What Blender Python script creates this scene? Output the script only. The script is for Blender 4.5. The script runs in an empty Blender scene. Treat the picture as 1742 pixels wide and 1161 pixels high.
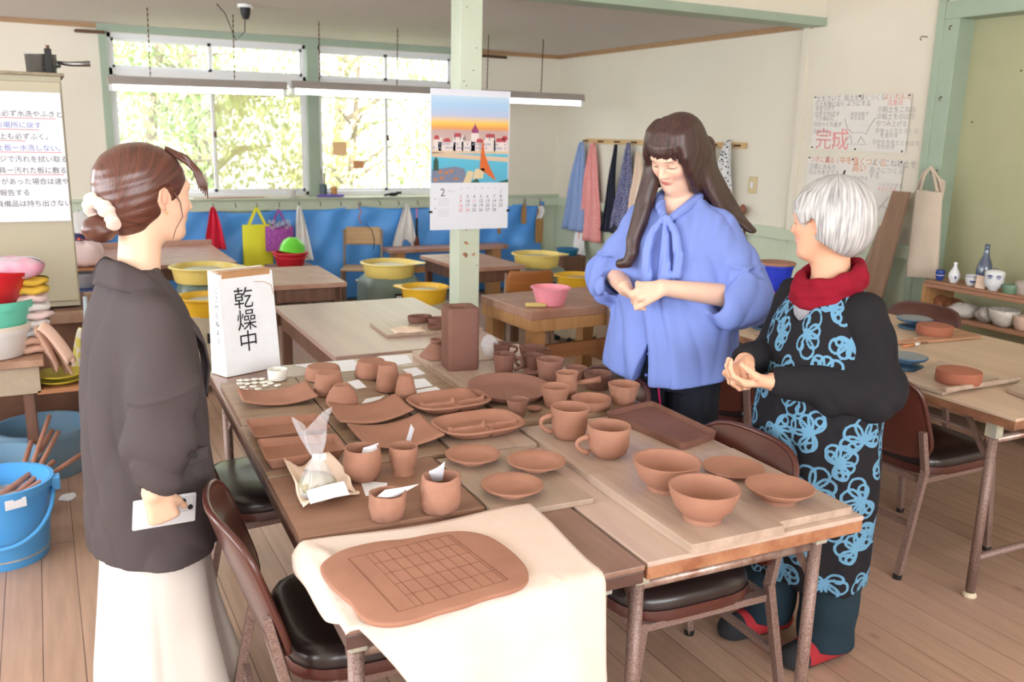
import bpy, bmesh, math, random
import numpy as np
from mathutils import Vector, Matrix
PI = math.pi
sin, cos = math.sin, math.cos
SC = bpy.context.scene
COL = SC.collection
# ------------------------------------------------------------------ camera
HC = 1.57
R_ = Vector((0.88676939, -0.46168594, 0.02204859))
U_ = Vector((0.08514249, 0.21004878, 0.97397652))
F_ = Vector((0.45430254, 0.8618153, -0.22557392))
FP = 1518.7
CAM = Vector((0, 0, HC))
cd = bpy.data.cameras.new('camera'); co = bpy.data.objects.new('camera', cd); COL.objects.link(co)
co.matrix_world = Matrix(((R_.x, U_.x, -F_.x, 0), (R_.y, U_.y, -F_.y, 0), (R_.z, U_.z, -F_.z, HC), (0, 0, 0, 1)))
cd.sensor_width = 36; cd.lens = FP / 1742 * 36; cd.clip_start = .05; cd.clip_end = 200
cd.dof.use_dof = True; cd.dof.focus_distance = 2.5; cd.dof.aperture_fstop = 5.0
SC.camera = co
SC.view_settings.view_transform = 'Standard'; SC.view_settings.look = 'None'
SC.view_settings.exposure = -0.06; SC.view_settings.gamma = 1.0
SC.view_settings.use_curve_mapping = False
SC.cycles.use_denoising = True
SC.cycles.max_bounces = 8; SC.cycles.diffuse_bounces = 4; SC.cycles.transparent_max_bounces = 12
SC.cycles.sample_clamp_indirect = 6.0
# ------------------------------------------------------------------ daylight and fill lamps
wd = bpy.data.worlds.new('sky'); SC.world = wd; wd.use_nodes = True
wd.node_tree.nodes['Background'].inputs[0].default_value = (.92, .96, 1, 1)
wd.node_tree.nodes['Background'].inputs[1].default_value = 8.5
def lamp(name, kind, loc, direction, energy, color=(1, 1, 1), size=None, portal=False):
    l = bpy.data.lights.new(name, kind); o = bpy.data.objects.new(name, l); COL.objects.link(o)
    o.location = loc; o.rotation_euler = Vector(direction).to_track_quat('-Z', 'Y').to_euler()
    l.energy = energy; l.color = color
    if size:
        l.shape = 'RECTANGLE'; l.size, l.size_y = size
    if kind == 'SUN': l.angle = .03
    if portal: l.cycles.is_portal = True
    return o
lamp('sun', 'SUN', (0, 0, 20), (.35, .75, -.9), 14, (1, .96, .88))
lamp('window_and_fill_light', 'AREA', (2.0, 8.36, 1.6), (0, -1, -.12), 125, (.94, .98, 1), (3.0, 1.25), True)
# added fill lamps at assumed, unseen windows behind the photographer and on the left
lamp('window_and_fill_light', 'AREA', (.9, -2.75, 1.75), (.05, 1, -.1), 54, (.97, .98, 1), (4.6, 1.5))
lamp('window_and_fill_light', 'AREA', (-2.75, 1.6, 1.75), (1, .05, -.1), 44, (.96, .98, 1), (4.0, 1.5))
lamp('window_and_fill_light', 'AREA', (-2.75, 5.6, 1.75), (1, 0, -.1), 26, (.96, .98, 1), (2.4, 1.4))

# ------------------------------------------------------------------ helpers
def at(x, y, z=None, X=None, Y=None, d=None):
    """point of the place seen at photo pixel x,y on the plane z / X / Y or at depth d"""
    v = R_ * ((x - 871) / FP) + U_ * ((580.5 - y) / FP) + F_
    if z is not None: t = (z - HC) / v.z
    elif X is not None: t = X / v.x
    elif Y is not None: t = Y / v.y
    else: t = d
    return CAM + v * t
def depth(p): return (Vector(p) - CAM).dot(F_)
def pix(p):
    q = Vector(p) - CAM; k = q.dot(F_)
    return 871 + FP * q.dot(R_) / k, 580.5 - FP * q.dot(U_) / k
def mpp(p): return depth(p) / FP          # metres per photo pixel there
def htop(p, ytop):                        # height above p whose image lies at row ytop
    a, b = 0., 2.5
    for _ in range(40):
        m = (a + b) / 2
        if pix(Vector(p) + Vector((0, 0, m)))[1] > ytop: a = m
        else: b = m
    return a
MATS = {}
def srgb(*c):
    if len(c) == 1: c = c * 3
    return tuple(((v / 255) / 12.92 if v / 255 <= .04045 else ((v / 255 + .055) / 1.055) ** 2.4) for v in c)
def mat(name, c, rough=.6, metal=0, noise=0, nscale=12, bump=0, bscale=60, spec=.5, c2=None, wood=None, trans=0, alpha=1, emit=0, sheen=0, sub=0, coord='Object', coat=0, detail=4):
    """c, c2: sRGB 0-255; noise: share of c2 mixed in; wood: (axis, scale) stretches the mottling into grain"""
    if name in MATS: return MATS[name]
    m = bpy.data.materials.new(name); m.use_nodes = True; nt = m.node_tree; N = nt.nodes; L = nt.links
    b = N['Principled BSDF']; c = srgb(*c)
    b.inputs['Base Color'].default_value = (*c, 1); b.inputs['Roughness'].default_value = rough
    b.inputs['Metallic'].default_value = metal; b.inputs['Specular IOR Level'].default_value = spec
    b.inputs['Transmission Weight'].default_value = trans; b.inputs['Alpha'].default_value = alpha
    if sheen: b.inputs['Sheen Weight'].default_value = sheen
    if coat: b.inputs['Coat Weight'].default_value = coat; b.inputs['Coat Roughness'].default_value = .15
    if sub: b.inputs['Subsurface Weight'].default_value = sub; b.inputs['Subsurface Radius'].default_value = (.012, .005, .003); b.inputs['Subsurface Scale'].default_value = 1
    if emit: b.inputs['Emission Color'].default_value = (*c, 1); b.inputs['Emission Strength'].default_value = emit
    tc = N.new('ShaderNodeTexCoord'); mp = N.new('ShaderNodeMapping'); L.new(tc.outputs[coord], mp.inputs[0])
    if wood:
        s = [1, 1, 1]
        for k in range(3): s[k] = wood[1]
        s[wood[0]] = wood[1] * .07
        mp.inputs['Scale'].default_value = s
    if noise:
        n = N.new('ShaderNodeTexNoise'); n.inputs['Scale'].default_value = nscale; n.inputs['Detail'].default_value = detail
        n.inputs['Roughness'].default_value = .6
        L.new(mp.outputs[0], n.inputs['Vector'])
        rp = N.new('ShaderNodeMapRange'); rp.inputs[1].default_value = .35; rp.inputs[2].default_value = .68
        rp.inputs[4].default_value = noise; L.new(n.outputs[0], rp.inputs[0])
        mx = N.new('ShaderNodeMix'); mx.data_type = 'RGBA'; mx.inputs[6].default_value = (*c, 1)
        mx.inputs[7].default_value = (*(srgb(*c2) if c2 else tuple(v * .6 for v in c)), 1)
        L.new(rp.outputs[0], mx.inputs[0]); L.new(mx.outputs[2], b.inputs['Base Color'])
    if bump:
        n2 = N.new('ShaderNodeTexNoise'); n2.inputs['Scale'].default_value = bscale; n2.inputs['Detail'].default_value = 3
        L.new(mp.outputs[0] if wood else tc.outputs[coord], n2.inputs['Vector'])
        bp = N.new('ShaderNodeBump'); bp.inputs['Strength'].default_value = bump; bp.inputs['Distance'].default_value = .004
        L.new(n2.outputs[0], bp.inputs['Height']); L.new(bp.outputs[0], b.inputs['Normal'])
    MATS[name] = m
    return m
def colmat(name, rough=.6, bump=0, bscale=60, sub=0, spec=.5, sheen=0, stretch=None):
    """material whose own colour is stored per vertex ('col')"""
    m = mat(name, (200,), rough, bump=bump, bscale=bscale, sub=sub, spec=spec, sheen=sheen) if name not in MATS else MATS[name]
    nt = m.node_tree
    if not nt.nodes.get('vc'):
        a = nt.nodes.new('ShaderNodeAttribute'); a.name = 'vc'; a.attribute_name = 'col'
        nt.links.new(a.outputs['Color'], nt.nodes['Principled BSDF'].inputs['Base Color'])
    return m
class M:
    """collects shapes into one mesh"""
    def __init__(s): s.v = []; s.f = []
    def add(s, v, f, mx=None):
        n = len(s.v)
        s.v += [tuple(mx @ Vector(p)) if mx is not None else tuple(p) for p in v]
        s.f += [tuple(i + n for i in q) for q in f]
        return s
    def box(s, c, d, rz=0, mx=None):
        x, y, z = (k / 2 for k in d)
        v = [(a, b, e) for a in (-x, x) for b in (-y, y) for e in (-z, z)]
        f = [(0, 1, 3, 2), (4, 6, 7, 5), (0, 4, 5, 1), (2, 3, 7, 6), (0, 2, 6, 4), (1, 5, 7, 3)]
        T = Matrix.Translation(c) @ Matrix.Rotation(rz, 4, 'Z')
        return s.add(v, f, mx @ T if mx is not None else T)
    def bar(s, a, b, w, h=None, mx=None):           # straight square bar from a to b
        a = Vector(a); b = Vector(b); h = h or w; d = b - a
        q = d.to_track_quat('Z', 'Y').to_matrix().to_4x4()
        T = Matrix.Translation((a + b) / 2) @ q
        return s.box((0, 0, 0), (w, h, d.length), 0, (mx @ T) if mx is not None else T)
    def tube(s, pts, r, n=10, closed=False, mx=None):
        pts = [Vector(p) for p in pts]; k = len(pts); rr = r if hasattr(r, '__len__') else [r] * k
        v = []; f = []; up = None
        for i in range(k):
            if closed: t = pts[(i + 1) % k] - pts[i - 1]
            else: t = pts[min(i + 1, k - 1)] - pts[max(i - 1, 0)]
            t.normalize()
            if up is None: up = t.orthogonal().normalized()
            else: up = (up - t * up.dot(t)).normalized()
            w = t.cross(up)
            for j in range(n):
                a = 2 * PI * j / n
                v.append(pts[i] + (up * cos(a) + w * sin(a)) * rr[i])
        for i in range(k if closed else k - 1):
            for j in range(n):
                f.append((i * n + j, i * n + (j + 1) % n, ((i + 1) % k) * n + (j + 1) % n, ((i + 1) % k) * n + j))
        if not closed: f += [tuple(range(n))[::-1], tuple(range((k - 1) * n, k * n))]
        return s.add(v, f, mx)
    def lathe(s, prof, c=(0, 0, 0), n=40, wob=0, seed=0, sq=None, mx=None, tilt=None):
        rnd = random.Random(seed); ph = [rnd.uniform(0, 6.28) for _ in range(6)]
        v = []; f = []; k = len(prof)
        for i, (r, z) in enumerate(prof):
            for j in range(n):
                a = 2 * PI * j / n; q = 1
                if wob: q += wob * (sin(2 * a + ph[0] + z * 9) + .6 * sin(3 * a + ph[1] - z * 22) + .5 * sin(5 * a + ph[2] + z * 60) + .4 * sin(9 * a + ph[3] + z * 90))
                if sq: q *= sq(a, z)
                v.append((r * q * cos(a), r * q * sin(a), z * (1 + (wob * .6 * sin(2 * a + ph[4]) if wob else 0))))
        for i in range(k - 1):
            for j in range(n):
                f.append((i * n + j, i * n + (j + 1) % n, (i + 1) * n + (j + 1) % n, (i + 1) * n + j))
        f += [tuple(range(n))[::-1], tuple(range((k - 1) * n, k * n))]
        T = Matrix.Translation(c)
        if tilt is not None: T = T @ tilt
        return s.add(v, f, (mx @ T) if mx is not None else T)
    def prism(s, pts, z0, z1, mx=None):             # outline in xy, counter-clockwise
        n = len(pts)
        v = [(p[0], p[1], z0) for p in pts] + [(p[0], p[1], z1) for p in pts]
        f = [tuple(range(n))[::-1], tuple(range(n, 2 * n))] + [(i, (i + 1) % n, n + (i + 1) % n, n + i) for i in range(n)]
        return s.add(v, f, mx)
    def grid(s, fn, nu, nv, mx=None, wrap=False):
        v = [fn(i / nu, j / nv) for j in range(nv + 1) for i in range(nu + 1)]
        f = [(j * (nu + 1) + i, j * (nu + 1) + i + 1, (j + 1) * (nu + 1) + i + 1, (j + 1) * (nu + 1) + i) for j in range(nv) for i in range(nu)]
        return s.add(v, f, mx)
    def ball(s, c, r, nu=16, nv=10, mx=None):
        r = r if hasattr(r, '__len__') else (r, r, r)
        return s.lathe([(max(.0005, sin(PI * i / nv)), -cos(PI * i / nv)) for i in range(nv + 1)], (0, 0, 0), nu, mx=(mx if mx is not None else Matrix()) @ Matrix.Translation(c) @ Matrix.Diagonal((*r, 1)))
def O(name, m, material, parent=None, bev=0, smooth=False, solid=0, sub=0, seg=2, off=-1):
    if isinstance(m, M):
        me = bpy.data.meshes.new(name); me.from_pydata(m.v, [], m.f); me.update()
        bm = bmesh.new(); bm.from_mesh(me); bmesh.ops.remove_doubles(bm, verts=bm.verts, dist=1e-6)
        if not solid: bmesh.ops.recalc_face_normals(bm, faces=bm.faces)
        bm.to_mesh(me); bm.free()
    else: me = m
    if smooth: me.shade_smooth() if hasattr(me, 'shade_smooth') else None
    o = bpy.data.objects.new(name, me); COL.objects.link(o)
    if material is not None and not len(me.materials): me.materials.append(material)
    if parent is not None: o.parent = parent
    if solid:
        d = o.modifiers.new('thick', 'SOLIDIFY'); d.thickness = solid; d.offset = off
    if sub:
        d = o.modifiers.new('sub', 'SUBSURF'); d.levels = sub; d.render_levels = sub
    if bev:
        d = o.modifiers.new('bev', 'BEVEL'); d.width = bev; d.segments = seg; d.limit_method = 'ANGLE'; d.angle_limit = .6
        if smooth == 'auto': pass
    return o
def smooth_by_angle(o, ang=40):
    me = o.data; me.shade_smooth()
    try: me.set_sharp_from_angle(angle=math.radians(ang))
    except Exception: pass
    return o
def T(o, label, cat, group=None):
    o['label'] = label; o['category'] = cat
    if group: o['group'] = group
    return o
def E(name, label, cat, loc=(0, 0, 0), rz=0, group=None):
    o = bpy.data.objects.new(name, None); COL.objects.link(o); o.empty_display_size = .05
    o.location = loc; o.rotation_euler = (0, 0, rz)
    return T(o, label, cat, group)
def ST(name, m, material, parent=None, **k):
    o = O(name, m, material, parent, **k)
    if parent is None: o['kind'] = 'structure'
    return o
def dup(root, loc, rz, label, group=None):
    r = root.copy(); COL.objects.link(r); r.location = loc; r.rotation_euler = (0, 0, rz); r['label'] = label
    if group: r['group'] = group
    for ch in list(root.children):
        c = ch.copy(); COL.objects.link(c); c.parent = r
        for g in list(ch.children):
            d = g.copy(); COL.objects.link(d); d.parent = c
    return r
def lettering(lines, material, parent, name='lettering', thick=.0004):
    """lines: (text, size, origin, right, up) -> one mesh of written characters lying on the surface"""
    mm = M(); tmp = []
    for body, size, org, ri, up in lines:
        cu = bpy.data.curves.new('w', 'FONT'); cu.body = body; cu.size = size; cu.resolution_u = 2
        ob = bpy.data.objects.new('w', cu); COL.objects.link(ob); tmp.append((ob, cu, org, ri, up))
    dg = bpy.context.evaluated_depsgraph_get()
    for ob, cu, org, ri, up in tmp:
        me = bpy.data.meshes.new_from_object(ob.evaluated_get(dg))
        ri = Vector(ri).normalized(); up = Vector(up).normalized(); n = ri.cross(up)
        T_ = Matrix(((ri.x, up.x, n.x, org[0]), (ri.y, up.y, n.y, org[1]), (ri.z, up.z, n.z, org[2]), (0, 0, 0, 1)))
        mm.add([v.co for v in me.vertices], [tuple(p.vertices) for p in me.polygons], T_)
        bpy.data.meshes.remove(me); bpy.data.objects.remove(ob); bpy.data.curves.remove(cu)
    me = bpy.data.meshes.new(name); me.from_pydata(mm.v, [], mm.f); me.update()
    return O(name, me, material, parent)
# shared materials
def build_materials():
    g = globals()
    g['m_clay'] = mat('dry_clay', (168, 122, 101), .85, noise=.55, nscale=9, c2=(148, 103, 84), spec=.25, bump=.25, bscale=180)
    g['m_clayd'] = mat('damp_clay', (122, 82, 68), .7, noise=.5, nscale=8, c2=(102, 66, 54), bump=.25, bscale=160)
    g['m_claym'] = mat('leather_clay', (144, 102, 86), .8, noise=.5, nscale=8, c2=(126, 86, 72), bump=.25, bscale=160)
    g['m_clayr'] = mat('pinched_clay', (170, 125, 105), .9, spec=.25, noise=.6, nscale=14, c2=(146, 102, 84), bump=.9, bscale=45)
    g['m_ply'] = mat('plywood', (186, 164, 147), .40, noise=.75, nscale=9, c2=(158, 134, 117), wood=(1, 3), bump=.08, bscale=30)
    g['m_ply2'] = mat('stained_plywood', (162, 138, 114), .42, noise=.85, nscale=7, c2=(130, 102, 82), wood=(0, 3), bump=.08, bscale=30)
    g['m_ply3'] = mat('grey_plywood', (172, 152, 134), .45, noise=.7, nscale=5, c2=(150, 124, 104), wood=(1, 2), bump=.05)
    g['m_edge'] = mat('ply_edge', (170, 118, 84), .8, noise=.8, nscale=30, c2=(214, 172, 136))
    g['m_paper'] = mat('white_paper', (236, 238, 244), .8)
    g['m_ink'] = mat('black_ink', (22, 22, 24), .6)
    g['m_green'] = mat('pale_green_paint', (160, 177, 158), .55, noise=.35, nscale=5, c2=(140, 156, 138))
    g['m_lgreen'] = mat('light_green_paint', (198, 208, 186), .55, noise=.3, nscale=7, c2=(178, 188, 164))
    g['m_wall'] = mat('cream_plaster', (226, 220, 205), .8, noise=.25, nscale=1.4, c2=(212, 203, 186), bump=.05, bscale=90)
    g['m_alu'] = mat('white_sash', (225, 226, 228), .35)
    g['m_steel'] = mat('steel', (170, 170, 172), .3, metal=1)
    g['m_hook'] = mat('rusty_hook', (96, 72, 56), .5, metal=.8)
    g['m_frame'] = mat('speckled_leg', (112, 84, 76), .45, metal=.2, noise=1, nscale=230, c2=(158, 134, 124), bump=.25, bscale=230)
    g['m_vinyl'] = mat('brown_vinyl', (84, 42, 34), .3, noise=.3, nscale=5, c2=(64, 30, 25), coat=.25)
    g['m_vinyls'] = mat('black_vinyl', (40, 30, 30), .3, noise=.3, nscale=5, c2=(52, 38, 36), coat=.2)
    g['m_dwood'] = mat('dark_desk_wood', (98, 66, 52), .55, noise=.7, nscale=8, c2=(128, 92, 74), wood=(2, 4))
    g['m_desk'] = mat('dusty_desktop', (166, 138, 128), .36, noise=.8, nscale=5, c2=(186, 156, 144), wood=(1, 2))
    g['m_pine'] = mat('pine', (196, 150, 100), .6, noise=.7, nscale=8, c2=(172, 122, 76), wood=(2, 4))
    g['m_bench'] = mat('workbench_wood', (176, 122, 82), .6, noise=.8, nscale=7, c2=(146, 96, 62), wood=(0, 3))
    g['m_benchp'] = mat('clay_dusted_top', (180, 142, 124), .42, noise=.8, nscale=6, c2=(156, 108, 86))
build_materials()
# ================================================================== the room
D = 8.2; XW = 4.80; ZL = 2.36; ZH = 3.15; YB = 4.78     # back wall, right wall, low and high ceiling, beam
# floor: long boards running away from the windows
def floor_material():
    m = bpy.data.materials.new('floor_boards'); m.use_nodes = True; N = m.node_tree.nodes; L = m.node_tree.links
    b = N['Principled BSDF']; b.inputs['Roughness'].default_value = .36
    tc = N.new('ShaderNodeTexCoord'); mp = N.new('ShaderNodeMapping'); mp.inputs['Rotation'].default_value = (0, 0, math.radians(90))
    L.new(tc.outputs['Object'], mp.inputs[0])
    br = N.new('ShaderNodeTexBrick'); br.offset = .37; br.inputs['Scale'].default_value = 1
    br.inputs['Brick Width'].default_value = 3.6; br.inputs['Row Height'].default_value = .112
    br.inputs['Mortar Size'].default_value = .0016; br.inputs['Mortar Smooth'].default_value = .1; br.inputs['Bias'].default_value = 0
    br.inputs['Color1'].default_value = (*srgb(186, 152, 130), 1); br.inputs['Color2'].default_value = (*srgb(170, 136, 114), 1)
    br.inputs['Mortar'].default_value = (*srgb(96, 66, 54), 1); L.new(mp.outputs[0], br.inputs[0])
    m2 = N.new('ShaderNodeMapping'); m2.inputs['Scale'].default_value = (14, .9, 1); L.new(tc.outputs['Object'], m2.inputs[0])
    n = N.new('ShaderNodeTexNoise'); n.inputs['Scale'].default_value = 3; n.inputs['Detail'].default_value = 6; L.new(m2.outputs[0], n.inputs[0])
    mr = N.new('ShaderNodeMapRange'); mr.inputs[1].default_value = .3; mr.inputs[2].default_value = .75; mr.inputs[3].default_value = .82; mr.inputs[4].default_value = 1.1; L.new(n.outputs[0], mr.inputs[0])
    vm = N.new('ShaderNodeVectorMath'); vm.operation = 'SCALE'; L.new(br.outputs[0], vm.inputs[0]); L.new(mr.outputs[0], vm.inputs['Scale'])
    # knots
    m3 = N.new('ShaderNodeMapping'); m3.inputs['Scale'].default_value = (3.2, 2.0, 1); L.new(tc.outputs['Object'], m3.inputs[0])
    vo = N.new('ShaderNodeTexVoronoi'); vo.inputs['Scale'].default_value = 1.5; L.new(m3.outputs[0], vo.inputs[0])
    kr = N.new('ShaderNodeMapRange'); kr.inputs[1].default_value = .03; kr.inputs[2].default_value = .10; kr.inputs[3].default_value = .75; kr.inputs[4].default_value = 0
    L.new(vo.outputs['Distance'], kr.inputs[0])
    # pale clay dust worn into the boards
    n3 = N.new('ShaderNodeTexNoise'); n3.inputs['Scale'].default_value = .8; n3.inputs['Detail'].default_value = 5; L.new(tc.outputs['Object'], n3.inputs[0])
    dr = N.new('ShaderNodeMapRange'); dr.inputs[1].default_value = .4; dr.inputs[2].default_value = .75; dr.inputs[4].default_value = .5; L.new(n3.outputs[0], dr.inputs[0])
    mx = N.new('ShaderNodeMix'); mx.data_type = 'RGBA'; L.new(kr.outputs[0], mx.inputs[0]); L.new(vm.outputs[0], mx.inputs[6]); mx.inputs[7].default_value = (*srgb(104, 66, 50), 1)
    mx2 = N.new('ShaderNodeMix'); mx2.data_type = 'RGBA'; L.new(dr.outputs[0], mx2.inputs[0]); L.new(mx.outputs[2], mx2.inputs[6]); mx2.inputs[7].default_value = (*srgb(182, 152, 140), 1)
    L.new(mx2.outputs[2], b.inputs['Base Color'])
    bp = N.new('ShaderNodeBump'); bp.inputs['Strength'].default_value = .3; bp.inputs['Distance'].default_value = .002; L.new(br.outputs['Fac'], bp.inputs['Height']); bp.invert = True
    L.new(bp.outputs[0], b.inputs['Normal'])
    return m
ST('floor', M().box((1.15, 2.85, -.05), (7.9, 10.9, .1)), floor_material())
m_ceil = mat('ceiling_board', (206, 200, 196), .9, noise=.35, nscale=160, c2=(186, 178, 174), bump=.3, bscale=220)
ST('ceiling', M().box((1.1, (YB + D) / 2 + .05, ZL + .04), (7.6, D - YB + .1, .08)), m_ceil)
ST('ceiling', M().box((1.1, (YB - 2.6) / 2, ZH + .04), (7.6, YB + 2.6, .08)), mat('upper_ceiling_board', (224, 220, 210), .9))
# windows: openings in the back wall
W1 = (.575, 2.19); W2 = (2.285, 3.62); ZT = 2.3; ZM = 2.0; ZB = .985
mw = M()
t = .12; yc = D + t / 2
for x0, x1, z0, z1 in ((-2.7, W1[0], 0, ZL + .1), (W1[1], W2[0], 0, ZL + .1), (W2[1], XW + .1, 0, ZL + .1), (W1[0], W1[1], 0, ZB), (W2[0], W2[1], 0, ZB), (W1[0], W1[1], ZT, ZL + .1), (W2[0], W2[1], ZT, ZL + .1)):
    mw.box(((x0 + x1) / 2, yc, (z0 + z1) / 2), (x1 - x0, t, z1 - z0))
ST('wall_back', mw, m_wall)
# green posts, header and rail around the windows
g = M()
g.box(((W1[0] - .06 + W2[1] + .06) / 2, D - .012, ZL - .028), (W2[1] - W1[0] + .14, .04, .056))
for x in (W1[0] - .03, (W1[1] + W2[0]) / 2, W2[1] + .035): g.box((x, D - .015, (ZB + ZL) / 2 - .03), (.10 if W1[1] < x < W2[0] else .06, .05, ZL - ZB))
g.box(((W1[0] + W2[1]) / 2, D - .012, (ZT + ZM) / 2 - .15), (.001, .001, .001))
ST('trim_1', g, m_green, bev=.004)
g = M(); g.box((1.1, D - .02, .905), (7.5, .05, .10)); g.box((1.1, D - .035, .962), (7.5, .09, .018)); ST('trim_2', g, m_lgreen, bev=.004)
g = M()
for x in np.arange(-2.3, 4.8, .45): g.box((x, D - .006, .43), (.03, .014, .85))
g.box((1.1, D - .003, .43), (7.5, .008, .86)); ST('trim_3', g, m_lgreen)
ST('trim_4', M().box((-1.03, D - .012, ZL - .018), (3.1, .03, .036)).box((4.25, D - .012, ZL - .018), (1.14, .03, .036)), mat('varnished_wood', (172, 136, 98), .5, noise=.5, nscale=6, wood=(0, 4)))
ST('trim_5', M().box((XW - .012, (D + YB) / 2, ZL - .018), (.03, D - YB, .036)), MATS['varnished_wood'])
# window units
m_glass = mat('window_glass', (255, 255, 255), .02, spec=.5, alpha=.12)
m_frost = mat('hazy_glass', (226, 226, 190), .35, noise=.9, nscale=3, c2=(196, 186, 130), alpha=.55, bump=.1)
def window(k, x0, x1, hazy):
    e = bpy.data.objects.new('window_%d' % k, None); COL.objects.link(e); e.location = ((x0 + x1) / 2, D + .05, ZB); e['kind'] = 'structure'
    w = x1 - x0
    f = M(); y = 0
    H = ZT - ZB
    for z in (.018, ZM - ZB - .0, H - .018): f.box((0, y, z), (w, .08, .036 if z != ZM - ZB else .06))
    for x in (-w / 2 + .016, w / 2 - .016): f.box((x, y, H / 2), (.032, .08, H))
    O('window_frame', f, m_alu, e, bev=.003)
    zm = ZM - ZB
    for (a, b, z0, z1, yy, hz) in ((-w / 2 + .03, .02, .036, zm - .03, .012, False), (-.02, w / 2 - .03, .036, zm - .03, -.018, hazy),
                                   (-w / 2 + .03, .02, zm + .03, H - .036, .012, False), (-.02, w / 2 - .03, zm + .03, H - .036, -.018, False)):
        s = M(); c = (a + b) / 2
        s.box((a + .011, yy, (z0 + z1) / 2), (.022, .02, z1 - z0)); s.box((b - .011, yy, (z0 + z1) / 2), (.022, .02, z1 - z0))
        s.box((c, yy, z0 + .012), (b - a, .02, .024)); s.box((c, yy, z1 - .012), (b - a, .02, .024))
        if z1 < zm: s.box((c, yy, z0 + (z1 - z0) * .885), (b - a, .016, .012))
        so = O('sash', s, m_alu, e)
        O('pane', M().box((c, yy, (z0 + z1) / 2), (b - a - .03, .004, z1 - z0 - .03)), m_frost if hz else m_glass, so)
    O('latch', M().box((0, -.045, zm * .52), (.018, .02, .05)), m_hook, e)
    return e
window(1, W1[0], W1[1], True); window(2, W2[0], W2[1], False)
# right wall with the sliding-door recess
YA0, YA1 = 1.6, 3.66; ZD = 2.30
mr_ = M()
mr_.box((XW + .06, (YA1 + D) / 2, ZH / 2), (.12, D - YA1, ZH + .1)); mr_.box((XW + .06, (YA0 - 2.6) / 2, ZH / 2), (.12, YA0 + 2.6, ZH + .1))
mr_.box((XW + .06, (YA0 + YA1) / 2, (ZD + ZH) / 2), (.12, YA1 - YA0, ZH - ZD))
ST('wall_right', mr_, m_wall)
m_olive = mat('olive_board', (172, 172, 138), .7, noise=.3, nscale=2, c2=(152, 152, 118), bump=.04)
pd = E('door_1', '', ''); del pd['label']; del pd['category']; pd['kind'] = 'structure'; pd.location = (XW + .1, (YA0 + YA1) / 2, 0)
O('door_panel', M().box((.03, 0, ZD / 2), (.03, YA1 - YA0, ZD)), m_olive, pd)
g = M()
g.box((-.02, YA1 - (YA0 + YA1) / 2 + .02, ZD / 2), (.2, .1, ZD + .12)); g.box((-.078, YA1 - (YA0 + YA1) / 2 + .092, ZD / 2 + .03), (.1, .05, ZD + .16))
g.box((-.02, YA0 - (YA0 + YA1) / 2 - .02, ZD / 2), (.2, .1, ZD + .12)); g.box((-.024, 0, ZD + .03), (.204, YA1 - YA0 + .13, .10))
O('door_frame', g, m_green, pd, bev=.004)
for dy, z in ((-.36, 1.98), (-.5, 1.55), (-.62, .95), (-.1, 1.7)):
    O('nail_head', M().ball((.012, (YA1 - YA0) / 2 + dy, z), .005, 8, 6), m_hook, pd)
# light green wainscot on the right wall
g = M()
g.box((XW - .015, (YA1 + .09 + D) / 2, .905), (.03, D - YA1 - .1, .085))
g.box((XW - .003, (YA1 + .1 + D) / 2, .43), (.008, D - YA1 - .1, .86))
for y in np.arange(YA1 + .3, D, .45): g.box((XW - .008, y, .43), (.012, .03, .86))
ST('trim_6', g, m_lgreen, bev=.002)
ST('trim_7', M().box((XW - .014, YB + .03, 1.65), (.035, .05, ZL * .6)), m_wall)
# beam between the high and the low ceiling, and the square post under it
ST('trim_8', M().box((1.1, YB - .03, (ZL + ZH) / 2), (7.4, .16, ZH - ZL)), m_wall, bev=.003)
ST('trim_9', M().box((1.1, YB - .03, ZL - .005), (7.4, .19, .055)), m_green, bev=.003)
PX, PY = 2.182, 4.765
po = M().box((PX, PY, ZL / 2 - .015), (.135, .13, ZL - .03))
po_o = ST('trim_10', po, mat('post_paint', (208, 218, 198), .5, noise=.9, nscale=2.4, c2=(198, 208, 186)), bev=.004)
for k in range(14):
    random.seed(k + 3)
    O('nail_hole', M().ball((PX + random.uniform(-.055, .055), PY - .0655, random.uniform(.8, 2.3)), .0035, 8, 5), m_hook, po_o)
for k in range(4):
    random.seed(k + 44)
    cx, cz = PX + random.uniform(-.05, .04), random.choice((.95, 1.02, .8, .88))
    O('paint_chip', M().prism([(cx + (.004 + .016 * random.random()) * cos(a), cz + (.004 + .016 * random.random()) * sin(a)) for a in np.arange(0, 6.2, .8)], 0, .0006, Matrix.Translation((0, PY - .0654, 0)) @ Matrix.Rotation(PI / 2, 4, 'X')), mat('bare_wood_chip', (190, 140, 106), .8), po_o)
# walls outside the picture: left wall and the wall behind the photographer, both with openings added to carry the fill lamps
mlw = M()
def wall_with(mm, fixed, axis, a0, a1, holes, z0, z1, H):
    cuts = sorted(holes); p = a0
    def bx(u0, u1, b0, b1):
        c = ((u0 + u1) / 2, fixed, (b0 + b1) / 2) if axis == 'x' else (fixed, (u0 + u1) / 2, (b0 + b1) / 2)
        mm.box(c, (u1 - u0, .12, b1 - b0) if axis == 'x' else (.12, u1 - u0, b1 - b0))
    for h0, h1 in cuts:
        bx(p, h0, 0, H); bx(h0, h1, 0, z0); bx(h0, h1, z1, H); p = h1
    bx(p, a1, 0, H)
wall_with(mlw, -2.64, 'y', -2.6, D, [(-.5, 3.6), (4.3, 6.9)], .95, 2.3, ZH + .1)
ST('wall_left', mlw, m_wall)
mfw = M(); wall_with(mfw, -2.6, 'x', -2.7, XW + .1, [(-1.5, 3.3)], .95, 2.5, ZH + .1)
ST('wall_front', mfw, m_wall)

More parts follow.
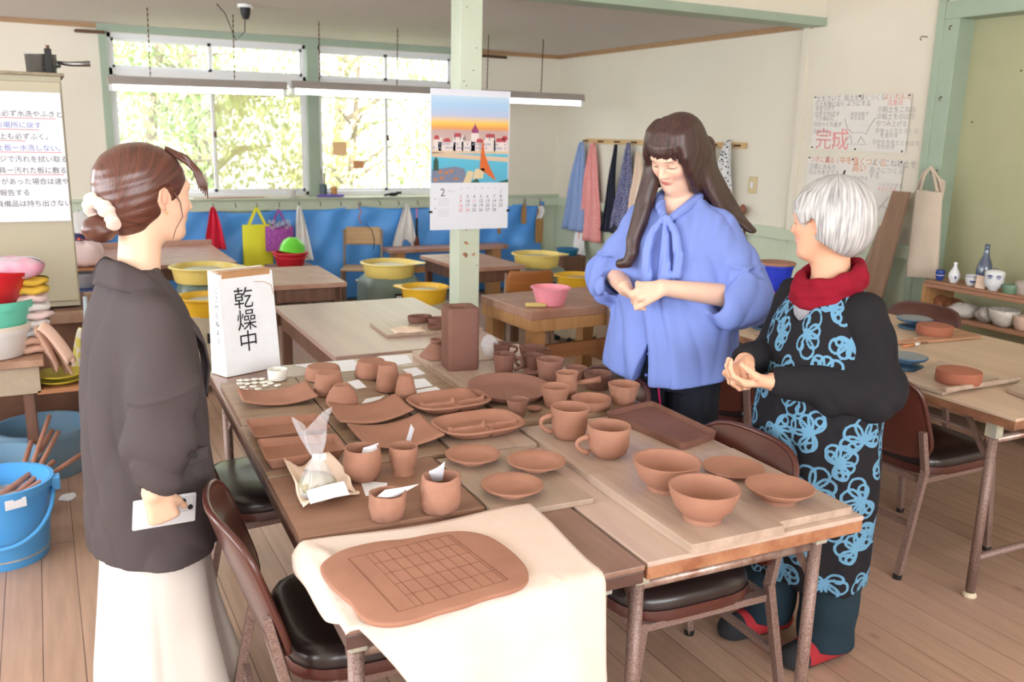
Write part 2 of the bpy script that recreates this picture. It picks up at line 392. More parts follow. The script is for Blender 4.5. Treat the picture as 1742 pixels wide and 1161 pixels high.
# ------------------------------------------------------------------ garden behind the windows
ST('trim_11', M().box((2.5, 15, -.35), (40, 13.3, .1)), mat('garden_soil', (150, 150, 110), .95, noise=.6, nscale=2, c2=(120, 140, 80)))['kind'] = 'structure'
m_leaf = mat('leaf_green', (184, 202, 130), .6, noise=1, nscale=3, c2=(120, 156, 84), sub=0)
m_leaf2 = mat('leaf_yellow_green', (216, 218, 160), .6, noise=1, nscale=3, c2=(160, 180, 104))
m_bark = mat('bark', (128, 110, 90), .9, noise=.8, nscale=12)
def tree(x, y, h, rad, n, leafm, label, trunk=.07, lean=0, low=.15, seed=1):
    rnd = random.Random(seed); e = E('garden_tree', label, 'tree', (x, y, -.3), 0, 'trees in the garden')
    tp = [(lean * (k / 6) ** 1.3, .05 * sin(k), h * .9 * k / 6) for k in range(7)]
    m = M().tube(tp, [trunk * (1 - .1 * k) for k in range(7)], 8)
    for b in range(9):
        z = h * rnd.uniform(.25, .8); a = rnd.uniform(0, 6.28); q = rad * rnd.uniform(.5, .9); xx = lean * (z / h) ** 1.3
        m.tube([(xx, 0, z), (xx + q * .5 * cos(a), q * .5 * sin(a), z + q * .3), (xx + q * cos(a), q * sin(a), z + q * .35)], [trunk * .4, trunk * .28, trunk * .1], 6)
    O('trunk', m, m_bark, e, smooth=True)
    f = M(); cl = [(rnd.gauss(0, .45) * rad + lean, rnd.gauss(0, .35) * rad, rnd.uniform(low, 1) * h, rnd.uniform(.18, .42) * rad) for _ in range(46)]
    for i in range(n):
        c = rnd.choice(cl); s = rnd.uniform(.035, .075)
        p = Vector((c[0] + rnd.gauss(0, c[3]), c[1] + rnd.gauss(0, c[3]), c[2] + rnd.gauss(0, c[3] * .7)))
        T_ = Matrix.Translation(p) @ Matrix.Rotation(rnd.uniform(0, 6.3), 4, 'Z') @ Matrix.Rotation(rnd.gauss(.5, .6), 4, 'X')
        f.add([(0, -s, 0), (s * .42, -s * .1, s * .12), (0, s, 0), (-s * .42, -s * .1, s * .12)], [(0, 1, 2), (0, 2, 3)], T_)
    me = bpy.data.meshes.new('foliage'); me.from_pydata(f.v, [], f.f); me.update(); O('foliage', me, leafm, e)
tree(1.0, 11.2, 3.6, 1.3, 5200, m_leaf, 'leafy tree seen through the left half of the left window', .09, .4, seed=1)
tree(2.1, 12.6, 4.2, 1.5, 5200, m_leaf2, 'pale leafy tree with forked trunk behind the hazy window pane', .16, -.5, seed=2)
tree(3.4, 11.0, 3.3, 1.2, 5200, m_leaf2, 'bright bushy tree seen through the right window', .06, .2, low=.05, seed=3)
tree(5.0, 11.6, 3.8, 1.3, 5200, m_leaf, 'green tree at the right side of the right window, beside the post', .07, .3, low=.05, seed=4)
tree(.2, 13.5, 4.6, 1.6, 4200, m_leaf, 'tall tree at the far left edge of the left window', .12, .3, seed=5)
tree(4.2, 14.2, 5.0, 1.9, 4200, m_leaf2, 'tall pale tree standing farthest back behind the right window', .14, .3, seed=6)
# ================================================================== furniture
def tabletop_desk(name, label, x0, x1, y0, y1, h, rz=0, topm=None, legm=None, th=.03, ap=.09, leg=.05, inset=.04, group=None, stretcher=False, cat='table', ox=0):
    topm = topm or m_desk; legm = legm or m_dwood
    cx, cy = (x0 + x1) / 2, (y0 + y1) / 2; w, d = x1 - x0, y1 - y0
    e = E(name, label, cat, (cx, cy, 0), rz, group)
    O('tabletop', M().box((0, 0, h - th / 2), (w, d, th)), topm, e, bev=.003)
    a = M(); iw, id_ = w / 2 - inset, d / 2 - inset
    for s in (-1, 1):
        a.box((0, s * id_, h - th - ap / 2), (2 * iw, .022, ap)); a.box((s * iw, 0, h - th - ap / 2), (.022, 2 * id_, ap))
    O('apron', a, legm, e, bev=.002)
    for sx in (-1, 1):
        for sy in (-1, 1):
            O('leg', M().box((sx * (iw - leg / 2 + .011), sy * (id_ - leg / 2 + .011), (h - th) / 2), (leg, leg, h - th)), legm, e, bev=.003)
    if stretcher:
        s = M()
        for sx in (-1, 1): s.box((sx * (iw - leg / 2), 0, .16), (.03, 2 * id_ - leg, .05))
        s.box((0, 0, .16), (2 * iw - leg, .03, .05)); O('stretcher', s, legm, e, bev=.002)
    return e
# chair with padded vinyl seat and back
def vinyl_chair(label, loc, rz, group='brown padded chairs around the tables', seatm=None):
    e = E('padded_chair', label, 'chair', loc, rz, group)
    def cushion(fn, th, nu=18, nv=14): return fn
    # seat cushion: rounded slab
    m = M(); n = 40; prof = []
    def outline(r, z):
        out = []
        for j in range(n):
            a = 2 * PI * j / n; c, s = cos(a), sin(a); q = (abs(c) ** 4 + abs(s) ** 4) ** -.25
            out.append((.21 * r * q * c + .02, .215 * r * q * s, z))
        return out
    rings = [(.2, .385), (.95, .385), (1, .395), (1.0, .425), (.96, .441), (.85, .449), (.5, .447), (.15, .444)]
    v = []; f = []
    for r, z in rings: v += outline(r, z)
    for i in range(len(rings) - 1):
        for j in range(n): f.append((i * n + j, i * n + (j + 1) % n, (i + 1) * n + (j + 1) % n, (i + 1) * n + j))
    f += [tuple(range(n))[::-1], tuple(range((len(rings) - 1) * n, len(rings) * n))]
    m.add(v, f); O('seat', m, seatm or m_vinyls, e, smooth=True)
    O('seat_rim', M().add([(p[0] * 1.0, p[1] * 1.0, p[2]) for r, z in ((1.012, .375), (1.02, .39), (1.012, .405)) for p in outline(r, z)], [(i * n + j, i * n + (j + 1) % n, (i + 1) * n + (j + 1) % n, (i + 1) * n + j) for i in range(2) for j in range(n)]), m_vinyl, e, smooth=True)
    # backrest: padded shell curved around the sitter
    def shell(sgn, grow):
        def fn(u, v):
            a = (u - .5) * 2; b = (v - .5) * 2
            rr = max(abs(a), abs(b)); q = (abs(a) ** 5 + abs(b) ** 5) ** -.2 * rr if rr > 1e-6 else 0
            a, b = a * q, b * q
            edge = max(0, 1 - rr ** 6)
            wz = .15; z = .595 + b * wz; y = a * (.215 - .012 * b)
            x = -.185 - .10 * (z - .45) / .3 - .045 * (1 - a * a) + sgn * (.006 + .016 * edge * grow)
            return (x, y, z)
        return fn
    O('backrest', M().grid(shell(1, 1), 22, 16).grid(shell(-1, .25), 22, 16), m_vinyl, e, smooth=True)
    def rim(k):
        a = 2 * PI * k / 44; c, s = cos(a), sin(a); q = (abs(c) ** 5 + abs(s) ** 5) ** -.2
        aa, bb = c * q, s * q; z = .595 + bb * .152
        return (-.185 - .10 * (z - .45) / .3 - .045 * (1 - aa * aa), aa * (.217 - .012 * bb), z)
    O('piping', M().tube([rim(k) for k in range(44)], .009, 8, True), m_vinyl, e, smooth=True)
    for s in (-1, 1):
        O('leg', M().bar((-.2 - .04, s * .205, .56), (-.205, s * .21, .40), .026, .02).bar((-.205, s * .21, .41), (-.29, s * .215, .008), .026, .022), m_frame, e, bev=.002)
        O('leg', M().bar((.19, s * .20, .38), (.235, s * .205, .008), .024, .024), m_frame, e, bev=.002)
        O('side_rail', M().bar((-.2, s * .2, .368), (.2, s * .2, .368), .026, .02), m_frame, e)
        for q_ in ((-.29, s * .215, 0), (.235, s * .205, 0)): O('foot_cap', M().lathe([(.016, 0), (.017, .018)], q_, 10), m_ink, e)
    for q_ in (((.2, -.2, .365), (.2, .2, .365), .022), ((-.2, -.2, .365), (-.2, .2, .365), .022), ((-.24, -.2, .2), (-.24, .2, .2), .018)): O('stretcher', M().bar(*q_), m_frame, e)
    return e
ch = [vinyl_chair('brown padded chair nearest the camera, left of the table with the draped cloth', (.60, 1.94, 0), math.radians(-3))]
for lab, loc, rz, gr in (
    ('brown padded chair with black seat tucked at the left table edge, behind the long jacket', (.60, 2.86, 0), math.radians(3), 0),
    ('brown padded chair under the pottery table beside the flower-print apron', (1.45, 1.83, 0), math.radians(178), 0),
    ('brown padded chair mostly hidden behind the clay mugs on the pottery table', (1.47, 2.52, 0), math.radians(181), 0),
    ('brown padded chair standing between the blue blouse and the flower-print dress', (2.67, 3.0, 0), math.radians(25), 0),
    ('brown padded chair with slanted speckled legs to the right of the older woman', (2.98, 2.22, 0), math.radians(0), 0),
    ('shiny brown chair back visible beyond the right worktable, by the shelves', (3.75, 3.03, 0), math.radians(182), 0)):
    ch.append(dup(ch[0], loc, rz, lab))
# ---- tables A and B (folding tables carrying the pottery)
TA = -.03778
OB = Vector((1.0643, 1.3854, 0))
TU = Vector((cos(TA), sin(TA), 0)); TV = Vector((-sin(TA), cos(TA), 0))
def tb(u, v, z=.7): return OB + TU * u + TV * v + Vector((0, 0, z))
def folding_table(label, o, w, d, topm, edgem, zt=.70, rz=TA, group='folding worktables', back_u=False):
    """o: front left corner on the floor; w across, d away"""
    e = E('folding_table', label, 'table', o, rz, group)
    O('tabletop', M().box((w / 2, d / 2, zt - .006), (w, d, .012)), topm, e, bev=.002)
    O('table_edge', M().box((w / 2, d / 2, zt - .027), (w - .002, d - .002, .03)), edgem, e, bev=.003)
    for sx in (0, 1):
        for sy in (0, 1):
            x = .045 if sx == 0 else w - .045; y = .1 if sy == 0 else d - .1
            l = O('leg', M().tube([(x, y, zt - .09), (x, y, .018)], .0165, 14), m_frame, e, smooth=True)
            O('foot_cap', M().lathe([(.02, 0), (.024, .006), (.02, .02)], (x, y, 0), 14), mat('cream_cap', (216, 200, 172), .6), l)
            O('leg_bracket', M().box((x, y, zt - .07), (.036, .045, .06)), mat('painted_bracket', (150, 150, 150), .5, noise=1, nscale=14, c2=(196, 188, 150)), l, bev=.003)
    for y in (.1, d - .1):
        O('cross_tube', M().tube([(.045, y, .15), (w - .045, y, .15)], .014, 10), m_frame, e, smooth=True)
        yy = y + (.13 if y < d / 2 else -.13)
        O('brace', M().bar((.07, yy, zt - .05), (.045, y, .50), .008, .022), m_frame, e); O('brace', M().bar((w - .07, yy, zt - .05), (w - .045, y, .50), .008, .022), m_frame, e)
        O('fold_tube', M().tube([(.03, y + (.01 if y < d / 2 else -.01), zt - .115), (w - .03, y + (.01 if y < d / 2 else -.01), zt - .115)], .014, 12), mat('worn_tube', (190, 168, 156), .35, metal=.5, noise=1, nscale=22, c2=(120, 78, 64)), e, smooth=True)
    sh = M()
    for x in np.linspace(.12, w - .12, 4): sh.tube([(x, .16, zt - .13), (x, d - .16, zt - .13)], .006, 8)
    O('book_rack', sh, m_frame, e, smooth=True)
    return e
m_topA = mat('brown_tabletop', (146, 114, 98), .22, noise=.8, nscale=5, c2=(116, 82, 66), wood=(1, 2))
m_topB = mat('pale_tabletop', (196, 172, 156), .36, noise=.7, nscale=8, c2=(176, 148, 134), wood=(1, 3))
m_edgeA = mat('brown_worn_edge', (138, 84, 54), .6, noise=.9, nscale=14, c2=(186, 136, 100))
m_edgeD = mat('dark_edge', (72, 48, 42), .4, noise=.6, nscale=8, c2=(104, 72, 60))
folding_table('folding table on the left carrying the drying sign and the draped cloth', tb(-.648, -.008, 0), .637, 1.90, m_topA, m_edgeD)
folding_table('folding table on the right with worn brown front edge carrying mugs and bowls', tb(0, 0.0, 0), .616, 1.91, m_topB, m_edgeA)
# worn plywood strip on the near edge
# ---- table C at the right
TC = math.radians(-1.5)
m_topC = mat('worn_plywood_top', (204, 180, 156), .6, noise=.7, nscale=4, c2=(180, 154, 130), wood=(1, 2))
m_edgeC = mat('dark_worn_edge', (116, 76, 56), .6, noise=.8, nscale=12, c2=(160, 112, 80))
folding_table('wide worktable at the right with clay slabs on boards', (2.765, 1.70, 0), 1.08, 1.84, m_topC, m_edgeC, rz=TC)
folding_table('worktable at the far right end holding the blue bucket, behind the older woman', (2.83, 3.57, 0), 1.08, .8, m_topC, m_edgeC, rz=TC)

# ---- far tables
e = tabletop_desk('school_desk', 'low desk with raised back edge by the tarp, behind the jacketed woman', .30, 1.255, 6.80, 7.90, .60, topm=m_benchp, cat='desk', group='low wooden desks')
O('back_edge', M().box((0, .54, .61), (.955, .02, .07)), m_benchp, e, bev=.003)
tabletop_desk('school_desk', 'low desk in front of the yellow bag and red basket', 1.22, 1.75, 5.64, 6.44, .60, rz=math.radians(-2), topm=m_benchp, cat='desk', group='low wooden desks')
tabletop_desk('school_desk', 'low desk just left of the far yellow wheel, beyond the green post', 2.70, 3.22, 5.93, 6.74, .60, rz=math.radians(2), topm=m_benchp, cat='desk', group='low wooden desks')
tabletop_desk('wide_desk', 'wide dark desk in the middle of the room holding a board of oval dishes', 1.10, 1.93, 3.72, 4.98, .60, rz=math.radians(-1), th=.028, ap=.10)
e = E('long_bench', 'long low bench against the blue tarp behind the green post', 'bench', (3.42, 7.88, 0))
O('bench_top', M().prism([(-.62, -.13), (.55, -.13), (.62, -.1), (.64, 0), (.6, .12), (-.62, .13)], .475, .51), m_benchp, e, bev=.004)
for x in (-.5, .5): O('leg', M().box((x, 0, .2375), (.09, .18, .475)), m_pine, e, bev=.003)
O('stretcher', M().box((0, 0, .3), (.95, .04, .06)), m_pine, e)
# sturdy workbench under the pink bowl
e = E('workbench', 'thick wooden workbench holding the pink bowl', 'table', (2.78, 4.62, 0), math.radians(3))
O('tabletop', M().box((0, 0, .575), (.82, .60, .05)), m_benchp, e, bev=.005)
O('apron', M().box((0, -.285, .515), (.80, .03, .07)).box((0, .285, .515), (.80, .03, .07)).box((-.385, 0, .515), (.03, .56, .07)).box((.385, 0, .515), (.03, .56, .07)), m_pine, e, bev=.003)
for sx in (-1, 1):
    for sy in (-1, 1): O('leg', M().box((sx * .34, sy * .235, .24), (.085, .085, .48)), m_pine, e, bev=.004)
for q_ in (((0, -.2, .33), (.62, .03, .09)), ((0, -.235, .14), (.62, .03, .07)), ((-.34, 0, .2), (.03, .4, .07)), ((.34, 0, .2), (.03, .4, .07))): O('stretcher', M().box(*q_), m_bench, e, bev=.003)
# ---- small school chairs
def school_chair(label, loc, rz, seat=.37, top=.72, wood=None):
    wood = wood or mat('plywood_seat', (190, 156, 112), .5, noise=.6, nscale=8, c2=(168, 130, 88), wood=(1, 3))
    e = E('school_chair', label, 'chair', loc, rz, 'small school chairs')
    fm = mat('beige_tube', (150, 124, 106), .5, noise=.6, nscale=20)
    O('seat', M().prism([(-.17, -.16), (.17, -.18), (.19, -.1), (.19, .1), (.17, .18), (-.17, .16)], seat - .012, seat), wood, e, bev=.003)
    bk = []
    def fn(u, v):
        a = (u - .5) * 2; z = top - .17 + .16 * v; w = .17 * (1 - .22 * max(0, v - .6) ** 2 * 4)
        return (-.19 - .03 * (1 - a * a) - .02 * v, a * w, z)
    O('backrest', M().grid(fn, 12, 8), wood, e, solid=.012, smooth=True)
    for s in (-1, 1):
        O('back_post', M().tube([(-.18, s * .17, .2), (-.185, s * .17, seat), (-.20, s * .17, top - .03)], .011, 8), fm, e, smooth=True)
        O('leg', M().tube([(.12, s * .17, seat - .02), (.0, s * .17, .015), (-.2, s * .17, .015)], .011, 8), fm, e, smooth=True)
        O('leg', M().tube([(-.1, s * .17, seat - .02), (-.18, s * .17, .2), (-.2, s * .17, .015), (.16, s * .17, .015)], .011, 8), fm, e, smooth=True)
    return e
school_chair('small school chair with pale back against the blue tarp', (2.52, 7.72, 0), math.radians(-112))
e2 = school_chair('wooden-backed school chair just right of the green post, turned away', (3.02, 5.62, 0), math.radians(80), .36, .66, mat('amber_plywood', (170, 104, 48), .45, noise=.6, nscale=8, wood=(1, 3)))
# ---- potter's wheels
def wheel(label, p, r, h, body, bw, spout, kind='green', panm=None, rz=0):
    e = E('potters_wheel', label, "potter's wheel", (p[0], p[1], 0), rz, "potter's wheels with yellow splash pans")
    bm_ = {'green': mat('grey_green_enamel', (122, 140, 132), .4, noise=.5, nscale=6, c2=(104, 118, 110)), 'white': mat('cream_enamel', (214, 208, 186), .5, noise=.6, nscale=5, c2=(180, 160, 136))}[kind]
    hb = h - .10
    b = M()
    pts = []
    for j in range(28):
        a = 2 * PI * j / 28; c, s = cos(a), sin(a); q = (abs(c) ** 5 + abs(s) ** 5) ** -.2; pts.append((bw * q * c, bw * .92 * q * s))
    rings = [(1.0, .06), (1.0, hb * .7), (.98, hb * .86), (.92, hb * .95), (.8, hb)] if kind == 'green' else [(1.0, .05), (1.0, hb)]
    v = []; f = []
    for q, z in rings: v += [(x * q, y * q, z) for x, y in pts]
    n = 28
    for i in range(len(rings) - 1):
        for j in range(n): f.append((i * n + j, i * n + (j + 1) % n, (i + 1) * n + (j + 1) % n, (i + 1) * n + j))
    f += [tuple(range(n))[::-1], tuple(range((len(rings) - 1) * n, len(rings) * n))]
    b.add(v, f)
    ho = smooth_by_angle(O('housing', b, bm_, e), 35)
    O('control_plate', M().box((.02, -bw * .93, hb * .72), (.10, .006, .06)), m_ink, e)
    O('plate_label', M().box((.0, -bw * .938, hb * .73), (.04, .003, .018)).box((.045, -bw * .938, hb * .715), (.02, .003, .03)), m_paper, e)
    O('knob', M().lathe([(.02, 0), (.018, .02), (.012, .024)], (-bw * .5, -bw * .93, hb * .66), 14, mx=None, tilt=Matrix.Rotation(PI / 2, 4, 'X')), m_ink, e, smooth=True)
    for sx in (-1, 1):
        for sy in (-1, 1): O('foot', M().lathe([(.025, 0), (.022, .06)], (sx * bw * .75, sy * bw * .7, 0), 12), m_ink, e)
    # pan with pouring corner
    ac = math.radians(spout)
    def sq(amt):
        def fn(a, z):
            d = (a - ac + PI) % (2 * PI) - PI
            return 1 + amt * math.exp(-(d / .30) ** 2)
        return fn
    panm = panm or mat('yellow_plastic', (236, 212, 120), .4, noise=.3, nscale=6, c2=(222, 190, 104))
    pz = h - .105
    P_ = M(); no = 56
    prof = [(.3, 0, 0), (.86, 0, 0), (.9, .02, .02), (.96, .095, .0), (1.06, .10, .30), (1.07, .107, .31), (.985, .112, .16), (.955, .10, .0), (.88, .015, 0), (.3, .012, 0)]
    v = []
    for (q, z, sp) in prof:
        for j in range(no):
            a = 2 * PI * j / no; k = r * q * sq(sp * .9)(a, z); v.append((k * cos(a), k * sin(a), pz + z))
    f = []
    for i in range(len(prof) - 1):
        for j in range(no): f.append((i * no + j, i * no + (j + 1) % no, (i + 1) * no + (j + 1) % no, (i + 1) * no + j))
    f += [tuple(range(no))[::-1], tuple(range((len(prof) - 1) * no, len(prof) * no))]
    smooth_by_angle(O('splash_pan', P_.add(v, f), panm, e), 50)
    O('slurry', M().lathe([(.01, 0), (r * .86, 0), (r * .9, .003)], (0, 0, pz + .06), 36), mat('grey_slurry', (150, 138, 126), .5, noise=.6, nscale=10), e)
    smooth_by_angle(O('wheel_head', M().lathe([(.02, -.03), (.03, 0), (r * .66, 0), (r * .67, .01), (r * .64, .014), (.01, .014)], (0, 0, h - .035), 36), mat('grey_wheelhead', (168, 168, 172), .35, metal=.3), e), 40)
    return e
m_pan2 = mat('deep_yellow_plastic', (240, 190, 48), .4)
wheel('large yellow-panned wheel on green body, leftmost beside the jacket', at(345, 458, z=.60), .215, .62, 0, .18, -20)
wheel('yellow-panned wheel on cream body, partly behind the drying sign', at(352, 510, z=.55), .175, .57, 0, .15, 150, 'white', m_pan2)
wheel('yellow-panned wheel on green body in front of the small school chair', at(662, 451, z=.58), .205, .60, 0, .22, -25)
wheel('deep yellow pan on cream body just left of the green post', at(722, 493, z=.50), .165, .52, 0, .15, 145, 'white', m_pan2)
w5 = at(913, 436, z=.58)
wheel('far yellow-panned wheel on green body behind the pink bowl', w5, .20, .60, 0, .22, -25)
wheel('deep yellow pan right of the pink bowl, beside the blue blouse', at(982, 473, z=.50), .165, .52, 0, .14, 150, 'white', m_pan2)
# lever beside the third wheel
T(O('metal_lever', M().tube([at(608, 480, Y=6.6), at(618, 512, Y=6.5)], .006, 8).ball(at(608, 478, Y=6.6), .014), m_steel, smooth=True), 'steel foot lever with black end leaning beside the middle wheel', 'lever')

# ------------------------------------------------------------------ blue tarp and what hangs on the rail
def tarp():
    xa, xb = -.2, 4.62
    def fn(u, v):
        x = xa + (xb - xa) * u; top = .865 - .012 * sin(u * 40) - .02 * max(0, sin(u * 17 + 1))
        if u > .93: top += (u - .93) * .6
        z = .012 + (top - .012) * v
        y = D - .045 - .02 * (1 - v) - .018 * sin(u * 46 + 3 * v) * (1 - .6 * v) - .012 * sin(u * 95 - 5 * v + 2 * sin(v * 4)) - .02 * abs(sin(u * 13 + v * 2.2)) * (1 - v) - .012 * sin((u * 30 + v * 9))
        return (x + .02 * sin(v * 6 + u * 20), y, z)
    m = mat('blue_tarpaulin', (92, 166, 242), .42, noise=.5, nscale=3, c2=(62, 140, 226), bump=.5, bscale=9)
    T(O('tarpaulin', M().grid(fn, 220, 30), m, smooth=True, solid=.002), 'bright blue plastic tarpaulin pinned along the wall below the windows', 'tarp')
tarp()
def hook_at(x):
    p = at(x, 352, Y=D - .05); q = Vector((p.x, D - .048, .925))
    o = O('hook', M().tube([q, q + Vector((0, -.03, -.005)), q + Vector((0, -.04, -.02)), q + Vector((0, -.03, -.035)), q + Vector((0, -.022, -.03))], .0035, 6), m_hook, smooth=True)
    T(o, 'small rusty screw hook in the green rail under the windows', 'hook', 'hooks along the rail')
    return q
for x in (322, 362, 400, 436, 474, 508, 544, 579, 612, 645, 677, 709, 891, 917): hook_at(x)
def hang(name, label, cat, p, w, h, m, topw=.02, folds=4, amp=.012, skew=0, group=None, bottom=None, ny=22, seed=0, th=.003, rot=0, parent=None, curve=1.0, off=.045):
    """cloth gathered on a hook at p, widening downwards"""
    rnd = random.Random(seed); ph = rnd.uniform(0, 6)
    def fn(u, v):
        s = v ** (.7 * curve); ww = topw + (w - topw) * s; a = u - .5
        zz = -h * v - (0 if not bottom else bottom(u) * v)
        return (a * ww + skew * v, -amp * (1 + .6 * v) * sin(folds * PI * u + ph + 1.5 * v) - amp * .6 * sin(2.3 * folds * PI * u + ph * 2) * v + .3 * amp * sin(9 * v + ph), zz)
    T_ = Matrix.Translation(p) @ Matrix.Rotation(rot, 4, 'Z')
    o = O(name, M().grid(fn, 36, ny, T_), m, parent, smooth=True, solid=th)
    if parent is None: T(o, label, cat, group)
    return o
m_red = mat('red_cloth', (222, 40, 70), .9, bump=.2, bscale=300)
m_white = mat('white_cloth', (236, 234, 232), .95, bump=.3, bscale=250)
hang('cloth', 'red cloth hanging from the rail over the low desk', 'cloth', at(362, 352, Y=8.09), .19, .37, m_red, seed=1)
hang('towel', 'white towel hanging next to the purple woven bag', 'towel', at(509, 350, Y=8.09), .17, .50, m_white, seed=2, skew=.03)
hang('towel', 'white towel hanging above the bench, left of the dangling brush', 'towel', at(692, 347, Y=8.09), .26, .39, m_white, seed=3, skew=-.02, bottom=lambda u: .05 * sin(u * 9), folds=5)
# yellow tote
def tote(name, label, p, w, h, m, strap, sh, rot=0, th=.05, cat='bag', pleat=.01, sink=0):
    e = E(name, label, cat, p, rot)
    def fn(s):
        def g(u, v):
            a = (u - .5) * 2; dd = th * (1 - a ** 4) * (.25 + .75 * (1 - v) ** .5 * 1)
            return (a * w / 2 * (1 - .04 * v), s * dd * .5 - pleat * sin(a * 5 + v * 3) * (1 - v), -sh - h + h * v)
        return g
    O('bag_body', M().grid(fn(1), 16, 12).grid(fn(-1), 16, 12), m, e, smooth=True)
    for s in (-1, 1):
        q = .26 * w
        O('strap', M().grid(lambda u, v: ((-q + (.012 + q) * 1 * min(1, 1.0 * v) if 0 else -q * (1 - v)) + strap * (u - .5), s * (.012 + .01 * (1 - v)), -sh * (1 - v)), 1, 8)
                   .grid(lambda u, v: (q * (1 - v) + strap * (u - .5), s * (.012 + .01 * (1 - v)), -sh * (1 - v)), 1, 8), m, e, solid=.002)
    return e
tote('tote_bag', 'bright yellow shopping bag hanging on the tarp', at(436, 353, Y=8.08), .27, .38, mat('yellow_bag', (238, 232, 52), .6, bump=.3, bscale=20), .022, .15)
e = tote('woven_bag', 'purple woven bag stuffed with clear plastic, hanging over the red basket', at(474, 356, Y=8.06), .26, .22, mat('purple_weave', (178, 86, 176), .6, noise=1, nscale=60, c2=(150, 62, 152), detail=0), .012, .15, th=.09)
O('plastic_wrap', M().grid(lambda u, v: (-.1 + .2 * u, -.02 + .03 * sin(u * 20 + v * 9), -.17 + .07 * v + .015 * sin(u * 30)), 20, 6), mat('clear_plastic_film', (240, 240, 245), .2, alpha=.45), e, smooth=True)
# brush, scrapers
p = at(709, 355, Y=8.1)
e = E('hanging_brush', 'long dark-handled brush hanging on a pink cord above the bench', 'brush', p)
O('cord', M().tube([(0, 0, 0), (0, 0, -.1)], .006, 6), mat('pink_cord', (224, 110, 160), .7), e)
O('handle', M().tube([(0, 0, -.09), (0, 0, -.27)], .011, 8), mat('black_handle', (30, 26, 30), .4), e, smooth=True)
O('bristles', M().tube([(0, 0, -.27), (0, 0, -.33), (0, 0, -.39)], [.014, .026, .03], 10), mat('red_brown_bristle', (112, 56, 40), .8), e, smooth=True)
def scraper(x, y0, y1, w, lab, m, tip=None):
    p = at(x, y0, Y=8.1); h = (y1 - y0) * mpp(p) * 1.02
    e = E('wooden_bat', lab, 'wooden tool', p, 0, 'wooden tools hanging on the right of the tarp')
    pts = [(-w / 2, -h), (w / 2, -h), (w / 2 * 1.05, -h * .5), (w * .3, -h * .02), (-w * .2, -h * .02), (-w / 2, -h * .45)]
    O('blade', M().prism(pts, 0, .014, Matrix.Rotation(PI / 2, 4, 'X')), m, e, bev=.003)
    O('hang_loop', M().tube([(0, 0, .03), (.01, -.01, 0), (0, -.012, -.02), (-.01, -.01, 0)], .002, 6, True), m_hook, e)
    if tip: O('cloth_wrap', M().grid(lambda u, v: (-.03 + .06 * u + .02 * sin(v * 4), -.02 - .006 * sin(u * 9), -.02 - .13 * v), 8, 8), m_white, e, solid=.002, smooth=True)
m_bat = mat('bat_wood', (176, 134, 78), .7, noise=.7, nscale=14, c2=(140, 98, 52), wood=(2, 4))
scraper(891, 346, 380, .055, 'short wooden bat hanging just right of the calendar', m_bat)
scraper(918, 347, 412, .085, 'long wooden bat wrapped in white cloth, hanging rightmost on the tarp', m_bat, True)
scraper(849, 372, 397, .03, 'small wooden bat hanging under the calendar corner', m_bat)
# cord on the school chair
T(O('electric_cord', M().tube([at(622, 382, Y=7.8), at(633, 392, Y=7.78), at(637, 410, Y=7.78), at(635, 425, Y=7.8)], .004, 6), m_ink, smooth=True), 'black electric cord draped over the small school chair back', 'cord')
T(O('twisted_rope', M().tube([Vector((at(612, 356, Y=8.12).x, 8.16, .91))] + [at(612 + 2 * sin(k), 356 + k * 3, Y=8.06) for k in range(9)], .007, 6), mat('pink_brown_rope', (176, 128, 140), .8), smooth=True), 'thin twisted rope hanging behind the small school chair', 'rope')
# red basket with green bowl
p = at(494, 452, Y=7.35)
tb_ = M().box((0, 0, 0), (.001,) * 3)
e = E('stool', 'low wooden stool carrying the red basket, hidden behind the low desk', 'stool', (p.x, p.y, 0))
O('stool_top', M().box((0, 0, p.z - .0125), (.36, .30, .025)), m_dwood, e, bev=.003)
for sx in (-1, 1):
    for sy in (-1, 1): O('leg', M().box((sx * .14, sy * .11, (p.z - .025) / 2), (.04, .04, p.z - .025)), m_dwood, e)
e = E('basket', 'red plastic basket under the upturned green bowl', 'basket', p)
O('basket_body', M().lathe([(.02, 0), (.105, 0), (.115, .03), (.13, .095), (.145, .10), (.145, .115), (.125, .115), (.1, .012), (.02, .012)], (0, 0, 0), 36), mat('red_plastic', (200, 32, 46), .4), e, smooth=False)
O('handle', M().tube([(.14 * cos(a), -.02 - .13 * abs(sin(a)), .10 - .03 * sin(a)) for a in np.linspace(0, PI, 14)], .006, 8), MATS['red_plastic'], e, smooth=True)
q = at(497, 424, Y=7.35)
T(O('bowl', M().lathe([(.02, .115), (.045, .115), (.048, .108), (.075, .09), (.098, .05), (.105, .005), (.11, 0), (.10, .003), (.09, .05), (.04, .1), (.01, .1)], (q.x, q.y, p.z + .115), 40, tilt=Matrix.Rotation(.12, 4, 'Y')), mat('green_plastic', (108, 214, 58), .3), smooth=True), 'bright green bowl turned upside down on the red basket', 'bowl')
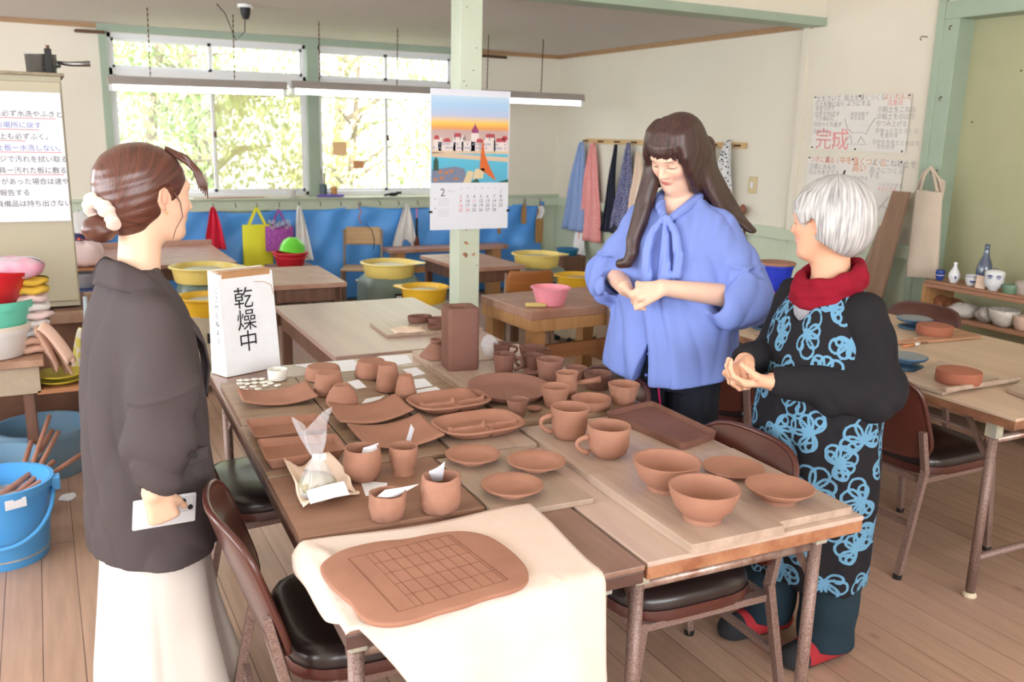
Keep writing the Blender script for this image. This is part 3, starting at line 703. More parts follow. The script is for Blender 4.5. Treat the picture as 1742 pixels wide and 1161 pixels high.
# window sill things
def cyl_thing(name, lab, cat, p, r, h, m, taper=1, group=None):
    return T(smooth_by_angle(O(name, M().lathe([(.002, 0), (r * .85, 0), (r, .01 * h), (r * taper, h), (r * taper * .86, h), (r * .85, .1 * h), (.002, .1 * h)], p, 28), m), 50), lab, cat, group)
zs = .972
p = at(551, 334, Y=8.13); p.z = zs
cyl_thing('brush_pot', 'dark grey pot of brushes on the purple tray at the right window', 'pot', p + Vector((0, 0, .018)), .03, .10, mat('slate_plastic', (70, 88, 98), .5))
for k, (dx, dz, mm_) in enumerate(((-.012, .25, (120, 72, 60)), (.004, .22, (168, 150, 110)), (.014, .27, (90, 130, 130)))):
    T(O('brush', M().tube([p + Vector((dx * .5, 0, .04)), p + Vector((dx * 1.6, .004 * k, dz))], .004, 6), mat('brush_handle_%d' % k, mm_, .6)), ['brown-handled brush standing leftmost in the sill pot', 'pale brush standing in the middle of the sill pot', 'grey-green brush standing rightmost in the sill pot'][k], 'brush', 'brushes in the pot on the sill')
p2 = at(564, 338, Y=8.10); p2.z = zs
T(O('tray', M().box((p2.x, 8.135, zs + .009), (.24, .07, .012)).box((p2.x, 8.10, zs + .014), (.24, .006, .02)), mat('purple_plastic', (112, 96, 190), .4), bev=.002), 'shallow purple tray on the window sill', 'tray')
T(O('wooden_figure', M().lathe([(.005, 0), (.03, .0), (.026, .03), (.034, .06), (.02, .075), (.005, .08)], (p2.x + .035, 8.13, zs + .018), 20, wob=.05), mat('ochre_wood', (190, 140, 84), .7), smooth=True), 'small ochre wooden lump beside the brush pot on the sill', 'ornament')
p = at(496, 338, Y=8.14); cyl_thing('crumpled_cup', 'crumpled clear plastic cup on the sill below the left window corner', 'cup', Vector((p.x, 8.13, zs)), .035, .075, mat('cloudy_plastic', (226, 224, 220), .3, alpha=.7), 1.05)
p = at(668, 336, Y=8.14)
T(O('pliers', M().ball((p.x, 8.13, zs + .018), (.05, .018, .018)).tube([(p.x - .04, 8.13, zs + .02), (p.x - .09, 8.12, zs + .01)], .01, 8).tube([(p.x + .03, 8.13, zs + .03), (p.x + .08, 8.12, zs + .035)], .012, 8), m_ink, smooth=True), 'dark pliers lying on the sill of the right window', 'tool')
for k, (x0, x1) in enumerate(((330, 395), (352, 450), (372, 420))):
    a = at(x0, 342, Y=8.12); b = at(x1, 340, Y=8.12); a.z = b.z = zs + .005; a.y = 8.11 + .012 * k; b.y = 8.12 + .008 * k
    T(O('modelling_stick', M().bar(a, b, .007), mat('red_wood_stick', (170, 110, 96), .7)), ['shortest reddish stick lying at the left of the sill', 'longest reddish stick lying along the left sill', 'middle reddish stick lying on the left sill'][k], 'stick', 'sticks on the left window sill')
# paper scraps on the panes
for x, y, c, lab in ((578, 253, (236, 196, 150), 'peach paper scrap stuck on the right window pane'), (610, 280, (208, 150, 110), 'brown paper scrap stuck on the right window pane')):
    p = at(x, y, Y=8.225); s = .038
    T(O('paper_scrap', M().box((p.x, 8.224, p.z), (.1 if x > 600 else .13, .003, .07 if x > 600 else .12), 0), mat('scrap_%d' % x, c, .9)), lab, 'paper')

# ------------------------------------------------------------------ fluorescent fixtures on chains
m_tube = mat('lit_tube', (244, 248, 255), .4, emit=9)
m_fix = mat('fixture_enamel', (168, 160, 154), .3, noise=.4, nscale=3, c2=(140, 128, 120))
def fixture(label, x0, x1, z0, z1, y, chains):
    e = E('fluorescent_light', label, 'ceiling light', ((x0 + x1) / 2, y, (z0 + z1) / 2), 0, 'hanging tube lights')
    L = x1 - x0; s = (z1 - z0) / 2
    T_ = Matrix.Rotation(-math.atan2(z1 - z0, L), 4, 'Y')
    O('fixture_body', M().prism([(-.045, 0), (.045, 0), (.028, .055), (-.028, .055)], -L / 2, L / 2, T_ @ Matrix(((0, 0, 1, 0), (1, 0, 0, 0), (0, 1, 0, 0), (0, 0, 0, 1)))), m_fix, e, bev=.002)
    n = max(1, round(L / 1.25)); seg = L / n
    for k in range(n):
        a = -L / 2 + k * seg + .03; b = a + seg - .06
        O('tube', M().tube([(a, 0, -.022), (b, 0, -.022)], .019, 14, mx=T_), m_tube, e, smooth=True)
        O('tube_holder', M().box((a - .012, 0, -.02), (.022, .045, .05), mx=T_).box((b + .012, 0, -.02), (.022, .045, .05), mx=T_), m_alu, e)
    for cx in chains:
        c = M(); px_ = cx - (x0 + x1) / 2; zb = .055 + px_ * (z1 - z0) / L; zt = ZL - (z0 + z1) / 2
        nl = int((zt - zb) / .017)
        for i in range(nl):
            z = zb + (i + .5) * (zt - zb) / nl
            c.box((px_ - .02 * (zt - z), 0, z), (.009 if i % 2 else .003, .003 if i % 2 else .009, .0185))
        O('chain', c, m_hook, e)
YF = 6.9
f1a, f1b = at(183, 143, Y=YF), at(487, 153, Y=YF); f2a, f2b = at(494, 150, Y=YF), at(991, 172, Y=YF)
fixture('left tube light hanging in front of the left window', f1a.x, f1b.x, f1a.z, f1b.z, YF, (at(258, 128, Y=YF).x, at(401, 132, Y=YF).x))
fixture('long right tube light hanging behind the calendar post', f2a.x, f2b.x, f2a.z, f2b.z, YF, (at(545, 135, Y=YF).x, at(677, 140, Y=YF).x, at(830, 150, Y=YF).x, at(922, 155, Y=YF).x))
p = at(417, 8, z=ZL)
e = E('ceiling_socket', 'black bulb socket on the ceiling above the left window', 'socket', (p.x, p.y, ZL))
O('socket_base', M().lathe([(.002, 0), (.05, 0), (.05, -.02), (.002, -.02)], (0, 0, 0), 20), m_alu, e)
O('socket_body', M().lathe([(.002, -.02), (.035, -.02), (.03, -.06), (.018, -.09), (.002, -.09)], (0, 0, 0), 20), m_ink, e)
T(O('ceiling_cable', M().tube([p + Vector((.0, 0, -.03)), p + Vector((.01, .1, -.16)), p + Vector((-.05, .1, -.22)), p + Vector((-.12, .05, -.06)), p + Vector((-.18, 0, -.01))], .003, 6), m_ink, smooth=True), 'thin looping cable hanging from the ceiling socket', 'cable')
# curtain rail stubs
for x0, x1, y, lab in ((128, 178, 52, 'rusty curtain rail stub left of the left window'), (822, 862, 95, 'rusty curtain rail stub right of the green post')):
    a = at(x0, y, Y=D - .05); b = at(x1, y + 3, Y=D - .05)
    T(O('curtain_rail', M().bar(a, b, .018, .025).bar((a.x, D - .01, a.z), (a.x, D - .06, a.z - .0), .014), m_hook), lab, 'curtain rail')

# ------------------------------------------------------------------ calendar on the post
cz = E('wall_calendar', 'calendar with river city photo hanging on the green post', 'calendar', at(801, 153, Y=PY - .072), 0)
CW, CH = .49, .775
O('sheet', M().box((0, -.003, -CH / 2), (CW, .004, CH)), mat('calendar_paper', (232, 236, 246), .5), cz)
O('top_strip', M().box((0, -.006, -.012), (CW, .008, .024)), mat('calendar_strip', (226, 230, 244), .4), cz)
def cm(name, c, emit=0): return mat('print_' + name, c, .45)
def flat(parent, name, polys, material, y):
    m = M()
    for P_ in polys: m.add([(x, y, z) for x, z in P_], [tuple(range(len(P_)))])
    return O(name, m, material, parent)
def R2(x0, x1, z0, z1): return [(x0, z0), (x1, z0), (x1, z1), (x0, z1)]
l, r, tp, bt = -CW / 2 + .008, CW / 2 - .004, -.035, -.51
pic = O('picture', M().box((0, -.0056, (tp + bt) / 2), (r - l, .001, tp - bt)), None, cz)
pm = bpy.data.materials.new('print_sky'); pm.use_nodes = True; N = pm.node_tree.nodes; b_ = N['Principled BSDF']; b_.inputs['Roughness'].default_value = .4
tc = N.new('ShaderNodeTexCoord'); sp = N.new('ShaderNodeSeparateXYZ'); rp = N.new('ShaderNodeValToRGB'); pm.node_tree.links.new(tc.outputs['Generated'], sp.inputs[0])
pm.node_tree.links.new(sp.outputs[2], rp.inputs[0]); pm.node_tree.links.new(rp.outputs[0], b_.inputs['Base Color'])
cr = rp.color_ramp; stops = ((0, (90, 180, 214)), (.36, (96, 196, 226)), (.40, (214, 196, 186)), (.60, (200, 170, 168)), (.63, (236, 160, 92)), (.69, (248, 206, 96)), (.735, (232, 206, 176)), (.78, (188, 200, 232)), (.9, (170, 208, 242)), (1, (196, 222, 246)))
while len(cr.elements) < len(stops): cr.elements.new(.5)
for el, (q, c) in zip(cr.elements, stops): el.position = q; el.color = (*srgb(*c), 1)
pic.data.materials.append(pm)
def PZ(q): return bt + (tp - bt) * q      # 0..1 up the picture
def PXx(q): return l + (r - l) * q
rnd = random.Random(5)
Y1 = -.0064
flat(cz, 'picture_quay', [R2(PXx(0), PXx(1), PZ(.34), PZ(.39)), [(PXx(0), PZ(.30)), (PXx(1), PZ(.245)), (PXx(1), PZ(.30)), (PXx(0), PZ(.35))]], cm('quay', (222, 196, 170)), Y1)
flat(cz, 'picture_walls', [R2(PXx(a), PXx(b), PZ(.37), PZ(c)) for a, b, c in ((.02, .12, .52), (.08, .3, .47), (.27, .4, .55), (.38, .55, .48), (.5, .6, .60), (.66, .82, .55), (.8, .98, .5))], cm('walls', (234, 222, 218)), Y1 - .0004)
flat(cz, 'picture_windows', [R2(PXx(k / 40 + .02), PXx(k / 40 + .032), PZ(z), PZ(z + .03)) for k in range(0, 38) for z in (.39, .435) if rnd.random() < .7], cm('windows', (150, 150, 184)), Y1 - .0008)
flat(cz, 'picture_roofs', [[(PXx(a), PZ(c)), (PXx(b), PZ(c)), (PXx(b - .02), PZ(c + .045)), (PXx(a + .02), PZ(c + .045))] for a, b, c in ((.27, .38, .53), (.14, .24, .47), (.68, .82, .53), (.82, .97, .48), (.56, .66, .47), (.02, .1, .5), (.9, .99, .51))], cm('roofs', (190, 72, 84)), Y1 - .0012)
flat(cz, 'picture_dome', [[(PXx(.5), PZ(.58)), (PXx(.6), PZ(.58)), (PXx(.593), PZ(.615)), (PXx(.57), PZ(.65)), (PXx(.554), PZ(.675)), (PXx(.55), PZ(.72)), (PXx(.546), PZ(.675)), (PXx(.53), PZ(.65)), (PXx(.507), PZ(.615))]], cm('dome', (158, 62, 112)), Y1 - .0016)
flat(cz, 'picture_towers', [[(PXx(x - .006), PZ(.5)), (PXx(x + .006), PZ(.5)), (PXx(x), PZ(z))] for x, z in ((.29, .6), (.36, .6), (.42, .57), (.67, .58), (.74, .61), (.81, .58), (.4, .55))], cm('towers', (84, 92, 116)), Y1 - .0016)
flat(cz, 'picture_spire', [[(PXx(.615), PZ(.16)), (PXx(.84), PZ(.02)), (PXx(.74), PZ(.2)), (PXx(.68), PZ(.34)), (PXx(.655), PZ(.53)), (PXx(.63), PZ(.34))]], cm('spire', (222, 108, 46)), Y1 - .002)
flat(cz, 'picture_near_roofs', [[(PXx(0), PZ(0)), (PXx(.45), PZ(0)), (PXx(.42), PZ(.16)), (PXx(.3), PZ(.19)), (PXx(0), PZ(.15))]], cm('near_roofs', (126, 134, 160)), Y1 - .0016)
flat(cz, 'picture_near_walls', [[(PXx(.4), PZ(0)), (PXx(.5), PZ(0)), (PXx(.54), PZ(.13)), (PXx(.46), PZ(.14))], [(PXx(.52), PZ(.04)), (PXx(.66), PZ(.05)), (PXx(.68), PZ(.17)), (PXx(.56), PZ(.16))]], cm('near_walls', (226, 208, 168)), Y1 - .002)
flat(cz, 'picture_bush', [[(PXx(.02), PZ(.14)), (PXx(.085), PZ(.14)), (PXx(.08), PZ(.26)), (PXx(.05), PZ(.3)), (PXx(.02), PZ(.25))], [(PXx(.5), PZ(0)), (PXx(.62), PZ(0)), (PXx(.58), PZ(.05))], [(PXx(.85), PZ(0)), (PXx(1), PZ(0)), (PXx(1), PZ(.04))]], cm('bush', (48, 84, 70)), Y1 - .0024)
flat(cz, 'picture_small_houses', [R2(PXx(a), PXx(a + .05), PZ(z), PZ(z + .03)) for a, z in ((.02, .02), (.1, .04), (.16, .1), (.22, .12), (.08, .11), (.28, .03))], cm('houses', (196, 128, 88)), Y1 - .0024)
bk = []; rd = []
Y2 = -.0056
RI, UP = (1, 0, 0), (0, 0, 1)
bk.append(('2', .062, (-.185, Y2, -.585), RI, UP))
days = [[0] * 6 + [1], list(range(2, 9)), list(range(9, 16)), list(range(16, 23)), list(range(23, 29)) + [0]]
for i, row in enumerate(days):
    for j, dday in enumerate(row):
        if not dday: continue
        x = -.065 + j * .0425 - (.006 if dday > 9 else 0)
        (rd if (j == 0 or dday in (11, 24)) else bk).append((str(dday), .026, (x, Y2, -.572 - i * .0255), RI, UP))
small = [(s_, .011, (-.062 + j * .0425, Y2, -.545), RI, UP) for j, s_ in enumerate(('Sun', 'Mon', 'Tue', 'Wed', 'Thu', 'Fri', 'Sat'))] + [('February', .012, (-.14, Y2, -.56), RI, UP)]
lettering(bk, mat('calendar_black', (74, 78, 90), .6), cz)
lettering(rd, mat('calendar_red', (226, 84, 120), .6), cz, 'red_lettering')
lettering(small, mat('calendar_grey', (176, 184, 200), .6), cz, 'small_lettering')
flat(cz, 'ruled_lines', [R2(-.2, -.13, z, z + .0012) for z in (-.6, -.61, -.62, -.63, -.64, -.66, -.67, -.68, -.69, -.70)] + [R2(-.222, -.21, z, z + .006) for z in (-.603, -.655)], MATS['calendar_grey'], Y2)
O('clip', M().box((-CW / 2, -.008, -.672), (.018, .012, .012)).box((CW / 2, -.008, -.672), (.018, .012, .012)), m_ink, cz)
# the dark hook above it
T(O('screw_hook', M().tube([(PX - .0 + .008 * cos(a), PY - .075, ZL - .62 + .012 * sin(a)) for a in np.linspace(0, 5, 8)], .0025, 6), m_hook, smooth=True), 'small screw hook in the green post above the calendar', 'hook')
# ================================================================== the pottery table
ZT_ = .70
def board(label, u0, u1, v0, v1, th=.012, z=ZT_, m=None, rz=0, skew=0, name='ware_board'):
    c = tb((u0 + u1) / 2, (v0 + v1) / 2, z + th / 2)
    o = O(name, M().box((0, 0, 0), (u1 - u0, v1 - v0, th)), m or m_ply, bev=.0015)
    o.location = c; o.rotation_euler = (0, 0, TA + rz)
    return T(o, label, 'board', 'plywood ware boards')
board('thick plywood board under the two footed bowls at the front right', .106, .362, -.008, .432, .024)
board('plywood board at the front right corner under the flat plate and the flared dish', .366, .594, .018, .462, .02)
board('plywood board under the two large mugs', .112, .44, .440, .855, .016)
board('plywood board under the square dark clay tray', .444, .60, .470, .893, .014)
board('stained board under the small cup and the back row of cups', .12, .60, .897, 1.30, .018, m=m_ply2)
board('stained board under the tall clay vase', .125, .50, 1.305, 1.62, .018, m=m_ply)
board('plywood board farthest back, beside the cone-shaped clay dish', .125, .50, 1.625, 1.86, .022)
board('grey plywood board under the three small wheel-thrown dishes', -.205, .052, .312, .705, .014, m=m_ply3)
board('plywood board under the two divided plates', -.14, .10, .712, 1.19, .016)
board('brown plywood board under the rough pinched cups', -.645, -.212, .37, .735, .012, m=mat('brown_board', (150, 112, 90), .6, noise=.8, nscale=6, c2=(124, 88, 68), wood=(0, 2)))
board('stained plywood board under the two oblong trays', -.645, -.40, .742, 1.17, .014, m=m_ply2)
board('stained plywood board under the white clay petals', -.635, -.385, 1.175, 1.675, .014, m=m_ply2)
board('stained plywood board under the upturned bowls', -.38, -.14, 1.195, 1.675, .014, m=m_ply2)
board('stained plywood board under the two curled plates', -.395, -.147, .742, 1.19, .012, m=m_ply2)
board('stained plywood board beside the paper slips near the tall vase', -.135, .10, 1.195, 1.675, .012, m=m_ply2)
def base(x, y, z=.716): return at(x, y, z=z)
def vessel(name, label, x, yb, yt, w, prof, m, cat, z=.716, wob=0, seed=1, group=None, foot=None, n=44, sq=None, h=None, empty=False):
    """prof: outer profile [(radius/rim radius, height 0..1)] then inner profile; sized from the photo"""
    p = base(x, yb, z); s = mpp(p); R = w * s / 2; H = h or htop(p, yt)
    me = M().lathe([(max(.0008, a * R), b * H) for a, b in prof], (0, 0, 0), n, wob=wob, seed=seed, sq=sq)
    if empty:
        e = E(name, label, cat, p, 0, group); smooth_by_angle(O(name.split('_')[-1] + '_body', me, m, e), 55); return e, R, H
    o = smooth_by_angle(O(name, me, m), 55); o.location = p; T(o, label, cat, group)
    return o, R, H
def hollow(outer, t=.07, floor=.08):
    inner = [(max(0.001, a - t), b) for a, b in outer if b > floor][::-1]
    return [(.001, 0)] + outer + [(outer[-1][0] - t * .35, outer[-1][1] + .012), (outer[-1][0] - t * .9, outer[-1][1])] + inner + [(max(.1, inner[-1][0] * .8), floor), (.001, floor)]
def handle(e, R, H, ang, lo=.22, hi=.78, out=.62, m=None, r=.0065, rr=.93):
    pts = []
    for k in range(13):
        t = k / 12; z = H * (hi + (lo - hi) * t); o = sin(PI * t) ** .7 * out * R
        pts.append((cos(ang) * (R * rr + o), sin(ang) * (R * rr + o), z + H * .06 * sin(PI * min(1, t * 1.3))))
    q = M().tube(pts, [r * (1.25 - .4 * sin(PI * k / 12)) for k in range(13)], 10)
    O('handle', q, m or e.children[0].data.materials[0], e, smooth=True)
AIM = lambda a: math.radians(a)
# --- front right: footed bowls and dishes
bowl = hollow([(.52, 0), (.54, .04), (.52, .14), (.60, .2), (.82, .45), (.95, .78), (1.0, 1)], .06, .2)
vessel('clay_bowl', 'clay bowl with foot ring, standing behind the other footed bowl', 1131.5, 832, 783, 115, bowl, m_clay, 'bowl', .724, group='footed clay bowls')
vessel('clay_bowl', 'clay bowl with foot ring at the very front of the pottery table', 1194.5, 884, 828, 121, bowl, m_clay, 'bowl', .724, group='footed clay bowls')
vessel('clay_plate', 'flat clay plate resting between the footed bowls and the flared dish', 1247, 804, 796, 104, [(.001, .2), (.6, .2), (.62, 0), (.66, 0), (.7, .35), (1.0, .92), (.985, 1.05), (.93, .98), (.6, .62), (.001, .6)], m_clay, 'plate', .72, h=.016)
dish = [(.001, 0), (.5, 0), (.52, .22), (.62, .34), (1.0, .94), (1.0, 1.02), (.96, 1.04), (.62, .5), (.4, .36), (.001, .34)]
vessel('clay_dish', 'flared clay dish with foot at the front right corner', 1324, 851, 827, 115, dish, m_clay, 'dish', .72, group='wheel-thrown dishes')
dish2 = [(.001, 0), (.48, 0), (.5, .3), (.62, .42), (1.0, .85), (1.01, 1.0), (.96, 1.06), (.72, .66), (.58, .46), (.001, .4)]
vessel('clay_dish', 'small clay dish, leftmost on the grey board', 804, 786, 776, 93, dish2, m_clay, 'dish', .714, group='wheel-thrown dishes', h=.024)
vessel('clay_dish', 'small clay dish, rightmost on the grey board behind the front dish', 912, 797, 787, 99, dish2, m_clay, 'dish', .714, group='wheel-thrown dishes', h=.024)
vessel('clay_dish', 'small clay dish nearest the draped cloth on the grey board', 871, 840, 829, 106, dish2, m_clay, 'dish', .714, group='wheel-thrown dishes', h=.026)
# --- mugs
mugp = hollow([(.66, 0), (.72, .03), (.82, .1), (.9, .3), (.93, .6), (1.0, 1)], .07, .07)
roundp = hollow([(.5, 0), (.54, .04), (.62, .07), (.86, .2), (.96, .42), (.96, .7), (1.0, 1)], .06, .09)
e, R, H = vessel('clay_mug', 'large clay mug with curled handle, behind the rounder mug', 968, 744, 692, 66, mugp, m_clay, 'mug', empty=True, group='clay mugs with handles')
handle(e, R, H, AIM(165), .2, .74, .6)
e, R, H = vessel('clay_mug', 'large rounded clay mug with left handle at the front of the mug board', 1034, 777, 724, 73, roundp, m_clay, 'mug', empty=True, group='clay mugs with handles')
handle(e, R, H, AIM(165), .16, .66, .6)
vessel('clay_cup', 'tall tapered clay cup just behind the two large mugs', 944, 692, 657, 52, hollow([(.62, 0), (.66, .04), (.8, .5), (1, 1)], .08), m_clay, 'cup', .718, group='clay cups in the back rows')
vessel('clay_bowl', 'low straight-sided clay bowl left of the fluted cup', 1005, 694, 677, 69, hollow([(.8, 0), (.9, .1), (.95, .6), (1, 1)], .07, .12), m_clay, 'bowl', .718, wob=.008)
flute = lambda a, z: 1 + .018 * cos(14 * a) * (1 if z > .004 else 0)
vessel('clay_cup', 'fluted clay cup at the right edge, beside the blue blouse hem', 1060, 686, 653, 54, hollow([(.68, 0), (.7, .04), (.84, .5), (1, 1)], .08), m_clay, 'cup', .718, n=84, sq=flute)
vessel('clay_cup', 'dark clay cup behind the fluted cup', 1016, 661, 634, 48, hollow([(.74, 0), (.8, .06), (.92, .5), (1, 1)], .08), m_clayd, 'cup', .718)
e, R, H = vessel('clay_pitcher', 'small clay pot with a straight side handle pointing right', 963, 676, 634, 38, hollow([(.72, 0), (.86, .15), (.98, .4), (.9, .75), (1.02, 1)], .1), m_clay, 'pot', .718, empty=True)
O('handle', M().tube([(R * .9, -R * .25, H * .55), (R * 2.2, -R * .6, H * .62), (R * 3.0, -R * .85, H * .66)], [.008, .009, .0125], 10), m_clay, e, smooth=True)
vessel('clay_cup', 'small rounded clay cup behind the side-handled pot', 980, 652, 625, 38, hollow([(.7, 0), (.9, .2), (.95, .7), (1, 1)], .1), m_claym, 'cup', .718)
vessel('clay_tumbler', 'wide clay tumbler between the dark mugs and the side-handled pot', 935, 648, 611, 48, hollow([(.74, 0), (.78, .04), (.86, .5), (1, 1)], .07), m_claym, 'cup', .718)
vessel('clay_dish', 'small dark clay saucer leaning behind the wide tumbler', 908, 640, 634, 36, dish2, m_claym, 'dish', .718, h=.02)
fl2 = lambda a, z: 1 + .022 * cos(12 * a) * (1 if z > .01 else 0)
e, R, H = vessel('clay_mug', 'dark fluted clay mug with right handle, beside the tall vase', 857, 637, 602, 38, hollow([(.72, 0), (.78, .04), (.85, .5), (1, 1)], .09), m_clayd, 'mug', .72, empty=True, n=72, sq=fl2, group='dark clay mugs')
handle(e, R, H, AIM(-18), .2, .8, .75, r=.0055)
e, R, H = vessel('clay_mug', 'dark clay mug with left handle, in front of the wide-rimmed mug', 907, 632, 604, 37, hollow([(.74, 0), (.8, .06), (.86, .5), (1, 1)], .09), m_clayd, 'mug', .72, empty=True, group='dark clay mugs')
handle(e, R, H, AIM(160), .25, .85, .7, r=.0055)
e, R, H = vessel('clay_mug', 'dark clay mug farthest back, next to the plastic bag', 853, 607, 584, 31, hollow([(.76, 0), (.84, .06), (.88, .5), (1, 1)], .1), m_clayd, 'mug', .722, empty=True, group='dark clay mugs')
handle(e, R, H, AIM(-20), .2, .8, .8, r=.005)
e, R, H = vessel('clay_mug', 'dark wide-rimmed clay mug in the farthest row', 905, 612, 590, 46, hollow([(.6, 0), (.7, .06), (.88, .5), (1, 1)], .08), m_clayd, 'mug', .722, empty=True, group='dark clay mugs')
handle(e, R, H, AIM(-20), .3, .85, .4, r=.0055)
vessel('clay_cup', 'tiny clay cup standing on the rim of the big round plate', 880, 706, 679, 40, hollow([(.6, 0), (.66, .06), (.8, .5), (1, 1)], .1), m_claym, 'cup', .72)
vessel('clay_spoon_rest', 'small shallow clay spoon rest right of the tiny cup', 909, 700, 694, 26, [(.001, 0), (.5, 0), (.9, .6), (1, 1), (.85, .95), (.4, .4), (.001, .35)], m_claym, 'spoon rest', .718, h=.012)
# big round plate, slightly tilted
p = base(866, 673, .718)
T(smooth_by_angle(O('clay_plate', M().lathe([(.001, 0), (.10, 0), (.118, .008), (.138, .026), (.141, .031), (.134, .031), (.113, .014), (.09, .010), (.001, .010)], p + Vector((.0, .0, .004)), 60, wob=.006, tilt=Matrix.Rotation(AIM(3), 4, 'X')), m_claym), 50), 'big round clay plate behind the tiny cup', 'plate')
# tall vase: hollow square block
p = base(788, 634, .718)
def rsq(w, d, r, n=6, k=1):
    out = []
    for cx, cy, a0 in ((w - r, d - r, 0), (-w + r, d - r, 90), (-w + r, -d + r, 180), (w - r, -d + r, 270)):
        for i in range(n): a = AIM(a0 + 90 * i / (n - 1)); out.append((cx + r * cos(a), cy + r * sin(a)))
    return out
def ringloft(rings, cap0=True, cap1=True):
    n = len(rings[0]); v = [q for R_i in rings for q in R_i]; f = []
    for i in range(len(rings) - 1):
        for j in range(n): f.append((i * n + j, i * n + (j + 1) % n, (i + 1) * n + (j + 1) % n, (i + 1) * n + j))
    if cap0: f.append(tuple(range(n))[::-1])
    if cap1: f.append(tuple(range((len(rings) - 1) * n, len(rings) * n)))
    return v, f
Hv = .232; vv, vf = ringloft([[(x, y, z) for x, y in rsq(w, w * .97, .016)] for w, z in ((.058, 0), (.060, .01), (.0595, Hv * .5), (.060, Hv - .006), (.057, Hv))] + [[(x, y, z) for x, y in rsq(w, w * .9, .02 if w > .03 else .012)] for w, z in ((.040, Hv - .001), (.036, Hv - .012), (.034, .02))])
e = O('clay_vase', M().add(vv, vf), m_clayd, smooth=True); smooth_by_angle(e, 50)
e.location = p + Vector((.02, .075, 0)); e.rotation_euler = (0, 0, AIM(-8)); T(e, 'tall square dark clay vase standing upright at the back of the table', 'vase')
# cone dish behind it
p = base(744, 607, .722)
T(smooth_by_angle(O('clay_bowl', M().lathe([(.001, .058), (.028, .058), (.030, .066), (.026, .07), (.022, .055), (.03, .05), (.065, .012), (.07, .002), (.066, 0), (.001, .03)], p, 36), m_claym), 50), 'cone-shaped clay bowl turned upside down, left of the tall vase', 'bowl')
# crumpled plastic bag
def crumple(c, r, h, seed, nu=20, nv=12, amp=.22):
    rnd = random.Random(seed); k = [rnd.uniform(0, 6.3) for _ in range(9)]
    def fn(u, v):
        a = 2 * PI * u; w = sin(PI * min(1, v * .92 + .06)) ** .6
        q = 1 + amp * (sin(3 * a + k[0] + 4 * v) + .7 * sin(5 * a + k[1] - 7 * v) + .5 * sin(9 * a + k[2] + 11 * v)) / 1.6
        return (c[0] + r * w * q * cos(a), c[1] + r * w * q * sin(a), c[2] + h * v + .1 * h * sin(4 * a + k[3]) * w * v)
    return M().grid(fn, nu, nv)
m_film = mat('clear_bag_film', (238, 240, 246), .12, alpha=.26, spec=.8, bump=.9, bscale=30)
p = base(832, 606, .722)
T(O('plastic_bag', crumple(p, .032, .085, 4, 30, 18, .35), m_film, smooth=True), 'crumpled clear plastic bag right behind the tall vase', 'plastic bag')
# divided plates
def divided(label, c, w, h, rot):
    p = base(*c, .718); e = E('divided_plate', label, 'plate', p, rot, 'divided clay plates')
    def fn(u, v):
        a = (u - .5) * 2; b = (v - .5) * 2
        q = (abs(a) ** 3.2 + abs(b) ** 3.2) ** (-1 / 3.2) * max(abs(a), abs(b)) if (a or b) else 0
        A, B_ = a * q, b * q; rr = (abs(A) ** 3.2 + abs(B_) ** 3.2) ** (1 / 3.2)
        z = .006 + .026 * max(0, (rr - .72) / .28) ** 1.2
        if rr > .97: z += -.002
        d1 = abs(B_ + .30 + .06 * A); d2 = abs(A - .0) if B_ < -.3 else 1
        if rr < .86: z += .022 * math.exp(-(d1 / .055) ** 2) + .018 * math.exp(-(d2 / .045) ** 2)
        return (A * w / 2, B_ * h / 2, z)
    O('plate_body', M().grid(fn, 90, 70), m_clay, e, smooth=True, solid=.007)
    O('foot_ring', M().tube([(w * .33 * cos(a), h * .3 * sin(a), .001) for a in np.linspace(0, 2 * PI, 24, endpoint=False)], .004, 6, True), m_clay, e, smooth=True)
divided('divided clay plate farther back, touching the paper slips', (764, 692), .258, .185, AIM(2))
divided('divided clay plate nearer, just behind the small wheel-thrown dishes', (814, 732), .262, .19, AIM(2))
# square dark tray
p = [tb(*q, .714) for q in ((.452, .50), (.612, .55), (.606, .892), (.40, .842))]
c_ = sum(p, Vector()) / 4
def tray_mesh(P_, h, t, fl, r=.02, flare=.006):
    c = sum(P_, Vector()) / len(P_)
    def ring(sc, z):
        out = []
        for i in range(4):
            a, b, d = P_[i - 1], P_[i], P_[(i + 1) % 4]
            for k in range(5):
                s = k / 4; q = (b + (a - b).normalized() * r) * (1 - s) ** 2 + b * 2 * s * (1 - s) + (b + (d - b).normalized() * r) * s * s
                dirn = (q - c); L = dirn.length; q2 = c + dirn * ((L + sc) / L); out.append((q2.x - c.x, q2.y - c.y, z))
        return out
    return c, ringloft([ring(-flare, 0), ring(-flare * .5, h * .5), ring(0, h * .95), ring(-t * .4, h), ring(-t, h * .92), ring(-t - flare * .6, fl), ring(-.06, fl * .85)])
c_, (v_, f_) = tray_mesh(p, .024, .008, .008)
o = smooth_by_angle(O('clay_tray', M().add(v_, f_), m_clayd), 45); o.location = c_; T(o, 'large square dark clay tray with raised rim at the right edge', 'tray')
# oblong trays
def quad(pts, z): return [at(x, y, z=z) for x, y in pts]
for lab, q in (('oblong clay tray farther back, behind the other oblong tray', ((433, 744), (564, 727), (543, 703), (417, 714))), ('oblong clay tray partly behind the clear sand bag', ((452, 784), (590, 764), (572, 737), (436, 747)))):
    P_ = quad(q, .745)
    c_, (v_, f_) = tray_mesh(P_, .030, .006, .008, .016, .018)
    o = smooth_by_angle(O('clay_tray', M().add(v_, f_), m_clay), 45); o.location = Vector((c_.x, c_.y, .715)); T(o, lab, 'tray', 'oblong clay trays')
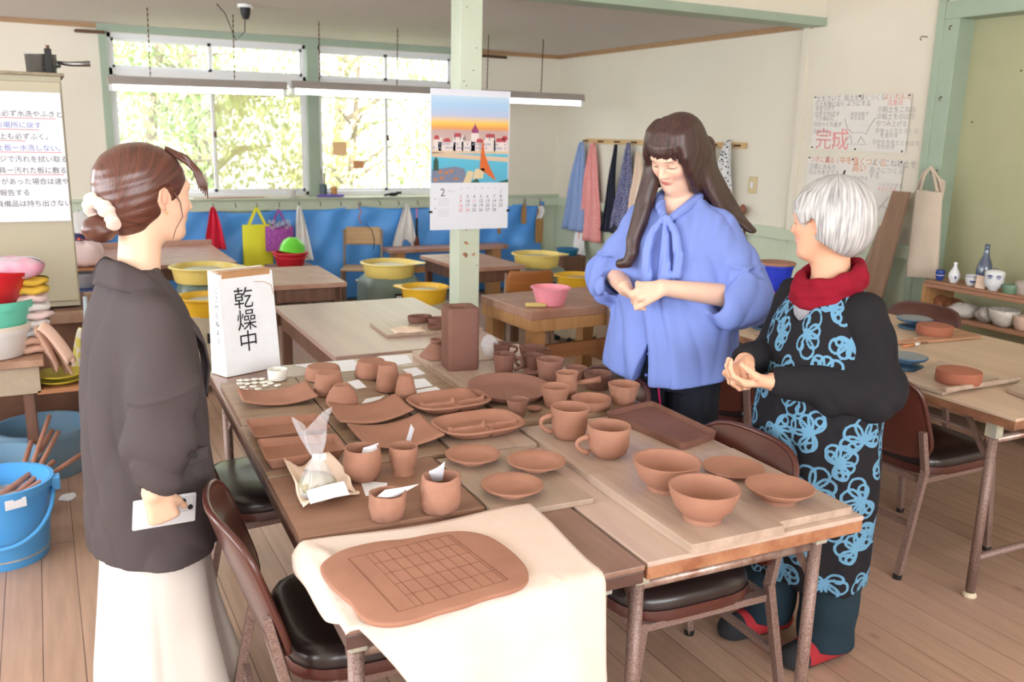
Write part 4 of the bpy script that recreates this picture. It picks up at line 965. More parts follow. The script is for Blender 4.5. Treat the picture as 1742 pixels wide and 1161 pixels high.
# curled rectangular plates
def curled(lab, q, rise, z0=.717):
    P_ = quad(q, z0 + rise * .5); c = sum(P_, Vector()) / 4
    def fn(u, v):
        a = P_[0].lerp(P_[1], u); b = P_[3].lerp(P_[2], u); r = a.lerp(b, v)
        z = rise * (abs(2 * u - 1) ** 1.8) + .004 * (2 * v - 1) ** 2
        return (r.x - c.x, r.y - c.y, z)
    o = smooth_by_angle(O('curled_plate', M().grid(fn, 28, 10), m_clay, solid=.006, smooth=True, off=1), 50); o.location = Vector((c.x, c.y, z0)); T(o, lab, 'plate', 'curled clay plates')
curled('curled rectangular clay plate beside the white clay petals', ((414, 692), (542, 682), (523, 656), (404, 671)), .020)
curled('curled clay plate in the middle, in front of the upturned round bowl', ((577, 727), (704, 706), (675, 679), (556, 694)), .022)
curled('curled clay plate nearest the front, behind the small footed cup', ((625, 768), (757, 749), (714, 713), (590, 731)), .020)
# upturned bowls and cups
def upturned(lab, x, yb, yt, wb, wt, m, belly=1.0, nm='clay_cup', wob=.006, seed=1):
    p = base(x, yb, .716); s = mpp(p); Rb, Rt = wb * s / 2, wt * s / 2; H = htop(p, yt)
    pr = [(.001, H * .7), (Rb * .85, .004), (Rb * .93, 0), (Rb, .003), (Rb * belly, H * .3), ((Rb * .55 + Rt * .45) * belly, H * .68), (Rt * 1.06, H * .9), (Rt, H), (Rt * .9, H * 1.0), (Rt * .8, H * .985), (.001, H * .985)]
    o = smooth_by_angle(O(nm, M().lathe(pr, (0, 0, 0), 40, wob=wob, seed=seed), m), 55); o.location = p; T(o, lab, 'cup' if 'cup' in nm else 'bowl', 'upturned clay pots drying')
upturned('low clay bowl turned over, at the left behind the taller turned-over cup', 550, 644, 623, 62, 52, m_clay, nm='clay_bowl', seed=1)
upturned('turned-over clay cup in the middle of the left upturned trio', 560, 670, 634, 50, 40, m_clay, 1.0, seed=2)
upturned('egg-shaped turned-over clay bowl at the front of the upturned trio', 582, 688, 655, 54, 27, m_clay, 1.0, nm='clay_bowl', seed=3)
upturned('wide low turned-over clay bowl, farthest back of the upturned pots', 632, 640, 613, 56, 44, m_clay, nm='clay_bowl', seed=4)
upturned('tall turned-over clay cup with a pinched top', 660, 664, 619, 40, 30, m_clay, wob=.02, seed=5)
upturned('narrow turned-over clay cup beside the paper slips', 690, 680, 638, 36, 23, m_clay, wob=.01, seed=6)
# pinched cups with slips of paper
e, R, H = vessel('clay_cup', 'round-bellied clay cup holding a folded paper slip', 617, 816, 762, 62, hollow([(.62, 0), (.72, .04), (1.0, .3), (1.06, .58), (.99, .85), (.95, 1)], .08), m_clayr if 0 else m_clay, 'cup', .712, wob=.008, seed=11, group='rough hand-formed cups')
vessel('clay_cup', 'small footed clay cup holding an upright paper slip', 686, 806, 759, 50, hollow([(.70, 0), (.72, .1), (.66, .16), (.9, .45), (.98, .8), (.97, 1)], .09), m_clay, 'cup', .712, wob=.02, seed=12, group='rough hand-formed cups')
vessel('clay_cup', 'rough pinched cup nearest the draped cloth, holding a curled paper', 659, 883, 838, 60, hollow([(.7, 0), (.84, .06), (.98, .5), (1.0, .85), (1, 1)], .09), m_clayr, 'cup', .712, wob=.045, seed=13, group='rough hand-formed cups')
vessel('clay_cup', 'rough wide pinched cup on the right, holding a paper slip', 749, 868, 810, 66, hollow([(.78, 0), (.92, .06), (1.04, .35), (1.0, .7), (.94, 1)], .1), m_clayr, 'cup', .712, wob=.05, seed=14, group='rough hand-formed cups')
def slip(lab, pts3, fold=0, nm='paper_slip'):
    a, b, c, d = [Vector(q) for q in pts3]; n = (b - a).cross(d - a).normalized()
    o = O(nm, M().grid(lambda u, v: (a.lerp(b, u)).lerp(d.lerp(c, u), v) + n * fold * sin(PI * u), 8, 4), m_paper, solid=.0006)
    return T(o, lab, 'paper', 'paper slips on the pottery table')
def upslip(lab, pts, dps, fold=0):
    """four photo corners, each with its height above the table"""
    return slip(lab, [at(x, y, z=z) for (x, y), z in zip(pts, dps)], fold)
upslip('folded paper slip inside the round-bellied cup', ((615, 772), (643, 766), (644, 754), (618, 762)), (.775, .785, .80, .79), .006)
upslip('narrow paper slip standing up in the small footed cup', ((686, 766), (694, 766), (705, 730), (699, 722)), (.745, .745, .835, .85), .002)
upslip('pointed paper slip standing in the rough wide cup', ((727, 817), (753, 818), (757, 786), (730, 802)), (.77, .77, .835, .80), .004)
upslip('curled paper slip reaching out of the rough cup beside the cloth', ((640, 846), (674, 846), (713, 824), (655, 834)), (.765, .765, .785, .78), .012)
def flatslip(lab, pts, z=.7165): return slip(lab, [at(x, y, z=z) for x, y in pts])
flatslip('paper slip lying under the round-bellied cup', ((622, 844), (655, 842), (659, 822), (613, 818)), .7135)
flatslip('paper slip between the upturned trio and the tall cup', ((606, 662), (624, 659), (610, 646), (591, 650)), .7155)
flatslip('large paper slip next to the egg-shaped bowl', ((608, 695), (641, 684), (655, 673), (622, 679)), .7155)
flatslip('paper slip at the back near the vase board', ((700, 641), (724, 636), (708, 625), (684, 629)), .7135)
flatslip('paper slip beside the narrow turned-over cup', ((706, 661), (737, 657), (722, 644), (704, 646)), .7135)
flatslip('paper slip nearest the far divided plate', ((712, 674), (758, 669), (742, 658), (708, 664)), .7135)
flatslip('white paper sheet at the far edge of the table, behind the wide low bowl', ((675, 622), (702, 617), (692, 604), (640, 607)), .7015)
flatslip('white paper sheet at the far edge of the table, behind the upturned trio', ((575, 638), (620, 628), (600, 612), (500, 621)), .7015)
# white cup and petals
vessel('white_cup', 'white handmade cup beside the drying sign', 472.5, 646, 628, 33, hollow([(.85, 0), (.93, .06), (.97, .5), (1, 1)], .1, .12), mat('white_glaze', (230, 226, 216), .4, noise=.4, nscale=40, c2=(206, 200, 190)), 'cup', .716, wob=.02, seed=3)
m_pet = mat('white_clay', (240, 236, 226), .6)
for k, (x, y) in enumerate(((285, 370), (330, 368), (385, 362), (436, 360), (285, 392), (334, 393), (387, 386), (447, 384), (305, 418), (380, 412), (464, 405), (500, 390), (316, 438), (412, 430), (549, 405), (478, 380))):
    p = base(340 + x / 4.148, 560 + y / 4.148, .7145); rnd = random.Random(k)
    m = M().lathe([(.001, 0), (.008, 0), (.011, .004), (.0105, .006), (.004, .003), (.001, .003)], (0, 0, 0), 20, sq=lambda a, z: 1 + .22 * cos(5 * a))
    o = O('clay_petal', m, m_pet, smooth=True); o.location = p; o.rotation_euler = (0, 0, rnd.uniform(0, 6)); T(o, 'tiny white clay blossom drying on the stained board, beside the sign', 'ornament', 'tiny white clay blossoms')
# drying sign: a white carton
fl = at(386, 643, z=.702); fr = at(478, 624, z=.702)
wv = (fr - fl); wv.z = 0; Wd = wv.length; an = math.atan2(wv.y, wv.x)
sg = E('drying_sign', 'white carton with brushed black characters standing upright at the back left of the table', 'sign', fl, an)
Hs = .375; Dp = .075
O('carton', M().add([(0, 0, 0), (Wd, 0, 0), (Wd - .006, Dp + .02, 0), (-.004, Dp + .02, 0), (.002, .028, Hs - .012), (Wd - .004, .028, Hs - .012), (Wd - .008, Dp + .02, Hs), (0, Dp + .02, Hs)], [(3, 2, 1, 0), (0, 1, 5, 4), (1, 2, 6, 5), (2, 3, 7, 6), (3, 0, 4, 7), (4, 5, 6, 7)]), mat('white_carton', (234, 236, 240), .6, noise=.25, nscale=14, c2=(216, 214, 210)), sg, bev=.002)
O('tape', M().box((Wd / 2, .029, Hs - .02), (Wd - .03, .004, .03)).box((Wd / 2, (Dp + .05) / 2, Hs - .004), (Wd - .02, Dp - .02, .003)), mat('brown_tape', (196, 148, 104), .4, noise=.5, nscale=14), sg)
upv = Vector((0, .028, Hs - .012)).normalized(); ss = .082
Lt = [(c, ss, (Wd * .23 + dx, .028 * (z / Hs) - .0015, z), (1, 0, 0), upv) for c, z, dx in (('乾', .245, 0), ('燥', .165, .006), ('中', .088, .006))]
lt = lettering(Lt, m_ink, sg)
st = [(c, .026, (-.0022, Dp * .72 - .0, .30 - .03 * k), (0, -1, 0), (0, 0, 1)) for k, c in enumerate('にさわらぬよう')]
lettering(st, m_ink, sg, 'side_lettering')
O('crack_line', M().tube([(Wd * .62, .02, Hs - .045), (Wd * .8, .021, Hs - .05), (Wd * .93, .0195, Hs - .065), (Wd * .96, .017, Hs - .1)], .0012, 5), MATS['brown_tape'], sg)

# ------------------------------------------------------------------ cloth with the sand bag
P_ = [at(x, y, z=.72) for x, y in ((515, 868), (612, 838), (560, 788), (484, 792))]
def clothfn(u, v):
    a = P_[0].lerp(P_[1], u).lerp(P_[3].lerp(P_[2], u), v)
    r = max(abs(2 * u - 1), abs(2 * v - 1))
    z = .713 + .034 * max(0, r - .55) / .45 * (.7 + .5 * sin(5 * u + 3 * v)) * (.35 if v < .3 else 1) + .004 * sin(11 * u + 7 * v)
    if v < .1: z += .008
    return (a.x, a.y, z)
m_cream = mat('cream_cotton', (240, 218, 198), .9, noise=.5, nscale=7, c2=(230, 200, 176), spec=.2, bump=.35, bscale=260)
T(O('cotton_cloth', M().grid(clothfn, 26, 20), m_cream, smooth=True, solid=.004), 'small folded cream cloth under the clear bag at the left edge', 'cloth')
a, b = at(519, 866, z=.728), at(612, 838, z=.728)
bagp = at(540, 836, z=.722)
e = E('sand_bag', 'clear plastic bag of pale grit tied with white tape on the cream cloth', 'plastic bag', bagp)
O('grit', M().lathe([(.001, 0), (.038, 0), (.046, .012), (.043, .028), (.028, .042), (.001, .050)], (0, 0, 0), 26, wob=.03, seed=3), mat('pale_grit', (186, 176, 150), .9, noise=.8, nscale=120, c2=(150, 142, 118)), e, smooth=True)
def bagfn(u, v):
    a_ = 2 * PI * u; pl = 1 + .07 * sin(9 * a_ + 2) * (1 - abs(v - .5))
    if v < .45: t_ = v / .45; r = .044 * (1 - t_) ** .75 + .008; z = .002 + .085 * t_
    else: t_ = (v - .45) / .55; r = .008 + .036 * t_ ** .8; z = .087 + .085 * t_ + .028 * sin(2 * a_ + 1) * t_
    q = 1 + (.5 * sin(2 * a_) * max(0, (v - .45)) * 1.6) + .16 * sin(5 * a_ + 5 * v) * (v > .45)
    return (r * q * pl * cos(a_) - .012 * max(0, v - .45), r * q * pl * sin(a_), z)
O('bag_film', M().grid(bagfn, 54, 30), m_film, e, smooth=True)
O('tie', M().lathe([(.001, 0), (.010, 0), (.010, .01), (.001, .01)], (0, 0, .083), 14).box((.014, -.01, .088), (.014, .003, .016), .4), m_paper, e)
upslip('blank white paper slip leaning on the sand bag', ((528, 858), (595, 842), (585, 819), (521, 836)), (.735, .74, .755, .752), .003)
# ------------------------------------------------------------------ draped cream cloth and the clay slab
outline = [(503, 931), (560, 916), (628, 903), (700, 893), (790, 876), (905, 864), (912, 893), (960, 948), (1003, 1000)]
def drape():
    # cloth in table coordinates: flat over the table, then folding down over the front and left edges
    n, k = 64, 56; vb = .335; m = M(); v = []; f = []
    for j in range(k + 1):
        for i in range(n + 1):
            s = i / n
            drop = .02 + .9 * max(0, s - .05) ** 1.0 if s < .45 else .38 + .03 * sin((s - .45) * 16)
            if s > .86: drop -= 1.0 * (s - .86)
            L = vb + .008 + drop; t = j / k * L
            left = -.70 + .05 * min(1, t / .33) ** 2 + .008 * sin(16 * t); right = -.108 - .02 * min(1, t / .33) + .05 * max(0, t - .3)
            u = left + (right - left) * s; vv = vb - t + .012 * sin(s * 7 + 1) * (t < .02); z = .7165
            z += .0035 * (sin(14 * s + 12 * t) + 1) * min(1, t * 8)
            edge = -.010
            if vv < edge:
                q = edge - vv; fold = sin(s * 13 + .6) * min(1, q / .22)
                vv = edge - .010 - .016 * min(1, q / .03) - .10 * q + .022 * fold; z = .716 - max(0, q - .012) * .98
            if u < -.65:
                q = -.65 - u; u = -.65 - .02 * min(1, q / .02); z -= q * 1.3
            z += .010 * math.exp(-((s - .10 - .03 * sin(9 * t)) / .03) ** 2) * (t < .33) * min(1, t * 12)
            v.append(tb(u, vv, z))
    for j in range(k):
        for i in range(n): f.append((j * (n + 1) + i, j * (n + 1) + i + 1, (j + 1) * (n + 1) + i + 1, (j + 1) * (n + 1) + i))
    m.add(v, f)
    o = O('draped_cloth', m, mat('canvas', (224, 209, 200), .92, spec=.1, noise=.6, nscale=4, c2=(222, 194, 174), bump=.3, bscale=240), smooth=True, solid=.0025, off=1)
    T(o, 'large cream cotton cloth draped over the front end of the left table', 'cloth')
drape()
# slab
sl = [(545, 960), (560, 946), (588, 932), (640, 920), (690, 915), (745, 905), (790, 902), (830, 910), (862, 929), (888, 952), (899, 972), (896, 990), (874, 1002), (826, 1015), (790, 1028), (745, 1040), (710, 1052), (672, 1060), (635, 1058), (612, 1046), (596, 1024), (582, 1012), (560, 992), (548, 975)]
P_ = [at(x, y, z=.734) for x, y in sl]; c_ = sum(P_, Vector()) / len(P_)
dense = []
n = len(P_)
for i in range(n):
    p0, p1, p2, p3 = P_[i - 1], P_[i], P_[(i + 1) % n], P_[(i + 2) % n]
    for k in range(4):
        t_ = k / 4; dense.append(.5 * ((2 * p1) + (p2 - p0) * t_ + (2 * p0 - 5 * p1 + 4 * p2 - p3) * t_ ** 2 + (3 * p1 - p0 - 3 * p2 + p3) * t_ ** 3))
dense = dense[::-1]
rings = [[((q.x - c_.x) * k, (q.y - c_.y) * k, z) for q in dense] for k, z in ((.985, 0), (1.0, .004), (1.0, .007), (.99, .0095), (.97, .0105), (.6, .0105), (.2, .0105))]
v_, f_ = ringloft(rings)
e = E('clay_slab', 'rolled clay slab scored with a grid, lying on the draped cloth', 'clay slab', (c_.x, c_.y, .7225))
smooth_by_angle(O('slab_body', M().add(v_, f_), m_clay, e), 40)
g_ = M()
G = [at(x, y, z=.734) - Vector((c_.x, c_.y, .7225)) for x, y in ((592, 950), (765, 910), (864, 986), (677, 1041))]
def gp(s, t_): q = G[0].lerp(G[1], s).lerp(G[3].lerp(G[2], s), t_); q.z = .0106; return q
m_score = mat('scored_line', (112, 68, 52), .9)
for s_ in (0, .22, .34, .45, .56, .66, .76, .87, .97, 1.0): g_.bar(gp(s_, 0), gp(s_, 1), .0014 if s_ in (0, 1.0) else .001)
for s_ in (.16,): g_.bar(gp(s_, 0), gp(s_, 1), .0007)
for t_ in (0, .2, .4, .6, .8, 1): g_.bar(gp(0 if t_ in (0, 1) else .16, t_), gp(1, t_), .0007)
O('scored_grid', g_, m_score, e)
# ------------------------------------------------------------------ things on the other desks
p = at(712, 562, z=.607)
bd = O('ware_board', M().box((0, 0, 0), (.50, .30, .014)), m_ply, bev=.002); bd.location = at(725, 556, z=.607); bd.rotation_euler = (0, 0, AIM(-3)); T(bd, 'plywood board with oval dishes on the wide dark desk', 'board', 'plywood ware boards')
oval = [(.001, 0), (.8, 0), (.92, .1), (1, .95), (.97, 1.04), (.92, .95), (.85, .25), (.001, .2)]
for lab, x, yb, w, h in (('oval clay dish, leftmost on the wide dark desk', 714, 548, 43, .032), ('oval clay dish behind the front oval one on the wide desk', 744, 550, 34, .028), ('low oval clay dish nearest on the wide desk, beside the tall vase', 746, 559, 40, .02)):
    q = at(x, yb, z=.615); s = mpp(q) * w / 2
    o = smooth_by_angle(O('oval_dish', M().lathe([(a * s, b * h) for a, b in oval], (0, 0, 0), 36, mx=Matrix.Diagonal((1, .72, 1, 1))), m_clayd), 50); o.location = q; T(o, lab, 'dish', 'oval clay dishes')
q = at(690, 561, z=.617)
T(O('folded_cloth', M().grid(lambda u, v: (q.x + (u - .5) * .16 + .02 * v, q.y + (v - .5) * .11 - .02 * u, q.z + .012 * (1 - (2 * u - 1) ** 4) * (1 - (2 * v - 1) ** 4) + .003 * sin(9 * u + 5 * v)), 16, 12), m_cream, smooth=True, solid=.006), 'small folded cream cloth on the board of oval dishes', 'cloth')
# pink bowl and sponge
q = at(936, 518, z=.602)
T(smooth_by_angle(O('pink_bowl', M().lathe([(.001, 0), (.078, 0), (.082, .006), (.108, .095), (.119, .098), (.120, .104), (.106, .105), (.077, .010), (.001, .008)], q, 48), mat('pink_plastic', (250, 158, 176), .35)), 50), 'pink plastic bowl on the thick workbench', 'bowl')
q = at(911, 522, z=.602)
T(O('sponge', M().box((0, 0, .011), (.12, .045, .022), AIM(-25), Matrix.Translation(q)), mat('yellow_sponge', (226, 200, 130), .95, noise=.6, nscale=90, bump=1, bscale=150), bev=.007, seg=3, smooth=True), 'pale yellow sponge on the thick workbench beside the pink bowl', 'sponge')
# bats and blue thing by the right wheel
for x, y, w, lab in ((983, 452, .11, 'round wooden bat leaning on the wainscot right of the far wheel'), (1004, 462, .13, 'round wooden bat leaning nearest the blue blouse')):
    q = at(x, y, X=4.68); q.z = w + .004
    T(O('wheel_bat', M().lathe([(.001, 0), (w, 0), (w, .015), (.001, .015)], q, 32, tilt=Matrix.Rotation(AIM(-80), 4, 'Y')), mat('brown_bat', (168, 128, 104), .7)), lab, 'wheel bat', 'round bats by the far wheel')
q = at(965, 445, Y=7.3); q.z = .46
tb2 = O('low_stand', M().box((0, 0, .0), (.26, .26, .458)), m_dwood, bev=.004); tb2.location = (q.x, q.y, .229); T(tb2, 'low dark stand behind the far wheel carrying the teal tub', 'stand')
T(O('blue_tub', M().lathe([(.001, 0), (.09, 0), (.11, .06), (.1, .06), (.001, .01)], q, 24), mat('teal_plastic', (38, 110, 150), .4)), 'small teal tub behind the far wheel', 'tub')
# ================================================================== right side of the room
XR = 4.795
def wallY(x, y): return at(x, y, X=XR)
a = wallY(998, 240); b = wallY(1271, 248)
rk = E('peg_rail', 'pine peg rail on the right wall carrying shirts and aprons', 'rail', (XR - .012, (a.y + b.y) / 2, (a.z + b.z) / 2))
O('rail_board', M().box((0, 0, 0), (.02, abs(a.y - b.y), .045)), mat('pine_rail', (214, 178, 126), .5, noise=.5, nscale=6, wood=(1, 4)), rk, bev=.002)
for k in range(9):
    y = (k - 4) / 4.2 * abs(a.y - b.y) / 2
    O('peg', M().lathe([(.001, 0), (.008, 0), (.007, .05), (.011, .055), (.001, .06)], (-.01, y, .0), 10, tilt=Matrix.Rotation(-PI / 2, 4, 'Y')), m_hook, rk, smooth=True)
def hangw(name, lab, cat, x, y0, y1, wpx, m, seed, skew=0, folds=4, topw=.03, amp=.014, bottom=None, grp='clothes on the peg rail', dx=-.055, curve=1):
    p = wallY(x, y0); p.x = XR + dx; h = (y1 - y0) * mpp(p) * 1.0
    w = wpx / 105.
    return hang(name, lab, cat, p, w, h, m, topw, folds, amp, skew, grp, bottom, seed=seed, rot=-PI / 2, curve=curve)
m_bluesh = mat('blue_shirt_stripes', (150, 172, 214), .9, noise=.8, nscale=60, c2=(122, 148, 198))
m_pinksh = mat('pink_gingham', (226, 140, 138), .9, noise=.9, nscale=90, c2=(238, 176, 172), detail=1)
hangw('shirt', 'blue shirt hanging leftmost on the peg rail', 'shirt', 997, 242, 394, 42, m_bluesh, 1, skew=-.08, folds=5)
hangw('towel', 'white towel hanging lower left behind the blue shirt', 'towel', 994, 380, 436, 26, m_white, 2, folds=2, topw=.12, skew=.03)
hangw('shirt', 'pink checked shirt hanging second on the peg rail', 'shirt', 1016, 243, 411, 42, m_pinksh, 3, folds=5, skew=.02)
e_ = hangw('apron', 'black apron hanging on long straps next to the pink shirt', 'apron', 1056, 246, 396, 26, mat('black_cloth', (34, 38, 54), .9), 4, topw=.02, skew=-.06, curve=1.6)
hangw('apron', 'navy apron with pale dotted bib, left of the woman in blue', 'apron', 1078, 243, 392, 34, mat('navy_dots', (60, 64, 110), .9, noise=.9, nscale=110, c2=(160, 160, 190), detail=0), 5, skew=-.1)
hangw('towel', 'cream towel half hidden by the long brown hair', 'towel', 1095, 260, 370, 24, m_cream, 6)
hangw('scarf', 'grey scarf hanging right of the long-haired woman', 'scarf', 1219, 246, 345, 22, mat('grey_cloth', (140, 144, 156), .9), 7, skew=-.02)
def speckle(name, c1, c2, sc):
    m = mat(name, c1, .9); nt = m.node_tree; v = nt.nodes.new('ShaderNodeTexVoronoi'); v.inputs['Scale'].default_value = sc
    tc = nt.nodes.new('ShaderNodeTexCoord'); nt.links.new(tc.outputs['Object'], v.inputs[0])
    r = nt.nodes.new('ShaderNodeValToRGB'); r.color_ramp.interpolation = 'CONSTANT'; r.color_ramp.elements[0].color = (*srgb(*c2), 1); r.color_ramp.elements[1].position = .33; r.color_ramp.elements[1].color = (*srgb(*c1), 1)
    nt.links.new(v.outputs['Distance'], r.inputs[0]); nt.links.new(r.outputs[0], nt.nodes['Principled BSDF'].inputs['Base Color']); return m
hangw('scarf', 'black and white patterned scarf at the right end of the peg rail', 'scarf', 1249, 238, 345, 28, speckle('monochrome_print', (226, 226, 226), (32, 34, 36), 42), 8, skew=-.03)
p = wallY(1264, 362)
T(O('wooden_hook', M().ball((XR - .05, p.y, p.z), (.03, .05, .05)).ball((XR - .06, p.y - .06, p.z + .03), (.02, .03, .04)).tube([(XR, p.y, p.z + .03), (XR - .05, p.y, p.z)], .014, 8), mat('red_brown_lacquer', (130, 74, 50), .4), smooth=True), 'carved brown wooden hook on the right wall above the rail', 'hook')
p = wallY(1270, 408)
T(O('hanging_brush', M().tube([(XR - .03, p.y, p.z + .12), (XR - .03, p.y, p.z + .02), (XR - .03, p.y, p.z - .06), (XR - .03, p.y, p.z - .16)], [.01, .014, .024, .03], 10), mat('brush_brown', (96, 62, 44), .7), smooth=True), 'brown brush hanging on the right wall near the blue bucket', 'brush')
p = wallY(1281, 315)
e = E('light_switch', 'beige light switch plate on the right wall', 'switch', (XR + .0, p.y, p.z))
O('plate', M().box((-.005, 0, 0), (.012, .075, .125)), mat('beige_switch', (206, 186, 142), .4), e, bev=.003)
O('rocker', M().box((-.013, 0, 0), (.008, .026, .045)), m_alu, e, bev=.002)
p = wallY(1534, 347)
T(O('wall_box', M().box((XR - .015, p.y, p.z), (.03, .07, .065)), mat('ivory_box', (222, 208, 160), .4), bev=.004), 'small ivory junction box beside the posters and the door frame', 'box')
# posters
m_pencil = mat('pencil_line', (176, 174, 176), .8); m_redp = mat('red_marker', (232, 160, 160), .8); m_orp = mat('orange_marker', (226, 160, 128), .8)
def poster(name, lab, q, n, txt):
    P_ = [at(x, y, X=XR - .004) for x, y in q]     # tl tr br bl
    e = E(name, lab, 'poster', P_[0])
    loc = [p_ - P_[0] for p_ in P_]
    ri = (loc[1]).normalized(); up = (loc[0] - loc[3]).normalized()
    for k in range(n):
        s0, s1 = k / n, (k + 1) / n
        pts = [loc[0].lerp(loc[1], s0), loc[0].lerp(loc[1], s1), loc[3].lerp(loc[2], s1), loc[3].lerp(loc[2], s0)]
        O('sheet', M().add([p_ + Vector((-.0006 * k, 0, 0)) for p_ in pts], [(0, 1, 2, 3)]), mat('poster_paper', (226, 222, 216), .8), e, solid=.0006)
    W_ = loc[1].length; H_ = loc[3].length
    for key, mm_ in (('p', m_pencil), ('r', m_redp), ('o', m_orp)):
        L = [(t_, sz, loc[0].lerp(loc[1], a_).lerp(loc[3].lerp(loc[2], a_), b_) + Vector((-.004, 0, 0)), ri, up) for kk, t_, sz, a_, b_ in txt if kk == key]
        if L: lettering(L, mm_, e, {'p': 'pencil_lettering', 'r': 'red_lettering', 'o': 'orange_lettering'}[key])
    def pt(a_, b_): return loc[0].lerp(loc[1], a_).lerp(loc[3].lerp(loc[2], a_), b_) + Vector((-.004, 0, 0))
    for a_, b_ in ((.02, .03), (.5, .02), (.98, .02), (.02, .97), (.5, .97), (.97, .97)): O('drawing_pin', M().ball(pt(a_, b_), .006, 8, 6), m_ink, e)
    return e, pt
e, pt = poster('handwritten_poster', 'upper three-sheet pencil poster on the right wall', ((1385, 163), (1552, 160), (1540, 261), (1379, 253)), 3,
    [('p', '土をさいて', .045, .03, .1), ('p', '①土を板におく', .038, .02, .2), ('p', '水をつけて', .034, .03, .28), ('p', '②手でのばす', .038, .02, .38), ('p', 'ていねいに', .034, .04, .46), ('p', '③ひっくり返す', .036, .02, .57), ('p', '④なでる', .036, .02, .7), ('r', '完成', .15, .05, .96), ('r', '！', .12, .22, .93),
     ('p', '粘土を薄くつくる', .042, .34, .09), ('p', 'ようにする', .04, .37, .19), ('p', 'ゆびの先で', .03, .42, .37), ('p', 'おさえる', .03, .42, .44), ('o', 'よいれんど', .042, .74, .08), ('r', '注意点', .04, .78, .18), ('p', '①粘土をこねる', .042, .69, .3), ('p', '②粘土をのばす', .042, .69, .42), ('p', '③つみ上げる', .04, .69, .54), ('p', '④ゆっくりとろくろ', .036, .69, .66), ('p', 'をまわす', .036, .74, .74), ('p', '⑤かたちをととのえて', .036, .67, .86), ('p', 'かわかす', .036, .72, .94)])
O('drawing', M().tube([pt(.36, .42), pt(.40, .6), pt(.46, .68), pt(.55, .66), pt(.6, .7), pt(.63, .55), pt(.68, .4)], .0018, 4).tube([pt(.38, .88), pt(.62, .88)], .0018, 4).tube([pt(.40, .82), pt(.44, .72), pt(.46, .86)], .0018, 4).tube([pt(.52, .86), pt(.55, .74), pt(.6, .86)], .0018, 4), m_pencil, e)
e, pt = poster('handwritten_poster', 'lower three-sheet pencil poster partly behind the grey-haired woman', ((1375, 265), (1538, 274), (1525, 375), (1368, 358)), 3,
    [('o', 'つぎにまるく', .045, .03, .1), ('r', '底', .05, .2, .1), ('p', '①底におもり', .04, .03, .22), ('p', '②ふちを立てる', .04, .02, .32), ('o', '中を強くつくる', .055, .36, .1), ('o', '高い', .06, .5, .22), ('p', 'よくこね粘土を', .05, .69, .1), ('p', '高さにつくる', .045, .68, .22), ('p', 'する', .045, .68, .32), ('p', 'へらでけずる', .032, .78, .45), ('r', 'まるくする', .03, .78, .52), ('p', 'ここをけずる', .03, .45, .36)])
O('drawing', M().tube([pt(.74, .62), pt(.76, .78), pt(.8, .9), pt(.84, .78), pt(.9, .62)], .0018, 4).tube([pt(.78, .8), pt(.86, .78), pt(.92, .86), pt(.93, .97)], .0022, 4), m_pencil, e)
O('compass_mark', M().tube([pt(.43, .22), pt(.40, .38)], .006, 6).ball(pt(.40, .39), .012, 8, 6), m_ink, e)
# hooks on the door frame
for x, y, X, lab in ((1585, 290, 4.74, 'screw hook carrying the beige bag on the door frame'), (1617, 44, 4.80, 'screw hook near the top of the door frame'), (1600, 165, 4.80, 'screw hook halfway down the door frame'), (1568, 62, 4.74, 'nail sticking out of the door frame edge')):
    p = at(x, y, X=X - .03)
    T(O('screw_hook', M().tube([p + Vector((.05, 0, 0)), p + Vector((0, 0, 0)), p + Vector((-.012, 0, -.012)), p + Vector((0, 0, -.022))], .0032, 6), m_hook, smooth=True), lab, 'hook')
# beige tote
XT = 4.70
tp_ = at(1583, 287, X=XT)
e = E('tote_bag', 'beige canvas tote bag hanging by its straps on the door frame', 'bag', tp_)
Q = [at(x, y, X=XT - .01) - tp_ for x, y in ((1557, 322), (1603, 328), (1597, 475), (1540, 470))]
m_tote = mat('beige_canvas', (206, 190, 172), .9, noise=.3, nscale=4, bump=.2, bscale=200)
def totef(s):
    def fn(u, v):
        p = Q[0].lerp(Q[1], u).lerp(Q[3].lerp(Q[2], u), v); d = .028 * (1 - (2 * u - 1) ** 4) * (.3 + .7 * v) * (1 - max(0, v - .9) * 8)
        return p + Vector((-s * d + .004 * sin(8 * u + 3 * v), 0, 0))
    return fn
O('bag_body', M().grid(totef(1), 14, 14).grid(totef(-1), 14, 14), m_tote, e, smooth=True)
def strapat(pts, w=.018):
    m = M(); P_ = [at(x, y, X=XT + dx) - tp_ for x, y, dx in pts]
    return m.tube(P_, w * .5, 6)
O('strap', strapat(((1566, 324, -.03), (1572, 300, -.02), (1583, 285, 0), (1590, 302, .02), (1594, 326, -.02))), m_tote, e, smooth=True)
O('strap', strapat(((1560, 324, .0), (1570, 296, .0), (1584, 284, .0), (1598, 305, .03), (1602, 328, .03))), m_tote, e, smooth=True)
O('front_flap', M().grid(lambda u, v: (at(1594 + 14 * u * (1 - .3 * v), 300 + 45 * v + 8 * u, X=XT + .03) - tp_) + Vector((.006 * sin(6 * v), 0, 0)), 6, 8), m_tote, e, solid=.004, smooth=True)
